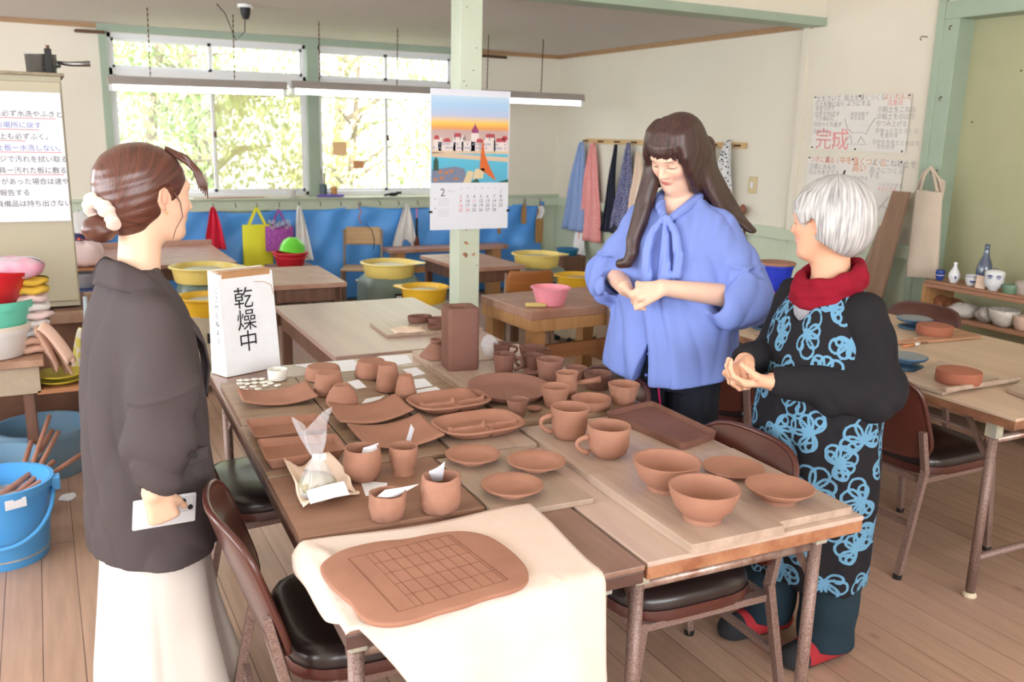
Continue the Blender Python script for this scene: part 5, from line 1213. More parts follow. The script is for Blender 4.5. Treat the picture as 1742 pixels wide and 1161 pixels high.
# planks leaning by the door frame
def lean(lab, q, th, m):
    P_ = [at(x, y, X=X) for x, y, X in q]
    c = sum(P_, Vector()) / 4
    o = O('leaning_board', M().add([p - c for p in P_], [(0, 1, 2, 3)]), m, solid=th, off=0); o.location = c; return T(o, lab, 'board', 'boards leaning by the door frame')
def leanY(lab, y0, y1, yt0, yt1, x0, x1, h, th, m):
    P_ = [Vector((x0, y0, 0.006)), Vector((x0, y1, 0.006)), Vector((x1, yt1, h)), Vector((x1, yt0, h))]; c = sum(P_, Vector()) / 4
    o = O('leaning_board', M().add([p - c for p in P_], [(0, 1, 2, 3)]), m, solid=th, off=0); o.location = c; return T(o, lab, 'board', 'boards leaning by the door frame')
leanY('dark brown plank leaning behind the beige bag', 3.86, 4.10, 3.76, 3.88, 4.56, 4.70, 1.28, .02, mat('worn_brown_plank', (150, 118, 96), .7, noise=.7, nscale=6, wood=(2, 3)))
leanY('grey brown plank leaning against the wall beside the beige bag', 3.95, 4.25, 3.86, 4.0, 4.62, 4.76, 1.05, .02, mat('grey_brown_plank', (160, 136, 116), .7, noise=.7, nscale=6, wood=(2, 3)))
# shelf unit
YS0, YS1 = 1.75, 3.46
e = E('shelf_unit', 'low open wooden shelf of ceramics in front of the olive board', 'shelf', (4.66, (YS0 + YS1) / 2, 0))
m_sh = mat('shelf_wood', (168, 124, 96), .6, noise=.7, nscale=7, c2=(140, 98, 74), wood=(1, 3))
for z in (.77, .60, .08): O('shelf_board', M().box((0, 0, z), (.27, YS1 - YS0, .022)), m_sh, e, bev=.002)
for y in ((YS1 - YS0) / 2 - .012, 0, -(YS1 - YS0) / 2 + .012): O('side_panel', M().box((0, y + (.0 if abs(y) > .1 else -.1), .39), (.265, .022, .76)), mat('amber_panel', (186, 138, 90), .6, noise=.6, nscale=6, wood=(2, 3)), e, bev=.002)
O('plank_on_top', M().box((-.01, .46, .789), (.22, .78, .014)), m_sh, e, bev=.002)
m_por = mat('white_porcelain', (226, 228, 232), .2, spec=.7)
m_blu = mat('cobalt_glaze', (44, 70, 150), .2)
def por(name, lab, x, yb, yt, w, prof, m, cat, z=.797, band=None, X=4.60, n=32, group=None):
    p = at(x, yb, X=X); p.z = z; s = mpp(p); R = w * s / 2; H = (yb - yt) * s * 1.02
    e = E(name, lab, cat, p, 0, group)
    O(name.split('_')[-1] + '_body', M().lathe([(max(.0008, a * R), b * H) for a, b in prof], (0, 0, 0), n), m, e, smooth=True)
    if band:
        for (b0, r0, col, kind) in band:
            if kind == 'ring': O('painted_band', M().lathe([(r0 * R * 1.003, b0 * H), (r0 * R * 1.01 + .0003, (b0 + .03) * H), (r0 * R * 1.003, (b0 + .06) * H)], (0, 0, 0), n), col, e, smooth=True)
            else:
                for k in range(5):
                    a = AIM(205 + k * 12) if kind == 'dots' else AIM(228)
                    O('painted_motif', M().ball((r0 * R * cos(a), r0 * R * sin(a), b0 * H), (R * .16, R * .16, H * .09), 10, 6), col, e, smooth=True)
                    if kind != 'dots': break
    return e
cupf = hollow([(.6, 0), (.7, .05), (.95, .4), (1, .8), (1, 1)], .1)
por('blue_cup', 'small blue patterned cup beside the hanging bag', 1599, 470, 453, 15, cupf, m_blu, 'cup', band=[(.5, .98, m_por, 'ring')], X=4.6)
por('white_vase', 'small white flask vase with blue motif on the top shelf', 1623, 472, 438, 19, [(.001, 0), (.55, 0), (.62, .03), (.98, .25), (1, .38), (.8, .55), (.36, .75), (.28, .86), (.36, 1), (.3, 1), (.2, .9), (.001, .88)], m_por, 'vase', band=[(.3, .95, m_blu, 'one')])
por('patterned_cup', 'small white cup with blue star pattern on the top shelf', 1653, 478, 460, 21, cupf, m_por, 'cup', band=[(.45, .93, m_blu, 'dots'), (.86, 1.0, m_blu, 'ring')])
m_bot = mat('blue_glass', (70, 84, 112), .12, spec=.8, coat=.5)
por('glass_bottle', 'tall dark blue glass bottle on the top shelf', 1673, 470, 402, 25, [(.001, 0), (.95, 0), (1, .03), (1, .4), (.8, .55), (.42, .72), (.3, .88), (.32, .92), (.32, 1), (.001, 1)], m_bot, 'bottle', X=4.69, z=.797)
e = por('small_bottle', 'small brown bottle with blue cap behind the face-patterned jar', 1692, 474, 438, 17, [(.001, 0), (.95, 0), (1, .05), (1, .5), (.5, .75), (.45, .82), (.001, .82)], mat('brown_glass', (140, 110, 84), .2), 'bottle', X=4.69)
O('cap', M().lathe([(.001, 0), (.011, 0), (.011, .016), (.001, .016)], (0, 0, .088), 16), m_blu, e)
e = por('patterned_jar', 'white and blue jar with two ringed eyes painted on it', 1690, 487, 452, 33, [(.001, 0), (.5, 0), (.52, .1), (.8, .18), (.95, .42), (.9, .6), (.97, .78), (.9, .92), (.5, .98), (.14, 1.0), (.001, 1.02)], m_por, 'jar', X=4.57)
Rj = 33 * mpp(at(1690, 487, X=4.57)) / 2; Hj = 35 * mpp(at(1690, 487, X=4.57))
for dy in (-1, 1):
    a = AIM(212 + dy * 24); c = Vector((cos(a) * Rj * .97, sin(a) * Rj * .97, Hj * .68)); nrm = Vector((cos(a), sin(a), 0)); tg = Vector((-sin(a), cos(a), 0))
    O('painted_eye', M().tube([c + (tg * cos(t_) + Vector((0, 0, 1)) * sin(t_)) * .008 for t_ in np.linspace(0, 2 * PI, 14, endpoint=False)], .0016, 5, True).ball(c, .003, 8, 6), m_blu, e)
    O('painted_brow', M().tube([c + tg * s_ * .013 + Vector((0, 0, .011 - .006 * s_ * s_)) for s_ in (-1, -.5, 0, .5, 1)], .002, 5), m_blu, e)
q = at(1668, 478, X=4.56); q.z = .797
T(O('notepad', M().box((0, 0, .035), (.006, .05, .07), .3, Matrix.Translation(q) @ Matrix.Rotation(.15, 4, 'Y')), mat('peach_paper', (226, 200, 180), .8)), 'small peach card standing before the tall blue bottle', 'card')
por('green_cup', 'green glazed cup at the end of the plank on the top shelf', 1717, 499, 480, 24, cupf, mat('green_glaze', (92, 134, 108), .3, noise=.8, nscale=30, c2=(130, 150, 130)), 'cup', z=.782, X=4.58)
por('grey_pot', 'pale grey pot at the right edge of the picture on the top shelf', 1741, 502, 477, 30, cupf, mat('grey_glaze', (176, 164, 154), .5), 'pot', z=.782, X=4.62)
m_bag = mat('hazy_plastic', (214, 208, 204), .25, alpha=.75, bump=.8, bscale=30)
m_bagb = mat('rusty_plastic_wrap', (150, 98, 70), .3, noise=.8, nscale=20, bump=.8, bscale=30, c2=(116, 70, 50))
def lump(name, lab, x, yb, w, hpx, m, seed, X=4.62, z=.612, cat='plastic bag', amp=.2):
    p = at(x, yb, X=X); p.z = z; s = mpp(p)
    o = O(name, crumple((0, 0, 0), w * s / 2, hpx * s, seed, 26, 14, amp), m, smooth=True); o.location = p; return T(o, lab, cat)
lump('wrapped_clay', 'reddish plastic-wrapped clay lump on the lower shelf, left end', 1600, 522, 34, 26, m_bagb, 1, X=4.66, cat='clay')
lump('wrapped_clay', 'brown plastic-wrapped clay lump on the lower shelf behind the hazy bag', 1622, 524, 34, 24, m_bagb, 2, X=4.68, cat='clay')
lump('plastic_bag', 'long hazy plastic bag on the lower shelf', 1636, 541, 50, 26, m_bag, 3, X=4.58)
lump('plastic_bag', 'crumpled pale plastic bag between the long bag and the white bowl', 1676, 549, 34, 26, m_bag, 4, X=4.6, amp=.3)
por('white_bowl', 'white speckled bowl on the lower shelf', 1705, 555, 527, 50, hollow([(.4, 0), (.5, .06), (.8, .4), (1, 1)], .06), mat('speckled_glaze', (216, 212, 204), .4, noise=.9, nscale=60, c2=(180, 172, 160)), 'bowl', z=.612, X=4.58)
por('pink_pot', 'pinkish clay pot at the right edge of the lower shelf', 1738, 560, 536, 30, cupf, mat('pinkish_clay', (206, 176, 158), .7), 'pot', z=.612, X=4.58)
lump('storage_bag', 'dark bag lying under the lower shelf', 1660, 580, 60, 26, mat('dark_plastic', (50, 44, 40), .4), 6, z=.092, X=4.6)
# ---- on the right worktables
ZC = .702
def on(x, y, z=ZC): return at(x, y, z=z)
def bandw(lab, x, y, w, hz=.05):
    p = on(x, y, ZC + hz); s = mpp(p); R = w * s / 2; p.z = ZC
    e = E('banding_wheel', lab, 'banding wheel', p, 0, 'blue-grey banding wheels')
    mb = mat('blue_cast_metal', (84, 118, 150), .35, metal=.5)
    O('base', M().lathe([(.001, 0), (R * .82, 0), (R * .84, .012), (R * .3, .02), (R * .22, hz - .014), (.001, hz - .014)], (0, 0, 0), 36), mb, e, smooth=False)
    smooth_by_angle(O('turntable', M().lathe([(.001, hz - .012), (R * .9, hz - .014), (R, hz - .006), (R, hz - .001), (R * .97, hz), (.001, hz)], (0, 0, 0), 48), mb, e), 40)
    O('top_disc', M().lathe([(.001, hz), (R * .95, hz), (R * .94, hz + .001), (.001, hz + .001)], (0, 0, 0), 48), mat('grey_disc', (132, 142, 152), .4, metal=.3), e)
bandw('blue-grey banding wheel between the blue sleeve and the older woman', 1318, 541, 92)
bandw('blue-grey banding wheel farther back behind the patterned shoulder', 1556, 541, 58)
bandw('blue-grey banding wheel beside the older woman’s sleeve, nearest the clay slabs', 1543, 605, 68)
def cboard(lab, q, th=.014, m=m_ply):
    P_ = [on(x, y, ZC + th) for x, y in q]; c = sum(P_, Vector()) / 4; c.z = ZC
    v, f = ringloft([[(p.x - c.x, p.y - c.y, z) for p in P_[::-1]] for z in (0, th)])
    o = O('ware_board', M().add(v, f), m, bev=.002); o.location = c; return T(o, lab, 'board', 'plywood ware boards')
cboard('plywood board under the farther clay slab on the right worktable', ((1520, 582), (1549, 582), (1672, 572), (1622, 557)), .012, mat('tan_plywood', (186, 140, 108), .6, noise=.6, nscale=9, wood=(0, 3)))
cboard('plywood board under the nearer clay slab on the right worktable', ((1530, 645), (1604, 667), (1700, 642), (1600, 612)), .014, m_ply)
cboard('plywood board at the right edge of the picture on the worktable', ((1712, 660), (1790, 690), (1850, 665), (1760, 640)), .016)
cboard('small pale board on the worktable under the banding wheel by the blue sleeve', ((1283, 566), (1345, 584), (1352, 574), (1300, 560)), .01)
def clay_disc(lab, x, yt, w, z, hz, sq=.75):
    p = on(x, yt, z + hz); s = mpp(p); R = w * s / 2; p.z = z
    o = smooth_by_angle(O('clay_disc', M().lathe([(.001, 0), (R * .96, 0), (R * .99, .006), (R, hz * .7), (R * .97, hz), (R * .9, hz + .0015), (.001, hz + .001)], (0, 0, 0), 44, wob=.01, seed=int(x)), m_claym if 0 else mat('red_clay', (164, 100, 76), .8, noise=.5, nscale=8, c2=(144, 84, 62), bump=.25, bscale=160)), 45)
    o.location = p; T(o, lab, 'clay', 'thick clay discs')
clay_disc('thick clay disc on the farther board of the right worktable', 1591, 553, 58, ZC + .0125, .042)
clay_disc('thick clay disc on the nearer board of the right worktable', 1632, 630, 74, ZC + .0145, .045)
a, b = on(1606, 664, ZC + .022), on(1733, 645, ZC + .012)
T(O('wooden_strip', M().bar(a, b, .016, .016), m_ply, bev=.002), 'long square wooden strip lying across the nearer board', 'wooden strip')
for k, (x0, y0, x1, y1) in enumerate(((1535, 581, 1562, 577), (1535, 590, 1564, 585))):
    a, b = on(x0, y0, ZC + .007), on(x1, y1, ZC + .007); d = (b - a).normalized()
    e = E('loop_tool', ('loop tool with orange handle, farther of the two beside the sleeve', 'loop tool with orange handle, nearer of the two beside the sleeve')[k], 'tool', a, 0, 'loop tools')
    O('handle', M().tube([(0, 0, 0), tuple((b - a) * .7)], .006, 8), mat('orange_wood', (206, 130, 84), .5), e, smooth=True)
    O('ferrule', M().tube([tuple((b - a) * .7), tuple((b - a))], .0065, 8), m_por, e, smooth=True)
    s_ = d.cross(Vector((0, 0, 1)))
    O('wire_loop', M().tube([tuple((b - a) + d * .03 + (d * cos(t_) * .03 + s_ * sin(t_) * .012)) for t_ in np.linspace(PI, 3 * PI, 12, endpoint=False)], .0014, 5, True), m_hook, e)
# bucket and the small things around it
p = on(1316, 500)
e = E('bucket', 'deep blue bucket covered with a round brown board', 'bucket', p)
s = mpp(p)
smooth_by_angle(O('bucket_body', M().lathe([(.001, 0), (.072, 0), (.075, .01), (.098, .160), (.104, .162), (.104, .172), (.095, .172), (.068, .01), (.001, .01)], (0, 0, 0), 40), mat('deep_blue_plastic', (34, 56, 190), .35), e), 50)
lettering([('タイシン', .018, (-.07, -.062, .09), (.78, -.62, 0), (0, 0, 1))], mat('navy_print', (20, 26, 90), .5), e)
T(smooth_by_angle(O('round_lid', M().lathe([(.001, 0), (.110, 0), (.112, .008), (.108, .014), (.001, .014)], p + Vector((0, 0, .173)), 44), mat('round_board', (170, 122, 100), .7, noise=.7, nscale=6, c2=(146, 100, 80))), 40), 'round brown board lying on the deep blue bucket', 'lid')
def small(name, lab, x, yb, yt, w, prof, m, cat, grp=None, n=32):
    p = on(x, yb); s_ = mpp(p); o = smooth_by_angle(O(name, M().lathe([(max(.0008, a * w * s_ / 2), b * (yb - yt) * s_ * 1.03) for a, b in prof], (0, 0, 0), n), m), 50); o.location = p; return T(o, lab, cat, grp)
small('white_jug', 'white plastic jug between the blue sleeve and the deep blue bucket', 1286, 492, 458, 24, [(.001, 0), (.9, 0), (1, .1), (.95, .6), (.5, .9), (.3, 1), (.001, 1)], m_white, 'jug')
small('red_tin', 'red and white tin at the edge of the blue sleeve', 1293, 500, 490, 26, [(.001, 0), (1, 0), (1.02, .2), (1.02, .8), (1, 1), (.001, 1)], mat('red_tin', (196, 56, 44), .4), 'tin')
small('red_tin', 'flat red tin with white lid in front of the blue bucket', 1305, 507, 497, 28, [(.001, 0), (1, 0), (1.02, .2), (1.02, .7), (.9, 1), (.001, 1)], mat('red_tin2', (206, 70, 50), .4), 'tin')
for x, y, l_ in ((1318, 497, 'white ball of clay beside the flat red tin'), (1327, 512, 'white ball of clay in front of the brown clay bowl')): small('clay_ball', l_, x, y, y - 10, 13, [(max(.001, sin(PI * k / 10)), .5 - .5 * cos(PI * k / 10)) for k in range(11)], mat('ivory_clay', (226, 216, 186), .6), 'ball', 'white clay balls')
small('clay_bowl', 'shallow terracotta bowl beside the deep blue bucket', 1341, 500, 484, 40, hollow([(.7, 0), (.9, .4), (1, 1)], .08), m_clay, 'bowl')
small('green_bowl', 'dark green glazed bowl next to the older woman’s shoulder', 1350, 514, 492, 36, hollow([(.5, 0), (.85, .4), (1, 1)], .08), mat('dark_green_glaze', (44, 60, 50), .2, noise=.6, nscale=14, c2=(110, 80, 64)), 'bowl')
p = on(1297, 519)
T(O('clay_shard', crumple(p, .06, .022, 9, 22, 10, .4), m_claym, smooth=True), 'flat brown clay scrap behind the banding wheel', 'clay')
a, b = on(1335, 520, ZC + .006), on(1375, 510, ZC + .006); T(O('wooden_tool', M().tube([a, b], .006, 8), m_pine, smooth=True), 'thin wooden tool lying beside the clay scrap', 'tool')

# ================================================================== left side of the room
p1 = at(105, 129, Y=4.80)
m_cab = mat('beige_steel', (178, 170, 146), .5, noise=.2, nscale=3, c2=(164, 156, 132))
e = E('cabinet', 'tall beige cabinet with a handwritten notice, at the left edge', 'cabinet', (-.39, 5.0, .70))
hc = p1.z - .70
O('cabinet_body', M().box((0, .012, hc / 2), (1.04, .38, hc)), m_cab, e, bev=.004)
O('door', M().box((-.26, -.186, hc / 2), (.50, .016, hc - .06)), m_cab, e, bev=.003); O('door', M().box((.265, -.186, hc / 2), (.50, .016, hc - .06)), m_cab, e, bev=.003)
O('top_trim', M().box((0, 0, hc + .004), (1.07, .42, .014)), mat('worn_rim', (150, 138, 112), .6, noise=.8, nscale=20), e, bev=.002)
e = E('clay_crate', 'clay-stained brown crate standing under the beige cabinet', 'crate', (-.39, 5.03, 0))
O('crate_body', M().box((0, 0, .345), (1.10, .52, .69)), mat('clay_stained_wood', (128, 92, 72), .8, noise=.9, nscale=3, c2=(92, 60, 46)), e, bev=.005)
O('crate_ledge', M().box((.02, -.02, .66), (1.16, .6, .05)), mat('dusty_ledge', (176, 146, 124), .8, noise=.9, nscale=9, c2=(140, 104, 84)), e, bev=.004)
# notice
tl = at(-60, 151, Y=4.796); tr = at(97, 158, Y=4.79); 
yN = 4.80 - .004
nW = .62; zT = at(97, 158, Y=yN).z; xR_ = at(97, 158, Y=yN).x; xB = at(112, 376, Y=yN).x; zB = at(112, 376, Y=yN).z
nt_ = E('notice_sheet', 'large white handwritten rules sheet fixed to the beige cabinet', 'notice', (xR_, yN, zT))
O('sheet', M().box((-nW / 2 + .012, .0, (zB - zT) / 2), (nW, .003, zT - zB)), mat('notice_paper', (222, 224, 232), .7), nt_)
hN = zT - zB; nl_ = []; bl_ = []; ul = M()
lines = [('k', 'にしは必ず水洗やふきと', .335, 'u'), ('b', 'もとの場所に戻す', .235, 'u'), ('k', '机の上も必ずふく。', .28, 'h'), ('b', '粘土板ー水洗しない。', .325, 'u'), ('k', 'やスポンジで汚れを拭い取る', .33, ''), ('k', '道具ー汚れた板に敷る', .335, 'u'), ('k', '不具合があった場合は速や', .33, ''), ('k', 'に報告する', .16, ''), ('k', '金や道具備品は持ち出さない', .34, '')]
for k, (c, t_, w, un) in enumerate(lines):
    z = -hN * (.185 + .0865 * k); sz = .0315; n_ = len(t_); x0 = -.012 - (0 if k not in (1, 2, 7) else (.085, .035, 0, .0, 0, 0, 0, .17)[k - 1 if k < 8 else 0] if k == 1 else (.045 if k == 2 else .15)) - n_ * sz * .92
    (nl_ if c == 'k' else bl_).append((t_, sz, (x0, -.0022, z), (1, 0, .0), (0, 0, 1)))
    x1_ = x0 + n_ * sz * .95
    if un: ul.box(((x0 + x1_) / 2 if un == 'u' else x0 + .09, -.0022, z - .0085), (min(.3, x1_ - x0) if un == 'u' else .16, .001, .0028))
lettering(nl_, mat('marker_black', (70, 72, 82), .7), nt_); lettering(bl_, mat('marker_blue', (92, 116, 184), .7), nt_, 'blue_lettering')
O('red_underline', ul, mat('marker_red', (220, 96, 104), .7), nt_)
# saucepan on the cabinet
p = at(72, 126, Y=4.95); zc = .70 + hc + .012
e = E('saucepan', 'steel saucepan with upright handle on top of the beige cabinet', 'saucepan', (p.x, 4.95, zc))
O('pan_body', M().lathe([(.001, 0), (.062, 0), (.066, .005), (.07, .085), (.073, .088), (.068, .086), (.062, .006), (.001, .004)], (0, 0, 0), 36), m_steel, e, smooth=True)
O('handle', M().tube([(.07, 0, .055), (.12, -.01, .05), (.21, -.03, .055)], [.008, .011, .014], 10), m_steel, e, smooth=True)
e = E('ladle_rest', 'dark metal clamp leaning against the saucepan', 'clamp', (p.x + .03, 4.86, zc))
O('clamp_arm', M().box((0, 0, .055), (.03, .02, .11)).bar((-.03, 0, .02), (.05, 0, .035), .014), m_ink, e, bev=.003); O('clamp_screw', M().tube([(0, 0, .10), (.0, .0, .125)], .008, 8), m_hook, e)
# low table with tubs
zt_ = .60
pr = at(74, 612, z=zt_)
e = E('side_table', 'low clay-stained table at the left edge under the stacked tubs', 'table', (pr.x - .40, pr.y + .16, 0))
O('tabletop', M().box((0, 0, zt_ - .015), (.80, .32, .03)), mat('clay_dusty_wood', (176, 140, 116), .8, noise=.9, nscale=8, c2=(140, 100, 80)), e, bev=.003)
O('apron', M().box((.02, -.13, zt_ - .09), (.72, .02, .12)).box((.37, 0, zt_ - .09), (.02, .26, .12)), mat('beige_apron', (176, 158, 136), .7, noise=.7, nscale=6), e, bev=.002)
for sx in (-1, 1):
    for sy in (-1, 1): O('leg', M().box((sx * .33, sy * .11, (zt_ - .03) / 2), (.04, .04, zt_ - .03)), m_dwood, e)
def tub(lab, c, r, h, m, tilt=None, name='plastic_tub', group='stacked plastic tubs'):
    o = smooth_by_angle(O(name, M().lathe([(.001, 0), (r * .78, 0), (r * .82, .006), (r * .97, h - .02), (r * 1.03, h - .018), (r * 1.05, h), (r * .98, h), (r * .93, h - .02), (r * .77, .012), (r * .001, .012)], (0, 0, 0), 44, tilt=tilt), m), 50); o.location = c; return T(o, lab, 'tub', group)
tc_ = Vector((pr.x - .19, pr.y + .155, zt_ + .002))
tub('white plastic tub at the bottom of the stack of tubs', tc_, .155, .125, mat('white_plastic', (226, 222, 218), .4))
tub('cream plastic tub nested in the white one', tc_ + Vector((0, 0, .022)), .157, .12, mat('cream_plastic', (228, 218, 202), .4))
tub('mint green plastic tub in the middle of the stack', tc_ + Vector((0, 0, .098)), .165, .135, mat('mint_plastic', (108, 206, 180), .4), Matrix.Rotation(AIM(2), 4, 'Y'))
tub('second mint green plastic tub whose rim shows under the red tub', tc_ + Vector((0, 0, .116)), .167, .132, MATS['mint_plastic'], Matrix.Rotation(AIM(2), 4, 'Y'))
tub('bright red plastic tub tilted on top of the stack', tc_ + Vector((-.015, 0, .245)), .165, .14, mat('bright_red_plastic', (216, 36, 46), .35), Matrix.Rotation(AIM(9), 4, 'Y'))
def towel(lab, c, w, d, h, m, rz=0, seed=0, name='folded_towel', grp='folded towels behind the tubs'):
    rnd = random.Random(seed); ph = rnd.uniform(0, 6)
    def fn(u, v):
        a = 2 * PI * u; ca, sa = cos(a), sin(a); q = (abs(ca) ** 3.5 + abs(sa) ** 3.5) ** (-1 / 3.5); k = sin(PI * v) ** .35
        return (w / 2 * ca * q * k * (1 + .03 * sin(5 * a + ph)), d / 2 * sa * q * k * (1 + .03 * sin(3 * a + ph)), h * (.5 - .5 * cos(PI * v)) + .004 * sin(7 * u * 6 + ph))
    o = O(name, M().grid(fn, 30, 10), m, smooth=True); o.location = c; o.rotation_euler = (0, 0, rz); return T(o, lab, 'towel', grp)
m_tw = [mat('towel_pink', (226, 200, 198), .95, bump=.5, bscale=120), mat('towel_white', (228, 222, 220), .95, bump=.5, bscale=120), mat('towel_brownish', (206, 166, 146), .95, bump=.5, bscale=120), mat('towel_yellow', (226, 186, 70), .95, bump=.5, bscale=120), mat('towel_grey', (196, 200, 206), .95, bump=.5, bscale=120)]
base_t = Vector((pr.x + .005, pr.y + .24, zt_)); z = zt_ + .002
order = [(2, 'brownish towel at the bottom of the towel stack'), (2, 'brownish towel second from the bottom of the stack'), (4, 'grey towel low in the towel stack'), (1, 'white towel just above the grey towel'), (0, 'pinkish towel in the middle of the stack'), (1, 'white towel above the middle pinkish towel'), (0, 'pinkish towel just under the yellow towels'), (3, 'lower yellow towel near the top of the stack'), (3, 'upper yellow towel near the top of the stack')]
for k, (mi, lab) in enumerate(order):
    h = .036; towel(lab, Vector((base_t.x - .06 + .008 * sin(k * 2.1), base_t.y - .06, z)), .20 + .02 * sin(k * 1.7), .16, h, m_tw[mi], .05 * sin(k), k); z += h + .0005
towel('white cloth with a pink stripe heaped over the red tub', Vector((base_t.x - .14, base_t.y - .08, z)), .34, .20, .085, mat('striped_cloth', (216, 216, 226), .95, noise=.9, nscale=9, c2=(226, 150, 176), detail=1), 0, 31)
for k, (dx, dz, sk, lab) in enumerate(((.02, .10, .10, 'beige rag hanging rightmost off the side table'), (-.01, .08, .07, 'pinkish rag hanging next to the rightmost rag'), (.0, .05, .12, 'short brown rag lying over the side table corner'))):
    p_ = Vector((pr.x - .035 + dx, pr.y + .05 + .045 * k, zt_ + .13 - .02 * k))
    o = O('rag', M().grid(lambda u, v: ((u) * .03 + sk * v + .02 * sin(4 * u + k), (u - .5) * .10, -(.16 + .02 * k) * v ** 1.4 * (1 if v > .0 else 1) + .02 * sin(6 * u)), 12, 14), m_tw[2] if k else mat('rag_beige', (222, 186, 166), .95), smooth=True, solid=.008); o.location = p_; T(o, lab, 'rag', 'rags on the side table')
# crate with yellow dishes
pc = Vector((pr.x + .055, pr.y + .13, 0))
O('side_shelf', M().box((.45, -.03, .452), (.17, .22, .02)), m_bench, bpy.data.objects['side_table'], bev=.002)
for k in range(2):
    o = smooth_by_angle(O('yellow_dish', M().lathe([(.001, 0), (.06, 0), (.10, .016), (.102, .02), (.095, .02), (.06, .006), (.001, .006)], (0, 0, 0), 36), mat('olive_yellow', (212, 196, 74), .4)), 50); o.location = (pc.x, pc.y, .4635 + .024 * k); T(o, ('lower olive yellow dish on the side of the table with the tubs', 'upper olive yellow dish on the side of the table with the tubs')[k], 'dish', 'olive yellow dishes')
# pole with hanging yellow checked cloth
p0 = at(147, 745, z=0.0)
p0 = Vector((at(148, 600, Y=4.6).x, 4.6, 0))
e = E('mop', 'pole with a yellow and white checked cloth hung behind the jacket', 'mop', p0)
O('pole', M().tube([(0, 0, 0), (0, 0, .50)], .013, 8), mat('clay_red_pole', (178, 112, 84), .7), e, smooth=True); O('grip', M().tube([(0, 0, .5), (.012, .0, .78)], .009, 8), mat('pale_blue_pole', (190, 206, 220), .4), e, smooth=True)
def checkm():
    m = mat('yellow_check', (240, 236, 210), .9); nt = m.node_tree; c = nt.nodes.new('ShaderNodeTexChecker'); c.inputs['Scale'].default_value = 22; c.inputs['Color1'].default_value = (*srgb(238, 232, 214), 1); c.inputs['Color2'].default_value = (*srgb(232, 218, 112), 1)
    tc = nt.nodes.new('ShaderNodeTexCoord'); nt.links.new(tc.outputs['Object'], c.inputs[0]); nt.links.new(c.outputs[0], nt.nodes['Principled BSDF'].inputs['Base Color']); return m
hang('checked_cloth', '', '', Vector((0, -.03, .64)), .17, .27, checkm(), .05, 3, .01, parent=e)
# buckets
m_bb = mat('sky_blue_plastic', (74, 156, 222), .4, noise=.3, nscale=4, c2=(100, 174, 226)); m_gb = mat('grey_blue_plastic', (106, 146, 176), .5, noise=.6, nscale=5, c2=(134, 150, 156))
def bucket(lab, x, yb, r, h, m, handle_=False, top=1.22):
    p = at(x, yb, z=0); e = E('bucket', lab, 'bucket', p, 0, 'blue buckets on the floor')
    smooth_by_angle(O('bucket_body', M().lathe([(.001, 0), (r, 0), (r * 1.02, .01), (r * top, h - .03), (r * top * 1.05, h - .028), (r * top * 1.06, h), (r * top * .98, h), (r * .97, .012), (.001, .012)], (0, 0, 0), 44), m, e), 50)
    if handle_:
        R = r * top * 1.02
        O('handle', M().tube([(R * cos(a), -R * .15 - R * 1.0 * abs(sin(a)) ** .8, h - .04 - .15 * abs(sin(a))) for a in np.linspace(0, PI, 19)], .008, 8), m, e, smooth=True)
        O('handle_lug', M().box((R + .01, -.02, h - .03), (.03, .05, .05)), m, e, bev=.004)
        O('film_label', M().lathe([(r * 1.035, .03), (r * 1.135, .22)], (0, 0, 0), 44), mat('grey_film', (150, 142, 134), .4, noise=.8, nscale=20, c2=(190, 184, 176)), e)
        O('printed_label', M().box((0, 0, 0), (.07, .002, .035), 0, Matrix.Translation((.055, -r * 1.19, .262)) @ Matrix.Rotation(.35, 4, 'Z')), m_paper, e)
        lettering([('えさ', .022, (.035, -r * 1.205, .256), (cos(.35), sin(.35), 0), (0, 0, 1))], m_ink, e)
    return e, p
bucket('large grey-blue tub standing behind the other buckets', 80, 798, .175, .22, m_gb, top=1.12)
bucket('grey-blue bucket at the left edge behind the bright blue bucket', -2, 880, .15, .26, m_gb, top=1.15)
e_b, pb = bucket('bright blue bucket holding clay-covered sticks', 12, 945, .142, .30, m_bb, True, top=1.2)
m_cs = mat('clay_stick', (176, 126, 108), .8, noise=.7, nscale=20, c2=(146, 98, 82))
for k, (x0, y0, x1, y1, d1, r, l_) in enumerate(((55, 800, 84, 708, 4.0, .011, 'longest upright clay-covered stick in the bright blue bucket'), (44, 806, 53, 752, 3.9, .012, 'short upright stick at the left of the bundle'), (60, 802, 99, 735, 3.95, .011, 'leaning stick behind the forked one in the bucket'), (40, 800, 88, 733, 4.05, .012, 'brown stick leaning in the middle of the bundle'), (20, 822, 92, 785, 3.75, .012, 'low stick leaning right over the bucket rim'), (35, 832, 140, 772, 3.8, .011, 'long thin stick reaching farthest right over the rim'), (0, 832, 60, 800, 3.7, .013, 'thick stick lying lowest across the bucket rim'))):
    b = at(x1, y1, d=d1 - .25); a = Vector((pb.x + (x0 - 40) * .0014, pb.y + .01 * (k - 3), .13 + .01 * k))
    T(O('clay_stick', M().tube([a, a.lerp(b, .5) + Vector((.004, 0, .002)), b], [r, r * .95, r * .85], 8), m_cs, smooth=True), l_, 'stick', 'clay-covered sticks in the bucket')
p = at(115, 846, z=.002)
T(O('floor_scrap', M().lathe([(.001, 0), (.04, 0), (.03, .004), (.001, .003)], p, 12, wob=.2), m_paper), 'white scrap lying on the floor beside the blue buckets', 'scrap')
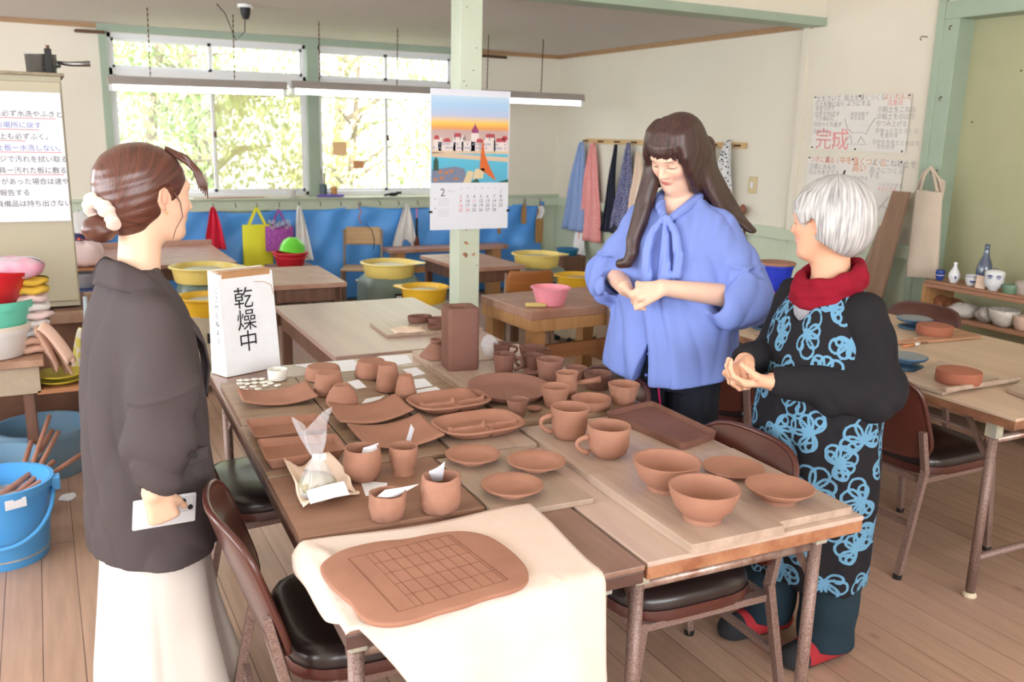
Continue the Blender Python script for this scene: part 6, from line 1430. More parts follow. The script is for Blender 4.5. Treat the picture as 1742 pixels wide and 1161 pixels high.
# bags hanging behind the cabinet
p = at(128, 352, Y=8.08)
lp = crumple((0, 0, -.36), .11, .34, 5, 26, 14, .2)
o = O('plastic_bag', lp, mat('white_film', (226, 222, 222), .3, alpha=.9, bump=.6, bscale=20), smooth=True); o.location = at(135, 355, Y=8.0); T(o, 'white plastic bag hanging between the cabinet and the bun of hair', 'plastic bag')
o = O('dotted_bag', crumple((0, 0, -.52), .13, .34, 7, 26, 14, .1), speckle('navy_orange_dots', (44, 44, 92), (214, 98, 60), 26), smooth=True); o.location = at(126, 372, Y=7.85) + Vector((-.0, 0, .06)); T(o, 'navy bag with orange dots hanging under the white plastic bag', 'bag')
# stack glimpsed between the cabinet and the jacket
q = at(146, 520, Y=6.6)
e = E('storage_rack', 'small pale rack glimpsed between the cabinet and the jacket', 'rack', (q.x, 6.6, 0))
for z in (.2, .50, .64): O('rack_shelf', M().box((0, 0, z), (.30, .30, .015)), mat('navy_tray', (56, 66, 120), .5) if z == .5 else m_bench, e)
for sx in (-1, 1):
    for sy in (-1, 1): O('rack_post', M().box((sx * .14, sy * .14, .36), (.02, .02, .72)), mat('pale_pink_post', (226, 200, 190), .6), e)
q2 = Vector((q.x, 6.58, .51)); tub('grey plastic tub on the small pale rack', q2, .11, .10, mat('grey_plastic', (150, 148, 156), .4), group='tubs on the rack')
towel('pale pink cloth heaped on top of the small pale rack', Vector((q.x + .02, 6.58, .65)), .24, .22, .16, m_tw[0], 0, 77)
# ================================================================== people: sculpted from blended volumes
class Vol:
    def __init__(s, lo, hi, res):
        s.res = res; s.lo = np.array(lo, float)
        n = np.ceil((np.array(hi, float) - s.lo) / res).astype(int) + 1; s.n = n
        s.ax = [s.lo[k] + res * np.arange(n[k]) for k in range(3)]
        s.d = np.full(n, .06, np.float32)
    def _sub(s, lo, hi):
        i0 = np.clip(np.floor((np.array(lo) - s.lo) / s.res).astype(int), 0, s.n - 1); i1 = np.clip(np.ceil((np.array(hi) - s.lo) / s.res).astype(int) + 1, 0, s.n)
        sl = tuple(slice(a, b) for a, b in zip(i0, i1))
        return sl, [s.ax[k][sl[k]].reshape([-1 if j == k else 1 for j in range(3)]) for k in range(3)]
    def _mix(s, sl, q, k, sub=False):
        a = s.d[sl]; q = q.astype(np.float32)
        if sub:
            q = -q; h = np.clip(.5 - .5 * (q - a) / k, 0, 1) if False else None
            m = np.maximum(a, q); e = np.maximum(k - np.abs(a - q), 0) / k; s.d[sl] = m + e * e * k * .25
        elif k <= 0: s.d[sl] = np.minimum(a, q)
        else:
            e = np.maximum(k - np.abs(a - q), 0) / k; s.d[sl] = np.minimum(a, q) - e * e * k * .25
    def cap(s, a, b, ra, rb=None, k=.02, sub=False, flat=None):
        rb = ra if rb is None else rb; a = np.array(a, float); b = np.array(b, float); R = max(ra, rb) * (1 if flat is None else max(1, flat[1])) + k + .02
        sl, (X, Y, Z) = s._sub(np.minimum(a, b) - R, np.maximum(a, b) + R)
        if s.d[sl].size == 0: return s
        ab = b - a; L = max(ab @ ab, 1e-9); t = np.clip(((X - a[0]) * ab[0] + (Y - a[1]) * ab[1] + (Z - a[2]) * ab[2]) / L, 0, 1)
        px, py, pz = X - (a[0] + t * ab[0]), Y - (a[1] + t * ab[1]), Z - (a[2] + t * ab[2])
        if flat is not None:
            f = np.array(flat[0], float); f /= np.linalg.norm(f); c = px * f[0] + py * f[1] + pz * f[2]   # squash along f
            d = np.sqrt(np.maximum(px * px + py * py + pz * pz - c * c, 0) / flat[1] ** 2 + (c) ** 2)
            q = (d - (ra + (rb - ra) * t))
            q = q * .85
        else: q = np.sqrt(px * px + py * py + pz * pz) - (ra + (rb - ra) * t)
        s._mix(sl, q, k, sub); return s
    def ell(s, c, r, k=.02, rot=None, sub=False):
        c = np.array(c, float); r = np.array(r if hasattr(r, '__len__') else (r,) * 3, float); R = r.max() + k + .02
        sl, (X, Y, Z) = s._sub(c - R, c + R)
        if s.d[sl].size == 0: return s
        x, y, z = X - c[0], Y - c[1], Z - c[2]
        if rot is not None:
            m = np.array(rot.to_3x3()); x, y, z = m[0, 0] * x + m[1, 0] * y + m[2, 0] * z, m[0, 1] * x + m[1, 1] * y + m[2, 1] * z, m[0, 2] * x + m[1, 2] * y + m[2, 2] * z
        k0 = np.sqrt((x / r[0]) ** 2 + (y / r[1]) ** 2 + (z / r[2]) ** 2); k1 = np.sqrt((x / r[0] ** 2) ** 2 + (y / r[1] ** 2) ** 2 + (z / r[2] ** 2) ** 2) + 1e-6
        s._mix(sl, k0 * (k0 - 1) / k1, k, sub); return s
    def path(s, pts, rr, k=.01, flat=None):
        P_ = np.array([tuple(p) for p in pts], float); R = max(rr) * (1 if flat is None else max(1, flat[1])) + k + .02
        sl, (X, Y, Z) = s._sub(P_.min(0) - R, P_.max(0) + R)
        if s.d[sl].size == 0: return s
        best = None
        for i in range(len(P_) - 1):
            a, b = P_[i], P_[i + 1]; ab = b - a; L = max(ab @ ab, 1e-9); t = np.clip(((X - a[0]) * ab[0] + (Y - a[1]) * ab[1] + (Z - a[2]) * ab[2]) / L, 0, 1)
            q = np.sqrt((X - (a[0] + t * ab[0])) ** 2 + (Y - (a[1] + t * ab[1])) ** 2 + (Z - (a[2] + t * ab[2])) ** 2) - (rr[i] + (rr[i + 1] - rr[i]) * t)
            best = q if best is None else np.minimum(best, q)
        s._mix(sl, best, k); return s
    def loft(s, rings, k=.02, sub=False):
        """rings: (z, cx, cy, rx, ry) sections stacked in z"""
        z = np.array([r[0] for r in rings]); o = np.argsort(z); A = np.array(rings, float)[o]
        M_ = max(A[:, 3].max(), A[:, 4].max()) + .05
        sl, (X, Y, Z) = s._sub((A[:, 1].min() - M_, A[:, 2].min() - M_, A[0, 0] - .06), (A[:, 1].max() + M_, A[:, 2].max() + M_, A[-1, 0] + .06))
        zz = np.clip(Z, A[0, 0], A[-1, 0])
        def sm(c):   # smooth interpolation
            zs = A[:, 0]; f = np.interp(zz, zs, A[:, c]); e = .02
            return (f + np.interp(np.clip(zz - e, zs[0], zs[-1]), zs, A[:, c]) + np.interp(np.clip(zz + e, zs[0], zs[-1]), zs, A[:, c])) / 3
        x, y = X - sm(1), Y - sm(2); rx, ry = sm(3), sm(4)
        k0 = np.sqrt((x / rx) ** 2 + (y / ry) ** 2); k1 = np.sqrt((x / rx ** 2) ** 2 + (y / ry ** 2) ** 2) + 1e-6
        q = k0 * (k0 - 1) / k1; dz = np.maximum(A[0, 0] - Z, Z - A[-1, 0]); q = np.maximum(q, dz) + 0 * q
        s._mix(sl, np.broadcast_to(q, s.d[sl].shape), k, sub); return s
    def warp(s, fn):
        """adds fn(X,Y,Z) to the distance where the surface is near"""
        X, Y, Z = np.meshgrid(*s.ax, indexing='ij', sparse=False) if False else (s.ax[0][:, None, None], s.ax[1][None, :, None], s.ax[2][None, None, :])
        w = np.clip(1 - np.abs(s.d) / .04, 0, 1); s.d += (fn(X, Y, Z) * w).astype(np.float32); return s
    def cut(s, n, c, k=.004):
        """remove everything with n.p > c"""
        n = np.array(n, float); n /= np.linalg.norm(n); X, Y, Z = s.ax[0][:, None, None], s.ax[1][None, :, None], s.ax[2][None, None, :]
        s.d = np.maximum(s.d, (n[0] * X + n[1] * Y + n[2] * Z - c).astype(np.float32)); return s
    def mesh(s):
        d = s.d; nx, ny, nz = d.shape; sg = d < 0
        cnt = np.zeros((nx - 1, ny - 1, nz - 1), np.int8)
        for i in (0, 1):
            for j in (0, 1):
                for k in (0, 1): cnt += sg[i:nx - 1 + i, j:ny - 1 + j, k:nz - 1 + k]
        act = (cnt > 0) & (cnt < 8); I = np.argwhere(act); idx = np.full(act.shape, -1, np.int64); idx[act] = np.arange(len(I))
        acc = np.zeros((len(I), 3)); num = np.zeros(len(I))
        cor = [(a, b, c) for a in (0, 1) for b in (0, 1) for c in (0, 1)]
        for a in cor:
            for ax_ in range(3):
                if a[ax_] == 1: continue
                b = list(a); b[ax_] = 1
                da = d[I[:, 0] + a[0], I[:, 1] + a[1], I[:, 2] + a[2]]; db = d[I[:, 0] + b[0], I[:, 1] + b[1], I[:, 2] + b[2]]
                m = (da < 0) != (db < 0); t = np.where(m, da / np.where(da == db, 1, da - db), 0)
                p = np.array(a, float)[None] + np.zeros((len(I), 3)); p[:, ax_] = t; acc[m] += p[m]; num[m] += 1
        V = s.lo + (I + acc / num[:, None]) * s.res
        F = []
        for ax_ in range(3):
            u, v = [(1, 2), (2, 0), (0, 1)][ax_]
            A = [slice(None)] * 3; B = [slice(None)] * 3; A[ax_] = slice(0, -1); B[ax_] = slice(1, None)
            ch = sg[tuple(A)] != sg[tuple(B)]; E_ = np.argwhere(ch); E_ = E_[(E_[:, u] > 0) & (E_[:, v] > 0) & (E_[:, u] < d.shape[u] - 1) & (E_[:, v] < d.shape[v] - 1)]
            flip = sg[E_[:, 0], E_[:, 1], E_[:, 2]]
            def ix(du, dv):
                q = E_.copy(); q[:, u] -= du; q[:, v] -= dv; return idx[q[:, 0], q[:, 1], q[:, 2]]
            q = np.stack([ix(1, 1), ix(0, 1), ix(0, 0), ix(1, 0)], 1); q[~flip] = q[~flip][:, ::-1]; F.append(q)
        return V, np.concatenate(F)
def relax(V, F, it=1, lam=.5):
    for _ in range(it):
        S = np.zeros_like(V); c = np.zeros(len(V))
        for a, b in ((0, 1), (1, 2), (2, 3), (3, 0)):
            for p, q in ((F[:, a], F[:, b]), (F[:, b], F[:, a])):
                for k in range(3): S[:, k] += np.bincount(p, V[q, k], len(V))
                c += np.bincount(p, minlength=len(V))
        V = V + lam * (S / np.maximum(c, 1)[:, None] - V)
    return V
def volobj(name, vols, material, parent, it=1, color=None, attr=None):
    Vs, Fs, n = [], [], 0
    for v in (vols if isinstance(vols, list) else [vols]):
        V, F = v.mesh(); V = relax(V, F, it); Vs.append(V); Fs.append(F + n); n += len(V)
    V = np.concatenate(Vs); F = np.concatenate(Fs)
    me = bpy.data.meshes.new(name); me.vertices.add(len(V)); me.vertices.foreach_set('co', V.astype(np.float32).ravel())
    me.loops.add(F.size); me.loops.foreach_set('vertex_index', F.astype(np.int32).ravel())
    me.polygons.add(len(F)); me.polygons.foreach_set('loop_start', np.arange(0, F.size, 4, dtype=np.int32))
    me.update(calc_edges=True); me.validate(); me.shade_smooth()
    if color is not None and len(me.vertices) == len(V):
        a = me.attributes.new('col', 'FLOAT_COLOR', 'POINT'); C_ = np.ones((len(V), 4), np.float32); C_[:, :3] = color(V); a.data.foreach_set('color', C_.ravel())
    if attr is not None and len(me.vertices) == len(V):
        a = me.attributes.new('pat', 'FLOAT', 'POINT'); a.data.foreach_set('value', attr(V).astype(np.float32))
    return O(name, me, material, parent)
def lin(*c): return np.array(srgb(*c))
def hand(v, W, d, n, th, curls, spread=.08, L=1.0, thumb=(.5, .5), k=.004, fl=None):
    """W wrist, d direction of the palm, n back-of-hand normal, th side where the thumb sits (+1/-1 times n x d)"""
    W = np.array(W, float); d = np.array(d, float); d /= np.linalg.norm(d); n = np.array(n, float); n -= d * (n @ d); n /= np.linalg.norm(n)
    s = np.cross(n, d) * th
    R = .0082 * L
    for i in range(4):     # palm as fanned bones
        o = (1.5 - i) * .0185 * L; v.cap(W + s * o * .55, W + d * .078 * L + s * o, .0135 * L, .0115 * L, .012)
    v.cap(W + s * .012 * L, W + d * .035 * L + s * .026 * L - n * .006, .015 * L, .014 * L, .012)
    LN = [(.040, .024, .019), (.044, .028, .020), (.041, .026, .019), (.032, .020, .017)]
    for i in range(4):
        b = W + d * (.082 - (.006 if i in (0,) else .012 if i == 3 else 0)) * L + s * (1.5 - i) * .0190 * L
        dd = d * math.cos(spread * (1.5 - i)) + s * math.sin(spread * (1.5 - i)); c = curls[i] if hasattr(curls[i], '__len__') else (curls[i],) * 3; a = 0; p = b; r = R * (1.0 if i < 3 else .88)
        for j in range(3):
            a += c[j]; q = p + (dd * math.cos(a) - n * math.sin(a)) * LN[i][j] * L
            v.cap(p, q, r, r * .92, k if j else .008); p = q; r *= .92
    # thumb leaves the side of the palm near its base
    b = W + d * .022 * L + s * .026 * L - n * .004; t0, t1 = thumb
    dv = d * math.cos(t0) + s * math.sin(t0) - n * t1 * .5; dv /= np.linalg.norm(dv); p = b + dv * .036 * L; v.cap(b, p, .0135 * L, .0105 * L, .012)
    dv2 = dv * .9 - s * .35 * t1 - n * .35 * t1; dv2 /= np.linalg.norm(dv2); q = p + dv2 * .030 * L; v.cap(p, q, .0102 * L, .0092 * L, .006)
    dv3 = dv2 * .9 - s * .3 * t1; dv3 /= np.linalg.norm(dv3); v.cap(q, q + dv3 * .022 * L, .0092 * L, .0075 * L, .006)
    return v
def head(v, c, f, up, k=1.0, face=True):
    """c head centre, f facing, up; roughly 0.23 m tall"""
    c = np.array(c, float); f = np.array(f, float); f /= np.linalg.norm(f); up = np.array(up, float); up -= f * (up @ f); up /= np.linalg.norm(up); l = np.cross(up, f)
    def P(a, b, z): return c + (f * a + l * b + up * z) * k
    rot = Matrix(((f[0], l[0], up[0]), (f[1], l[1], up[1]), (f[2], l[2], up[2])))
    e = lambda p, r, kk=.01, sub=False: v.ell(p, tuple(x * k for x in r), kk * k, rot, sub)
    e(P(-.012, 0, .028), (.092, .073, .083)); e(P(.018, 0, .0), (.070, .066, .095), .02)          # skull, forehead mass
    e(P(.035, 0, -.045), (.050, .049, .052), .02)                                                    # mid face
    v.cap(P(.045, .020, -.082), P(.045, -.020, -.082), .024 * k, .024 * k, .025 * k); e(P(.066, 0, -.092), (.020, .022, .019), .02)   # jaw, chin
    for s_ in (-1, 1):
        v.cap(P(-.005, s_ * .048, -.042), P(.045, s_ * .020, -.087), .014 * k, .016 * k, .02 * k)        # jaw line
        e(P(.055, s_ * .034, -.023), (.024, .020, .020), .018)                                       # cheek
        e(P(.080, s_ * .032, .004), (.012, .018, .010), .01, True)                                   # eye socket
        e(P(.068, s_ * .031, .003), (.015, .0155, .0125), .004)                                      # eyelid ball
        # ear
        v.path([P(-.004, s_ * .072, .022), P(-.016, s_ * .079, .018), P(-.018, s_ * .079, -.004), P(-.006, s_ * .072, -.024), P(.002, s_ * .068, -.028)], [.005 * k, .006 * k, .0055 * k, .0055 * k, .004 * k], .004 * k)
        e(P(-.006, s_ * .071, .0), (.012, .005, .022), .006)
    e(P(.076, 0, .028), (.015, .040, .012), .02)                                                     # brow
    v.cap(P(.082, 0, .012), P(.100, 0, -.026), .0065 * k, .0095 * k, .010 * k)                         # nose
    for s_ in (-1, 1): e(P(.090, s_ * .009, -.030), (.009, .0075, .007), .005)
    e(P(.080, 0, -.054), (.012, .022, .006), .006); e(P(.078, 0, -.063), (.012, .018, .006), .005)   # lips
    v.cap(P(.094, .016, -.0585), P(.094, -.016, -.0585), .0014 * k, .0014 * k, .002, sub=True)
    return P
def fold(amp, fn): return lambda X, Y, Z: amp * fn(X, Y, Z)
S_ = np.sin
def skinmat(): return colmat('skin', .5, bump=.04, bscale=300, sub=.12, spec=.35)
m_skin = skinmat()
def hairmat(name, c1, c2, rough=.38, sc=90, sx=(1, 1, .08)):
    m = mat(name, c1, rough, spec=.6); nt = m.node_tree; N = nt.nodes; L = nt.links; b = N['Principled BSDF']
    a = N.new('ShaderNodeAttribute'); a.attribute_name = 'col'; n = N.new('ShaderNodeTexNoise'); n.inputs['Scale'].default_value = 1.0; n.inputs['Detail'].default_value = 3
    L.new(a.outputs['Vector'], n.inputs['Vector'])
    r = N.new('ShaderNodeMapRange'); r.inputs[1].default_value = .3; r.inputs[2].default_value = .7; L.new(n.outputs[0], r.inputs[0])
    mx = N.new('ShaderNodeMix'); mx.data_type = 'RGBA'; mx.inputs[6].default_value = (*srgb(*c1), 1); mx.inputs[7].default_value = (*srgb(*c2), 1); L.new(r.outputs[0], mx.inputs[0]); L.new(mx.outputs[2], b.inputs['Base Color'])
    bp = N.new('ShaderNodeBump'); bp.inputs['Strength'].default_value = .25; bp.inputs['Distance'].default_value = .003; L.new(n.outputs[0], bp.inputs['Height']); L.new(bp.outputs[0], b.inputs['Normal'])
    return m
def fabric(name, c, c2=None, rough=.85, sheen=0, bs=500, noise=.3, ns=6): return mat(name, c, rough, spec=.15, noise=noise, nscale=ns, c2=c2, bump=.15, bscale=bs, sheen=sheen)
def crease(x): return (1 - np.abs(np.sin(x))) ** 2 - .3
def nrm(v): v = np.array(v, float); return v / np.linalg.norm(v)

# ------------------------------------------------------------------ woman in the blue blouse
def woman_blue():
    A = AIM(212); o = (1.93, 2.45, 0)
    e = E('person', 'long-haired woman in a loose blue blouse with neck bow, hands clasped, looking down', 'person', o, A)
    # local frame: +x forward, +y her left, z up
    # head looks down and to her right
    ha = AIM(-14); f = nrm((math.cos(ha) * .84, math.sin(ha) * .84, -.56)); up = nrm((.5, -.02, .87)); C0 = (.072, -.004, 1.522)
    hv = Vol((-.12, -.14, 1.30), (.24, .14, 1.70), .003); P = head(hv, C0, f, up, 1.0)
    hv.cap((.015, 0, 1.36), (.045, 0, 1.48), .046, .045, .03)
    bv = Vol((-.2, -.26, .0), (.26, .26, 1.42), .008)
    bv.loft([(.80, 0, 0, .10, .16), (.95, 0, 0, .095, .15), (1.05, 0, 0, .085, .125), (1.2, .01, 0, .10, .14), (1.3, 0, 0, .085, .155), (1.36, 0, 0, .05, .06)], .03)
    bv.cap((0, 0, 1.3), (.015, 0, 1.42), .055, .052, .04)
    for s_ in (-1, 1):
        bv.cap((0, s_ * .09, .85), (.015, s_ * .10, .46), .085, .055, .04); bv.cap((.015, s_ * .10, .46), (-.01, s_ * .10, .09), .052, .036, .02)
        bv.cap((-.03, s_ * .10, .05), (.13, s_ * .12, .035), .033, .03, .03)
        bv.cap((0, s_ * .13, 1.265), (-.01, s_ * .19, 1.08), .038, .036, .03)
    # arms to the clasped hands
    Hc = np.array((.265, -.035, 1.075))
    av = Vol((-.1, -.32, .94), (.40, .32, 1.22), .0028)
    eR, eL = (-.0, -.225, 1.085), (.03, .222, 1.06)
    wR, wL = (.215, -.098, 1.080), (.238, .040, 1.100)
    av.cap(eR, wR, .042, .026, .02, flat=None); av.cap(eL, wL, .042, .026, .02)
    hand(av, wR, nrm((.50, .70, -.30)), nrm((.45, -.5, -.75)), -1, [(1.0, 1.2, .8), (1.05, 1.2, .8), (1.1, 1.2, .8), (1.15, 1.2, .8)], .02, .95, (.5, .7))
    hand(av, wL, nrm((.34, -.88, -.22)), nrm((.60, .20, .75)), 1, [(.95, 1.1, .6), (1.0, 1.1, .6), (1.05, 1.1, .6), (1.1, 1.1, .6)], .01, .95, (.35, .6))
    Pm = P(.088, 0, -.058); lips = lin(196, 96, 96); base = lin(232, 190, 166); Pl = [P(.08, s * .031, -.003) for s in (-1, 1)]; Pb = [P(.085, s * .032, .026) for s in (-1, 1)]; Pc = [P(.07, s * .042, -.03) for s in (-1, 1)]
    fN = f; lN = np.cross(nrm(up - f * (up @ f)), f); uN = np.cross(f, lN)
    def colr(V):
        C = np.tile(base, (len(V), 1))
        def paint(c, r, col, w=1):
            q = V - c; a = np.abs(q @ fN) / r[0], np.abs(q @ lN) / r[1], np.abs(q @ uN) / r[2]; t = np.clip(1.6 - 1.2 * np.sqrt(a[0] ** 2 + a[1] ** 2 + a[2] ** 2), 0, 1)[:, None] * w; return C * (1 - t) + col * t
        for c in Pc: C = paint(c, (.03, .02, .016), lin(236, 168, 150), .5)
        C = paint(P(.088, 0, -.054), (.03, .021, .0045), lips, .9); C = paint(P(.086, 0, -.063), (.03, .018, .005), lips, .9)
        for c in Pl: C = paint(c, (.03, .018, .0022), lin(58, 34, 30), 1.0)
        for c in Pb: C = paint(c, (.03, .019, .003), lin(110, 74, 60), .7)
        return C
    volobj('body', [bv, hv, av], m_skin, e, 1, colr)
    # hair
    v = Vol((-.20, -.24, 1.0), (.27, .28, 1.72), .0035)
    c = np.array(C0)
    rot = Matrix(((f[0], lN[0], uN[0]), (f[1], lN[1], uN[1]), (f[2], lN[2], uN[2])))
    v.ell(P(-.024, 0, .030), (.104, .084, .090), .01, rot)
    v.ell(P(-.035, 0, -.02), (.085, .083, .095), .03, rot); v.cap((.0, .012, 1.50), (-.045, .05, 1.38), .082, .055, .04)
    # open the face
    v.ell(P(.108, .0, -.048), (.078, .057, .092), .008, rot, sub=True)
    v.cut(tuple(0 * f + nrm(-uN)), 9, .0)
    # bangs: thin curtain of locks over the forehead
    for i in range(17):
        b = (i - 8) / 8 * .060; v.path([P(-.01, b * .4, .116), P(.040, b * .75, .100 - 3 * b * b), P(.074 - 6 * b * b, b * .95, .072), P(.085 - 9 * b * b, b * 1.02, .056)], [.008, .008, .007, .006], .012)
    for i in range(17):
        b = (i - 8) / 8 * .060; v.path([P(.078 - 8 * b * b, b, .068), P(.087 - 9 * b * b, b * 1.05, .054), P(.093 - 9 * b * b, b * 1.12, .037 + .008 * sin(i * 2.3) - abs(b) * .42)], [.009, .005, .0016], .006)
    # side curtains
    for s_ in (-1, 1):
        for j in range(5):
            t = j / 4; v.path([P(.03 - .05 * t, s_ * .056, .09), P(.055 - .06 * t, s_ * .072, .03), P(.052 - .06 * t, s_ * .075, -.04), P(.035 - .05 * t, s_ * .072, -.11)], [.018, .015, .014, .014], .014)
    # her right lock falls in front of the shoulder and curls (left in the picture)
    for j in range(5):
        t = j / 4; q = .014 * (t - .5)
        v.path([(.055 + q, -.074 - q, 1.52), (.075 + q, -.084 + q, 1.44), (.095 + q, -.093 - q * .6, 1.36), (.118, -.102 + q, 1.29), (.135, -.112 + q * .6, 1.235), (.148, -.108 + q * .4, 1.19), (.152, -.120, 1.158), (.150, -.148, 1.150)], [.020, .020, .019, .016, .012, .009, .007, .004], .022)
    # her left side sweeps over and behind the shoulder as one wide sheet
    for j in range(9):
        t = j / 8
        v.path([(.03 - .09 * t, .050 + .008 * sin(3 * t), 1.53), (.025 - .10 * t, .078, 1.46), (.01 - .10 * t, .104 + .01 * t, 1.40), (-.005 - .09 * t, .135 + .02 * t, 1.345), (-.03 - .05 * t, .185 + .01 * t, 1.305), (-.045 - .03 * t, .228 + .01 * t, 1.272)], [.020, .021, .019, .015, .008, .002], .014)
    for j in range(5):
        v.path([(-.07, -.05 + .025 * j, 1.55), (-.10, -.05 + .025 * j, 1.42), (-.115, -.05 + .03 * j, 1.30), (-.12, -.04 + .03 * j, 1.2)], [.03, .03, .028, .012], .02)
    v.warp(lambda X, Y, Z: .0007 * S_((X * 260 + Y * 360) + 3 * S_(Z * 12)))
    def strand(V):
        C = np.zeros((len(V), 3)); C[:, 0] = V[:, 0] * 130; C[:, 1] = V[:, 1] * 130; C[:, 2] = V[:, 2] * 7; return C
    volobj('hair', v, hairmat('dark_brown_hair', (40, 25, 24), (74, 44, 37), .42), e, 1, strand)
    # blouse
    v = Vol((-.26, -.37, .70), (.36, .40, 1.44), .0045)
    v.loft([(.72, .02, .0, .165, .245), (.80, .02, 0, .165, .24), (.95, .015, 0, .155, .222), (1.10, .01, 0, .14, .205), (1.2, .01, 0, .135, .195), (1.29, .0, 0, .115, .18), (1.335, .0, 0, .09, .13), (1.37, .01, 0, .068, .075)], .03)
    for s_ in (-1, 1):
        v.cap((0, s_ * .138, 1.285), (-.005, s_ * .195, 1.175), .060, .070, .04)
        # gathered puff
        el = np.array(eL if s_ > 0 else eR); v.cap((-.0, s_ * .205, 1.165), tuple(el + np.array((-.01, s_ * .028, .0))), .072, .088 if s_ > 0 else .080, .022)
        v.cap(tuple(el + np.array((-.01, s_ * .03, -.01))), tuple(el + np.array((.075, s_ * .005, -.035))), .084 if s_ > 0 else .074, .060 if s_ > 0 else .054, .03)
        v.cap(tuple(el + np.array((.01, 0, -.02))), tuple(el + np.array((.19, -s_ * .08, .0))), .040, .046, .008, sub=True)
    def puckers(X, Y, Z):
        th = np.arctan2(Y, X + .02); sleeve = np.clip((np.abs(Y) - .19) / .03, 0, 1)
        body = .006 * S_(th * 13 + 3 * S_(Z * 7) + 2 * S_(th * 3)) * np.clip((1.2 - Z) / .4, .1, 1) + .005 * S_(th * 7 + Z * 16 + 1) + .0035 * S_(Z * 34 + th * 8 + 2 * S_(th * 4))
        yoke = .003 * S_(Y * 190) * np.exp(-((Z - 1.31) / .035) ** 2) * np.clip((X + .01) / .03, 0, 1)
        seam = -.004 * np.exp(-((Z - 1.165 - .0 * Y) / .006) ** 2) * 0
        slv = .009 * S_(Z * 16 + X * 74 + 3 * S_(Y * 22)) * np.clip((1.175 - Z) / .05, 0, 1) + .003 * S_(X * 130 + Z * 12) * np.exp(-((Z - 1.14) / .03) ** 2) - .012 * np.exp(-((Z - 1.165) / .006) ** 2) + .004 * S_(X * 210 + Y * 120) * np.exp(-((Z - 1.14) / .025) ** 2)
        body = body + .010 * crease(th * 5 + 2.2 * S_(Z * 6) + 1.3 * S_(th * 2)) * np.clip((1.25 - Z) / .2, .15, 1) + .007 * crease(Z * 9 + th * 3.1 + S_(th * 5)) * np.clip((Z - .8) / .2, 0, 1); slv = slv + .010 * crease(X * 30 + Z * 14 + 2 * S_(Y * 16)) * np.clip((1.26 - Z) / .06, 0, 1)
        return body * (1 - sleeve) + yoke + slv * sleeve
    v.warp(puckers)
    # front opening below the waist
    v.path([(.22, -.03, .93), (.21, -.045, .82), (.22, -.06, .68)], [.004, .016, .034], .004) if False else None
    X = v.ax[0][:, None, None]; Y = v.ax[1][None, :, None]; Z = v.ax[2][None, None, :]
    gap = (Y + .025) ** 2 * 1.0; w_ = np.clip((.90 - Z) * .20, 0, .05); g_ = np.maximum(w_ - np.abs(Y + .025 + (.90 - Z) * .12), -.02) * (X > .06) + (X <= .06) * -.02
    v.d = np.maximum(v.d, np.where((Z < .90), g_, -.02).astype(np.float32))
    hemz = .745 + .05 * np.clip((Y + .0) / .2, -1, 1) * 0 + .03 * (np.abs(Y) / .2) ** 2
    v.d = np.maximum(v.d, (hemz - Z + 0 * X).astype(np.float32))
    # neck opening
    v.ell((.075, 0, 1.375), (.055, .036, .075), .008, Matrix.Rotation(.25, 3, 'Y'), sub=True)
    mb = fabric('blue_cotton', (128, 148, 216), (118, 136, 206), .7)
    bl = volobj('blouse', v, mb, e, 1)
    # collar band, bow, placket, buttons
    v = Vol((-.09, -.12, 1.28), (.2, .13, 1.45), .003)
    for s_ in (-1, 1): v.path([(-.055, 0, 1.40), (-.03, s_ * .062, 1.395), (.03, s_ * .066, 1.375), (.08, s_ * .045, 1.345), (.125, s_ * .012, 1.312)], [.014, .015, .016, .017, .012], .008)
    v.warp(lambda X, Y, Z: .0015 * S_(Y * 260 + X * 130))
    volobj('collar', v, mb, e, 1)
    v = Vol((.08, -.13, .98), (.24, .14, 1.34), .003)
    v.ell((.138, 0, 1.31), (.016, .018, .016), .006)
    v.path([(.14, .01, 1.31), (.155, .040, 1.275), (.165, .062, 1.20), (.165, .058, 1.135), (.16, .02, 1.125), (.158, .006, 1.17), (.148, .004, 1.29)], [.010, .013, .016, .016, .013, .014, .008], .008)
    v.path([(.14, -.01, 1.31), (.158, -.035, 1.27), (.165, -.05, 1.20), (.168, -.04, 1.12), (.165, -.03, 1.06)], [.008, .013, .016, .018, .018], .008)
    v.path([(.14, .0, 1.30), (.16, .012, 1.24), (.168, .02, 1.16), (.168, .014, 1.08)], [.008, .014, .018, .02], .006)
    v.warp(lambda X, Y, Z: .0016 * S_(Y * 330 + 3 * S_(Z * 14)))
    volobj('bow', v, mb, e, 1)
    O('placket', M().box((.163, -.025, 1.0), (.004, .026, .20)), mb, e, bev=.001)
    for k in range(5): O('button', M().lathe([(.001, 0), (.0055, 0), (.005, .002), (.001, .002)], (.158 + .002 * (k > 1), -.012 - .004 * k, 1.08 - .075 * k), 12, tilt=Matrix.Rotation(PI / 2, 4, 'Y')), fabric('button_blue', (110, 124, 200)), e)
    # dark trousers
    v = Vol((-.22, -.26, .0), (.24, .26, .98), .007)
    v.loft([(.72, 0, 0, .12, .17), (.9, 0, 0, .12, .17)], .03)
    for s_ in (-1, 1): v.cap((0, s_ * .085, .82), (.01, s_ * .10, .45), .095, .082, .02); v.cap((.01, s_ * .10, .45), (0, s_ * .105, .12), .082, .075, .03)
    v.cut((0, 0, -1), -.10); v.warp(lambda X, Y, Z: .002 * S_(np.arctan2(Y, X) * 34))
    volobj('trousers', v, fabric('dark_pinstripe', (42, 46, 56), (56, 60, 70)), e, 1)
    v = Vol((-.1, -.2, 0), (.22, .2, .1), .005)
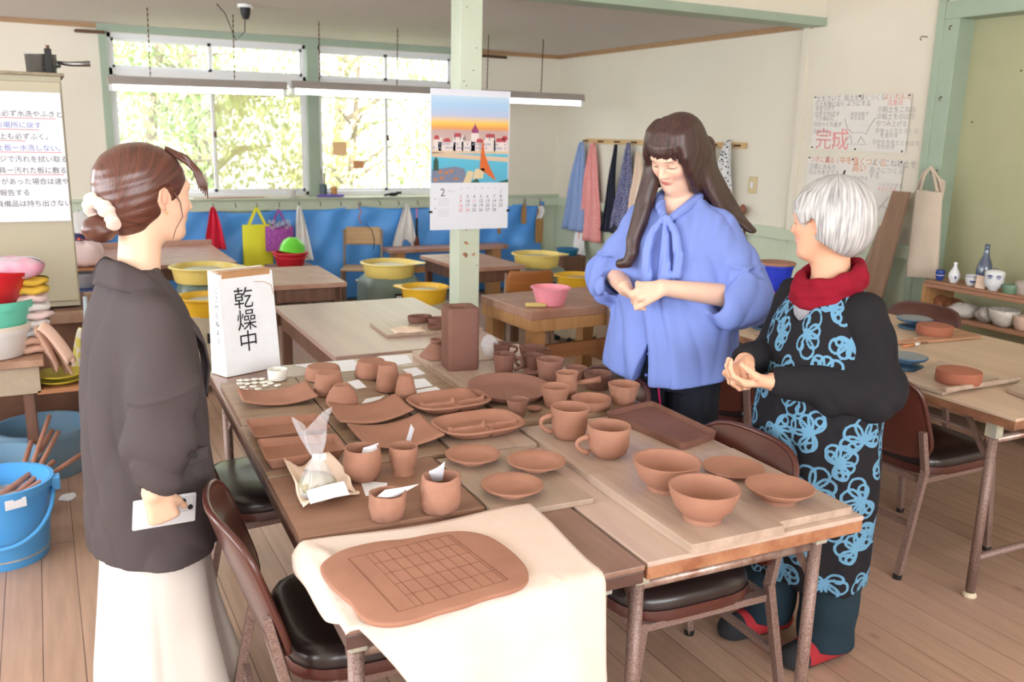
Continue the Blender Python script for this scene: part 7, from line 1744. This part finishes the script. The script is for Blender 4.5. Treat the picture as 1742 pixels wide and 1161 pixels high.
    for s_ in (-1, 1): v.cap((-.04, s_ * .10, .034), (.14, s_ * .12, .028), .036, .033, .02)
    v.cut((0, 0, -1), -.001); volobj('slippers', v, fabric('slipper_brown', (110, 50, 50)), e, 1)
    O('lanyard', M().tube([(.13, .0, .80), (.14, .01, .74), (.13, .02, .66)], .004, 6), mat('magenta_cord', (220, 40, 110), .5), e, smooth=True)
woman_blue()

# ------------------------------------------------------------------ older woman in the flower print
def woman_elder():
    A = AIM(178); o = (2.025, 1.85, 0)
    e = E('person', 'grey-haired older woman in black and blue flower-print smock and red neck warmer, hands folded', 'person', o, A)
    ha = AIM(-68); f = nrm((math.cos(ha), math.sin(ha), -.06)); up = nrm((.0, .03, 1.)); C0 = (.045, -.0, 1.345); kk = .97
    hv = Vol((-.13, -.15, 1.12), (.18, .14, 1.49), .003); P = head(hv, C0, f, up, kk)
    hv.cap((.0, 0, 1.14), (.02, 0, 1.29), .056, .052, .03)
    lN = np.cross(nrm(up - f * (up @ f)), f); uN = np.cross(f, lN)
    bv = Vol((-.22, -.26, .0), (.26, .26, 1.24), .008)
    bv.loft([(.7, 0, 0, .11, .16), (.85, 0, 0, .12, .15), (1.0, 0, 0, .11, .14), (1.1, 0, 0, .09, .15), (1.16, 0, 0, .05, .06)], .03); bv.cap((0, 0, 1.1), (.01, 0, 1.22), .055, .052, .04)
    for s_ in (-1, 1):
        bv.cap((0, s_ * .08, .75), (.015, s_ * .09, .42), .085, .055, .04); bv.cap((.015, s_ * .09, .42), (-.01, s_ * .09, .09), .052, .036, .02); bv.cap((-.03, s_ * .09, .045), (.07, s_ * .1, .032), .026, .022, .02)
        bv.cap((0, s_ * .12, 1.09), (-.01, s_ * .17, .93), .036, .034, .03)
    av = Vol((-.1, -.30, .78), (.44, .30, 1.02), .0028)
    wL, wR = (.235, .05, .905), (.235, -.075, .935)
    av.cap((.04, .17, .90), wL, .036, .027, .02); av.cap((.03, -.18, .93), wR, .036, .027, .02)
    hand(av, wL, nrm((.80, -.50, -.10)), nrm((-.1, .35, -.85)), -1, [(.55, .7, .5), (.6, .75, .5), (.65, .8, .5), (.75, .8, .5)], .04, 1.0, (.6, .8))
    hand(av, wR, nrm((.80, .42, -.10)), nrm((.30, -.45, .75)), 1, [(.9, 1.1, .7), (.95, 1.15, .7), (1., 1.15, .7), (1.1, 1.15, .7)], .03, 1.0, (.45, .5))
    base = lin(222, 172, 142)
    def colr(V):
        C = np.tile(base, (len(V), 1))
        def paint(c, r, col, w=1):
            q = V - c; t = np.clip(1.6 - 1.2 * np.sqrt((q @ fN / r[0]) ** 2 + (q @ lN / r[1]) ** 2 + (q @ uN / r[2]) ** 2), 0, 1)[:, None] * w; return C * (1 - t) + col * t
        fN = f
        for s in (-1, 1): C = paint(P(.07, s * .045, -.03), (.03, .022, .02), lin(218, 144, 118), .6); C = paint(P(.08, s * .031, -.002), (.03, .018, .0025), lin(80, 56, 50)); C = paint(P(-.008, s * .075, 0), (.02, .02, .03), lin(226, 150, 120), .4)
        C = paint(P(.086, 0, -.058), (.03, .02, .007), lin(186, 112, 100), .8)
        return C
    volobj('body', [bv, hv, av], m_skin, e, 1, colr)
    # bobbed grey hair
    rot = Matrix(((f[0], lN[0], uN[0]), (f[1], lN[1], uN[1]), (f[2], lN[2], uN[2])))
    v = Vol((-.17, -.18, 1.19), (.20, .17, 1.50), .003)
    v.ell(P(-.026, 0, .036), (.112, .093, .100), .01, rot); v.ell(P(-.052, 0, -.022), (.082, .084, .080), .03, rot)
    v.ell(P(.100, 0, -.052), (.088, .10, .088), .012, rot, sub=True); v.ell(P(.02, 0, -.105), (.09, .10, .075), .012, rot, sub=True)
    for s_ in (-1, 1): v.ell(P(.012, s_ * .080, -.012), (.020, .024, .030), .01, rot, sub=True)
    for i in range(9):
        b = (i - 4) / 4 * .06; v.path([P(.045, b * .8, .098 - 3 * b * b), P(.082 - 6 * b * b, b, .062), P(.092 - 8 * b * b, b * 1.05, .034)], [.012, .010, .005], .006)
    for s_ in (-1, 1):
        for j in range(4):
            t = j / 3; v.path([P(.03 - .03 * t, s_ * .07, .08), P(.045 - .03 * t, s_ * .082, .035), P(.038 - .02 * t, s_ * .084, .005 + .01 * t)], [.013, .012, .006], .008)
    def sw(X, Y, Z):
        x = (X - C0[0]); y = (Y - C0[1]); a = np.arctan2(y, x); return .0009 * S_(a * 40 + 3 * S_(Z * 18))
    v.warp(sw)
    def strand(V):
        q = V - np.array(P(-.03, 0, .13)); a = np.arctan2(q[:, 1], q[:, 0]); r = np.sqrt((q ** 2).sum(1)); return np.stack([a * 15, r * 16, np.zeros(len(V))], 1)
    volobj('hair', v, hairmat('silver_hair', (206, 204, 202), (120, 118, 120), .45), e, 1, strand)
    # smock: body and wide sleeves
    sm = Vol((-.27, -.34, .26), (.30, .36, 1.20), .005)
    sm.loft([(.27, .0, 0, .165, .205), (.4, .0, 0, .17, .21), (.6, .0, 0, .17, .21), (.8, .005, 0, .165, .20), (.95, .0, 0, .155, .19), (1.05, .0, 0, .135, .18), (1.12, .0, 0, .10, .145), (1.165, .0, 0, .07, .08)], .03)
    sm.ell((.11, 0, 1.15), (.07, .045, .085), .01, sub=True)
    sm.warp(lambda X, Y, Z: .005 * S_(np.arctan2(Y, X) * 11 + Z * 6) * np.clip((1.0 - Z) / .4, 0, 1) + .003 * S_(Z * 26 + Y * 12) + .007 * crease(np.arctan2(Y, X) * 4 + Z * 3 + S_(Z * 8)) * np.clip((1.1 - Z) / .3, 0, 1))
    rnd = random.Random(12)
    # flower outlines drawn in unrolled coordinates (around, height)
    segs = []
    def flower(a, z, s, rot):
        n = rnd.choice((4, 5, 5))
        for k in range(n):
            t = rot + (k - (n - 1) / 2) * .74; L = s * rnd.uniform(.75, 1.1); w = L * .34
            pts = []
            for j in range(13):
                q = j / 12; r_ = L * sin(PI * min(q, 1)) ** .8 if False else L * (1 - abs(2 * q - 1) ** 1.6); side = w * sin(2 * PI * q)
                pts.append((a + cos(t) * r_ - sin(t) * side, z + sin(t) * r_ + cos(t) * side))
            segs.extend(zip(pts[:-1], pts[1:]))
        for k in (-1, 1):    # curled tail
            pts = [(a, z)]; th = rot + PI + k * .6; x, y = a, z
            for j in range(11):
                x += cos(th) * s * .13; y += sin(th) * s * .13; th += k * (.12 + .09 * j); pts.append((x, y))
            segs.extend(zip(pts[:-1], pts[1:]))
    z = .32; row = 0
    while z < 1.16:
        for c in range(9): flower(-.60 + c * .135 + (.068 if row % 2 else 0) + rnd.uniform(-.012, .012), z + rnd.uniform(-.015, .015), rnd.uniform(.055, .078), rnd.uniform(0, 6.3))
        z += .088; row += 1
    SA = np.array([[a[0], a[1], b[0], b[1]] for a, b in segs])
    def pattern(V):
        a = np.arctan2(V[:, 1], V[:, 0]) * .185; zz = V[:, 2]; D = np.full(len(V), 1., np.float32)
        for x0, y0, x1, y1 in SA:
            m = np.where((np.abs(a - (x0 + x1) / 2) < .03) & (np.abs(zz - (y0 + y1) / 2) < .03))[0]
            if not len(m): continue
            dx, dy = x1 - x0, y1 - y0; t = np.clip(((a[m] - x0) * dx + (zz[m] - y0) * dy) / (dx * dx + dy * dy + 1e-9), 0, 1)
            D[m] = np.minimum(D[m], np.hypot(a[m] - x0 - t * dx, zz[m] - y0 - t * dy))
        return D
    pm_ = mat('flower_print', (34, 32, 34), .85, spec=.15, bump=.15, bscale=400); nt = pm_.node_tree
    at_ = nt.nodes.new('ShaderNodeAttribute'); at_.attribute_name = 'pat'; mr2 = nt.nodes.new('ShaderNodeMapRange'); mr2.inputs[1].default_value = .0031; mr2.inputs[2].default_value = .0042; mr2.inputs[3].default_value = 1; mr2.inputs[4].default_value = 0
    nt.links.new(at_.outputs['Fac'], mr2.inputs[0]); mx = nt.nodes.new('ShaderNodeMix'); mx.data_type = 'RGBA'; mx.inputs[6].default_value = (*srgb(34, 32, 36), 1); mx.inputs[7].default_value = (*srgb(100, 146, 176), 1)
    nt.links.new(mr2.outputs[0], mx.inputs[0]); nt.links.new(mx.outputs[2], nt.nodes['Principled BSDF'].inputs['Base Color'])
    volobj('smock', sm, pm_, e, 1, attr=pattern)
    mk = fabric('black_knit', (34, 33, 36), (44, 42, 46), .9, 0)
    v = Vol((-.2, -.38, .72), (.34, .40, 1.20), .005)
    for s_ in (-1, 1):
        eb = (-.015, s_ * .19, .89) if s_ > 0 else (-.01, s_ * .19, .925); w = (.215, .058, .905) if s_ > 0 else (.215, -.085, .935)
        v.cap((-.0, s_ * .135, 1.095), eb, .068, .074, .03); v.cap(eb, w, .074, .044, .03); v.cap((-.03, s_ * .19, .865), (.1, s_ * .15, .865), .055, .045, .03)
        v.cap(w, tuple(np.array(w) + nrm(np.array(w) - np.array(eb)) * .05), .030, .030, .006, sub=True)
    v.warp(lambda X, Y, Z: (.005 * S_(X * 42 + Z * 36 + 2 * S_(Y * 14)) + .009 * crease(X * 16 - Z * 14 + S_(Y * 14))) * np.clip((np.abs(Y) - .05) / .1, 0, 1))
    volobj('sleeves', v, mk, e, 1)
    # red neck warmer and grey shirt
    v = Vol((-.13, -.13, 1.06), (.17, .13, 1.27), .003)
    ring = lambda R1, R2, z0, tz: [(R1 * cos(t_) + .012, R2 * sin(t_), z0 - tz * cos(t_)) for t_ in np.linspace(0, 2 * PI, 19)]
    v.path(ring(.090, .086, 1.175, .035), [.021] * 19, .012); v.path(ring(.082, .080, 1.20, .030), [.016] * 19, .010); v.path(ring(.096, .092, 1.15, .038), [.014] * 19, .01)
    v.warp(lambda X, Y, Z: .003 * S_(np.arctan2(Y, X) * 7 + Z * 60))
    volobj('neck_warmer', v, fabric('crimson_fleece', (136, 24, 42), (104, 18, 32), .95, .0), e, 1)
    v = Vol((-.05, -.1, 1.0), (.15, .1, 1.17), .004); v.ell((.07, 0, 1.10), (.045, .055, .07), .01); v.warp(lambda X, Y, Z: .001 * S_(Y * 300)); volobj('undershirt', v, fabric('grey_jersey', (158, 158, 166)), e, 1)
    v = Vol((-.2, -.22, .03), (.2, .22, .60), .006)
    for s_, dx in ((-1, .04), (1, -.03)): v.cap((0, s_ * .08, .55), (dx, s_ * .09, .30), .10, .092, .02); v.cap((dx, s_ * .09, .30), (dx, s_ * .095, .07), .092, .085, .02)
    v.cut((0, 0, -1), -.055); v.warp(lambda X, Y, Z: .004 * S_(Z * 40 + Y * 20) * np.clip((.25 - Z) / .15, 0, 1)); volobj('trousers', v, fabric('teal_black_twill', (38, 54, 64), (30, 44, 54)), e, 1)
    for s_, dx in ((-1, .04), (1, -.03)):
        v = Vol((-.12, s_ * .12 - .1, 0), (.26, s_ * .12 + .1, .12), .004); v.cap((dx - .06, s_ * .095, .035), (dx + .13, s_ * .105, .032), .042, .044, .02, flat=((0, 0, 1), 1.05)); v.cap((dx - .02, s_ * .095, .06), (dx + .07, s_ * .1, .05), .04, .034, .03); v.cut((0, 0, -1), -.008)
        def sc(V, dx=dx): C = np.tile(lin(160, 36, 44), (len(V), 1)); C[V[:, 0] > dx + .105] = lin(34, 34, 38); C[V[:, 2] < .018] = lin(40, 36, 36); return C
        sh = volobj('slipper', v, colmat('slipper_felt', .9), e, 1, sc); sh['label'] = 'red slipper with black toe'
woman_elder()

# ------------------------------------------------------------------ woman in the long grey jacket
def woman_jacket():
    A = AIM(14); o = (.185, 2.32, 0)
    e = E('person', 'woman in long grey-brown jacket and cream skirt, hair in a bun, holding a phone', 'person', o, A)
    ha = AIM(6); f = nrm((math.cos(ha), math.sin(ha), -.04)); up = (0, 0, 1); C0 = (.055, .01, 1.405)
    hv = Vol((-.12, -.14, 1.16), (.19, .15, 1.56), .003); P = head(hv, C0, f, up, .98)
    hv.cap((.004, 0, 1.17), (.025, .005, 1.33), .050, .048, .03)
    lN = np.cross(nrm(np.array(up) - f * (np.array(up) @ f)), f); uN = np.cross(f, lN)
    bv = Vol((-.2, -.26, .0), (.24, .26, 1.28), .008)
    bv.loft([(.75, 0, 0, .10, .155), (.9, 0, 0, .09, .14), (1.05, 0, 0, .09, .13), (1.15, 0, 0, .08, .14), (1.2, 0, 0, .05, .06)], .03); bv.cap((0.01, 0, 1.12), (.01, 0, 1.24), .050, .046, .04)
    for s_ in (-1, 1):
        bv.cap((0, s_ * .085, .78), (.01, s_ * .09, .44), .085, .055, .04); bv.cap((.01, s_ * .09, .44), (-.01, s_ * .09, .08), .052, .036, .02); bv.cap((-.03, s_ * .09, .045), (.07, s_ * .1, .032), .026, .022, .02)
        bv.cap((0, s_ * .12, 1.12), (-.015, s_ * .17, .93), .036, .034, .03)
    av = Vol((-.12, -.36, .50), (.26, -.12, .82), .0028)
    wr = (-.07, -.235, .752); av.cap((-.06, -.235, .86), wr, .036, .026, .02)
    hand(av, wr, nrm((.25, -.02, -1.)), nrm((-.25, -.95, .0)), 1, [(1.0, 1.1, .6), (1.05, 1.1, .6), (1.05, 1.1, .6), (1.1, 1.1, .6)], .03, .90, (.55, .5))
    base = lin(232, 192, 164)
    def colr(V):
        C = np.tile(base, (len(V), 1))
        for s in (-1, 1):
            q = V - P(-.006, s * .075, -.002); t = np.clip(1.5 - np.sqrt((q ** 2).sum(1)) / .02, 0, 1)[:, None] * .4; C = C * (1 - t) + lin(232, 150, 132) * t
            q = V - P(.072, s * .042, -.03); t = np.clip(1.5 - np.sqrt((q ** 2).sum(1)) / .022, 0, 1)[:, None] * .35; C = C * (1 - t) + lin(236, 158, 140) * t
        return C
    volobj('body', [bv, hv, av], m_skin, e, 1, colr)
    rot = Matrix(((f[0], lN[0], uN[0]), (f[1], lN[1], uN[1]), (f[2], lN[2], uN[2])))
    v = Vol((-.20, -.15, 1.24), (.20, .16, 1.57), .003)
    v.ell(P(-.026, 0, .036), (.110, .086, .092), .01, rot); v.ell(P(-.055, 0, -.02), (.075, .074, .078), .03, rot)
    v.ell(P(.098, 0, -.04), (.072, .10, .090), .012, rot, sub=True); v.ell(P(.03, 0, -.095), (.075, .10, .062), .012, rot, sub=True)
    for s_ in (-1, 1): v.ell(P(.0, s_ * .084, -.008), (.019, .022, .034), .008, rot, sub=True)
    for s_ in (-1, 1):
        for j in range(5): O('hair_strand', M().tube([tuple(P(.03 + .004 * j, s_ * (.02 + .004 * j), .118 - .004 * j)), tuple(P(.075, s_ * .040, .098 - .003 * j)), tuple(P(.102 - .003 * j, s_ * .052, .066)), tuple(P(.118 - .005 * j, s_ * .058, .03)), tuple(P(.120 - .006 * j, s_ * .060, -.002 + .006 * j))], [.006, .006, .0045, .003, .001], 7), hairmat('brown_hair', (66, 36, 30), (104, 60, 46), .3), e, smooth=True)
    for s_ in (-1, 1): O('hair_strand', M().tube([tuple(P(.02, s_ * .074, .02)), tuple(P(.036, s_ * .079, -.01)), tuple(P(.042, s_ * .079, -.045)), tuple(P(.026, s_ * .074, -.075)), tuple(P(.020, s_ * .070, -.10))], [.003, .0016, .0013, .001, .0008], 6), hairmat('brown_hair', (66, 36, 30), (104, 60, 46), .3), e, smooth=True)
    # bun
    v.ell(P(-.128, 0, -.078), (.040, .036, .032), .006, rot)
    v.warp(lambda X, Y, Z: .0006 * S_(Z * 260 - X * 120 + 3 * S_(X * 16)))
    def strand(V):
        q = V - np.array(P(-.115, 0, -.05)); a = np.arctan2(q[:, 2], q[:, 0]); r = np.sqrt((q ** 2).sum(1)); return np.stack([a * 34, r * 8, V[:, 1] * 30], 1)
    volobj('hair', v, hairmat('brown_hair', (66, 36, 30), (104, 60, 46), .3), e, 1, strand)
    v = Vol((-.19, -.1, 1.26), (.0, .1, 1.45), .003)
    c = P(-.122, 0, -.040)
    for k in range(16):
        a = 2 * PI * k / 16; q = c + (lN * cos(a) * .044 + (uN * .8 - f * .5) * sin(a) * .036); v.ell(q, (.0155 + .004 * sin(k * 2.1),) * 3, .003)
    v.warp(lambda X, Y, Z: .002 * S_(Z * 240 + Y * 240)); volobj('scrunchie', v, fabric('cream_satin', (236, 216, 204), (222, 198, 184), .4, .3), e, 1)
    for s_ in (-1, 1): O('earring', M().ball(tuple(P(.002, s_ * .079, -.036)), .0028, 8, 6), mat('gold', (226, 186, 100), .2, metal=1), e, smooth=True)
    # jacket
    v = Vol((-.24, -.36, .44), (.28, .33, 1.27), .0045)
    v.loft([(.49, .0, 0, .150, .205), (.62, .0, 0, .150, .20), (.8, .0, 0, .142, .195), (.95, .0, 0, .135, .19), (1.08, .0, 0, .122, .185), (1.15, .0, 0, .10, .165), (1.20, -.005, 0, .075, .11), (1.235, -.01, 0, .062, .066)], .03)
    for s_ in (-1, 1):
        if s_ > 0:      # far arm, bent forward
            v.cap((.0, .13, 1.13), (.02, .17, .98), .058, .066, .03); v.cap((.02, .17, .98), (.05, .165, .83), .066, .062, .03); v.cap((.05, .165, .83), (.12, .12, .80), .058, .046, .03); continue
        v.cap((-.005, s_ * .138, 1.13), (-.02, s_ * .195, .98), .060, .072, .03); v.cap((-.02, s_ * .195, .98), (-.045, s_ * .212, .85), .072, .074, .03); v.cap((-.045, s_ * .212, .85), (-.06, s_ * .228, .785), .074, .054, .03)
        v.cap((-.07, s_ * .235, .72), (-.06, s_ * .228, .82), .036, .034, .006, sub=True)
    v.path([(.30, .02, 1.24), (.13, .01, 1.16), (.20, .0, 1.0)], [.03, .025, .02], .0) if False else None
    v.ell((.085, 0, 1.23), (.075, .045, .10), .01, Matrix.Rotation(.5, 3, 'Y'), sub=True)
    def jf(X, Y, Z):
        sl_ = np.clip((np.abs(Y) - .17) / .03, 0, 1); th = np.arctan2(Y, X)
        b = .0035 * S_(th * 7 + Z * 5) * np.clip((1.05 - Z) / .4, 0, 1) + .002 * S_(Z * 22 + th * 4)
        s = .007 * S_(Z * 46 + X * 34 + 1.5) * np.clip((.93 - Z) / .14, 0, 1) + .003 * S_(Z * 20 - X * 40) - .0045 * np.exp(-((Z - .985 - .2 * X) / .005) ** 2)
        b = b + .008 * crease(th * 4 + Z * 2.4 + S_(Z * 9)) * np.clip((1.1 - Z) / .3, .1, 1) + .005 * crease(Z * 8 - th * 2.5); s = s + .012 * crease(Z * 21 + X * 11 + .8 * S_(Y * 30)) * np.clip((1.0 - Z) / .15, 0, 1)
        return b * (1 - sl_) + s * sl_
    v.warp(jf); v.cut((0, 0, -1), -.525)
    # vents and front edges
    mj = fabric('grey_brown_suiting', (80, 72, 73), (70, 63, 65), .85, 0, 700)
    volobj('jacket', v, mj, e, 1)
    inner = [(-.066, 0, 1.262), (-.045, .050, 1.258), (.0, .070, 1.232), (.055, .074, 1.175), (.105, .060, 1.10), (.136, .035, 1.01), (.148, .008, .89)]
    outer = [(-.098, 0, 1.205), (-.070, .088, 1.200), (.0, .118, 1.172), (.075, .116, 1.11), (.125, .092, 1.045), (.150, .055, .975), (.155, .012, .885)]
    def cur(P_, t, s_):
        x = t * (len(P_) - 1); i = min(int(x), len(P_) - 2); q = x - i; a_, b_ = Vector(P_[i]), Vector(P_[i + 1]); r = a_.lerp(b_, q); r.y *= s_; return r
    for s_ in (-1, 1):
        O('lapel', M().grid(lambda u, v_: cur(inner, u, s_).lerp(cur(outer, u, s_), v_) + Vector((0, 0, .014 * sin(PI * v_))) + Vector((0, s_ * .004, 0)), 30, 6), mj, e, smooth=True, solid=.006, off=0)
    # pocket flap and button
    O('pocket_flap', M().box((.048, -.193, .80), (.07, .010, .03), .35), mj, e, bev=.003)
    O('button', M().lathe([(.001, 0), (.009, 0), (.008, .003), (.001, .003)], (.0, -.305, .845), 14, tilt=Matrix.Rotation(PI / 2, 4, 'X')), m_ink, e)
    # skirt
    v = Vol((-.30, -.32, .06), (.34, .34, .58), .006)
    v.loft([(.10, .02, 0, .185, .23), (.2, .01, 0, .165, .21), (.35, .0, 0, .140, .185), (.56, .0, 0, .120, .165)], .02)
    v.warp(lambda X, Y, Z: (.018 * S_(np.arctan2(Y, X - .01) * 7 + 1) + .014 * crease(np.arctan2(Y, X) * 3.5 + .4)) * np.clip((.56 - Z) / .40, 0, 1))
    v.loft([(.04, .02, 0, .15, .195), (.5, .0, 0, .10, .14)], .004, sub=True)
    volobj('skirt', v, fabric('ivory_crepe', (220, 213, 206), (208, 199, 190), .7), e, 1)
    v = Vol((-.12, -.2, 0), (.24, .2, .11), .005)
    for s_ in (-1, 1): v.cap((-.04, s_ * .09, .036), (.14, s_ * .1, .03), .037, .035, .02)
    v.cut((0, 0, -1), -.001); volobj('slippers', v, fabric('slipper_brown', (110, 50, 50)), e, 1)
    # phone held low in the right hand
    return e
ej = woman_jacket()
ph = E('phone', 'white smartphone in a clear case held by the woman in the grey jacket', 'phone', (0, 0, 0))
def place_phone():
    # local frame of the woman: phone lies between fingers and palm, long side horizontal
    A = AIM(14); R_z = Matrix.Rotation(A, 4, 'Z'); c = Vector((.185, 2.32, 0)) + (R_z @ Vector((-.045, -.222, .692)))
    ph.location = c; ph.rotation_euler = (AIM(0), AIM(6), A)
    O('phone_body', M().box((0, 0, 0), (.147, .009, .072)), mat('white_phone', (226, 228, 232), .15), ph, bev=.004, seg=3)
    O('camera_bump', M().box((.048, -.006, .012), (.036, .004, .036)), mat('phone_silver', (206, 208, 214), .2), ph, bev=.0015)
    for dx, dz in ((-.008, .009), (.009, -.008)): O('lens', M().lathe([(.001, 0), (.0065, 0), (.006, .002), (.001, .002)], (.048 + dx, -.008, .012 + dz), 16, tilt=Matrix.Rotation(PI / 2, 4, 'X')), m_ink, ph)
place_phone()
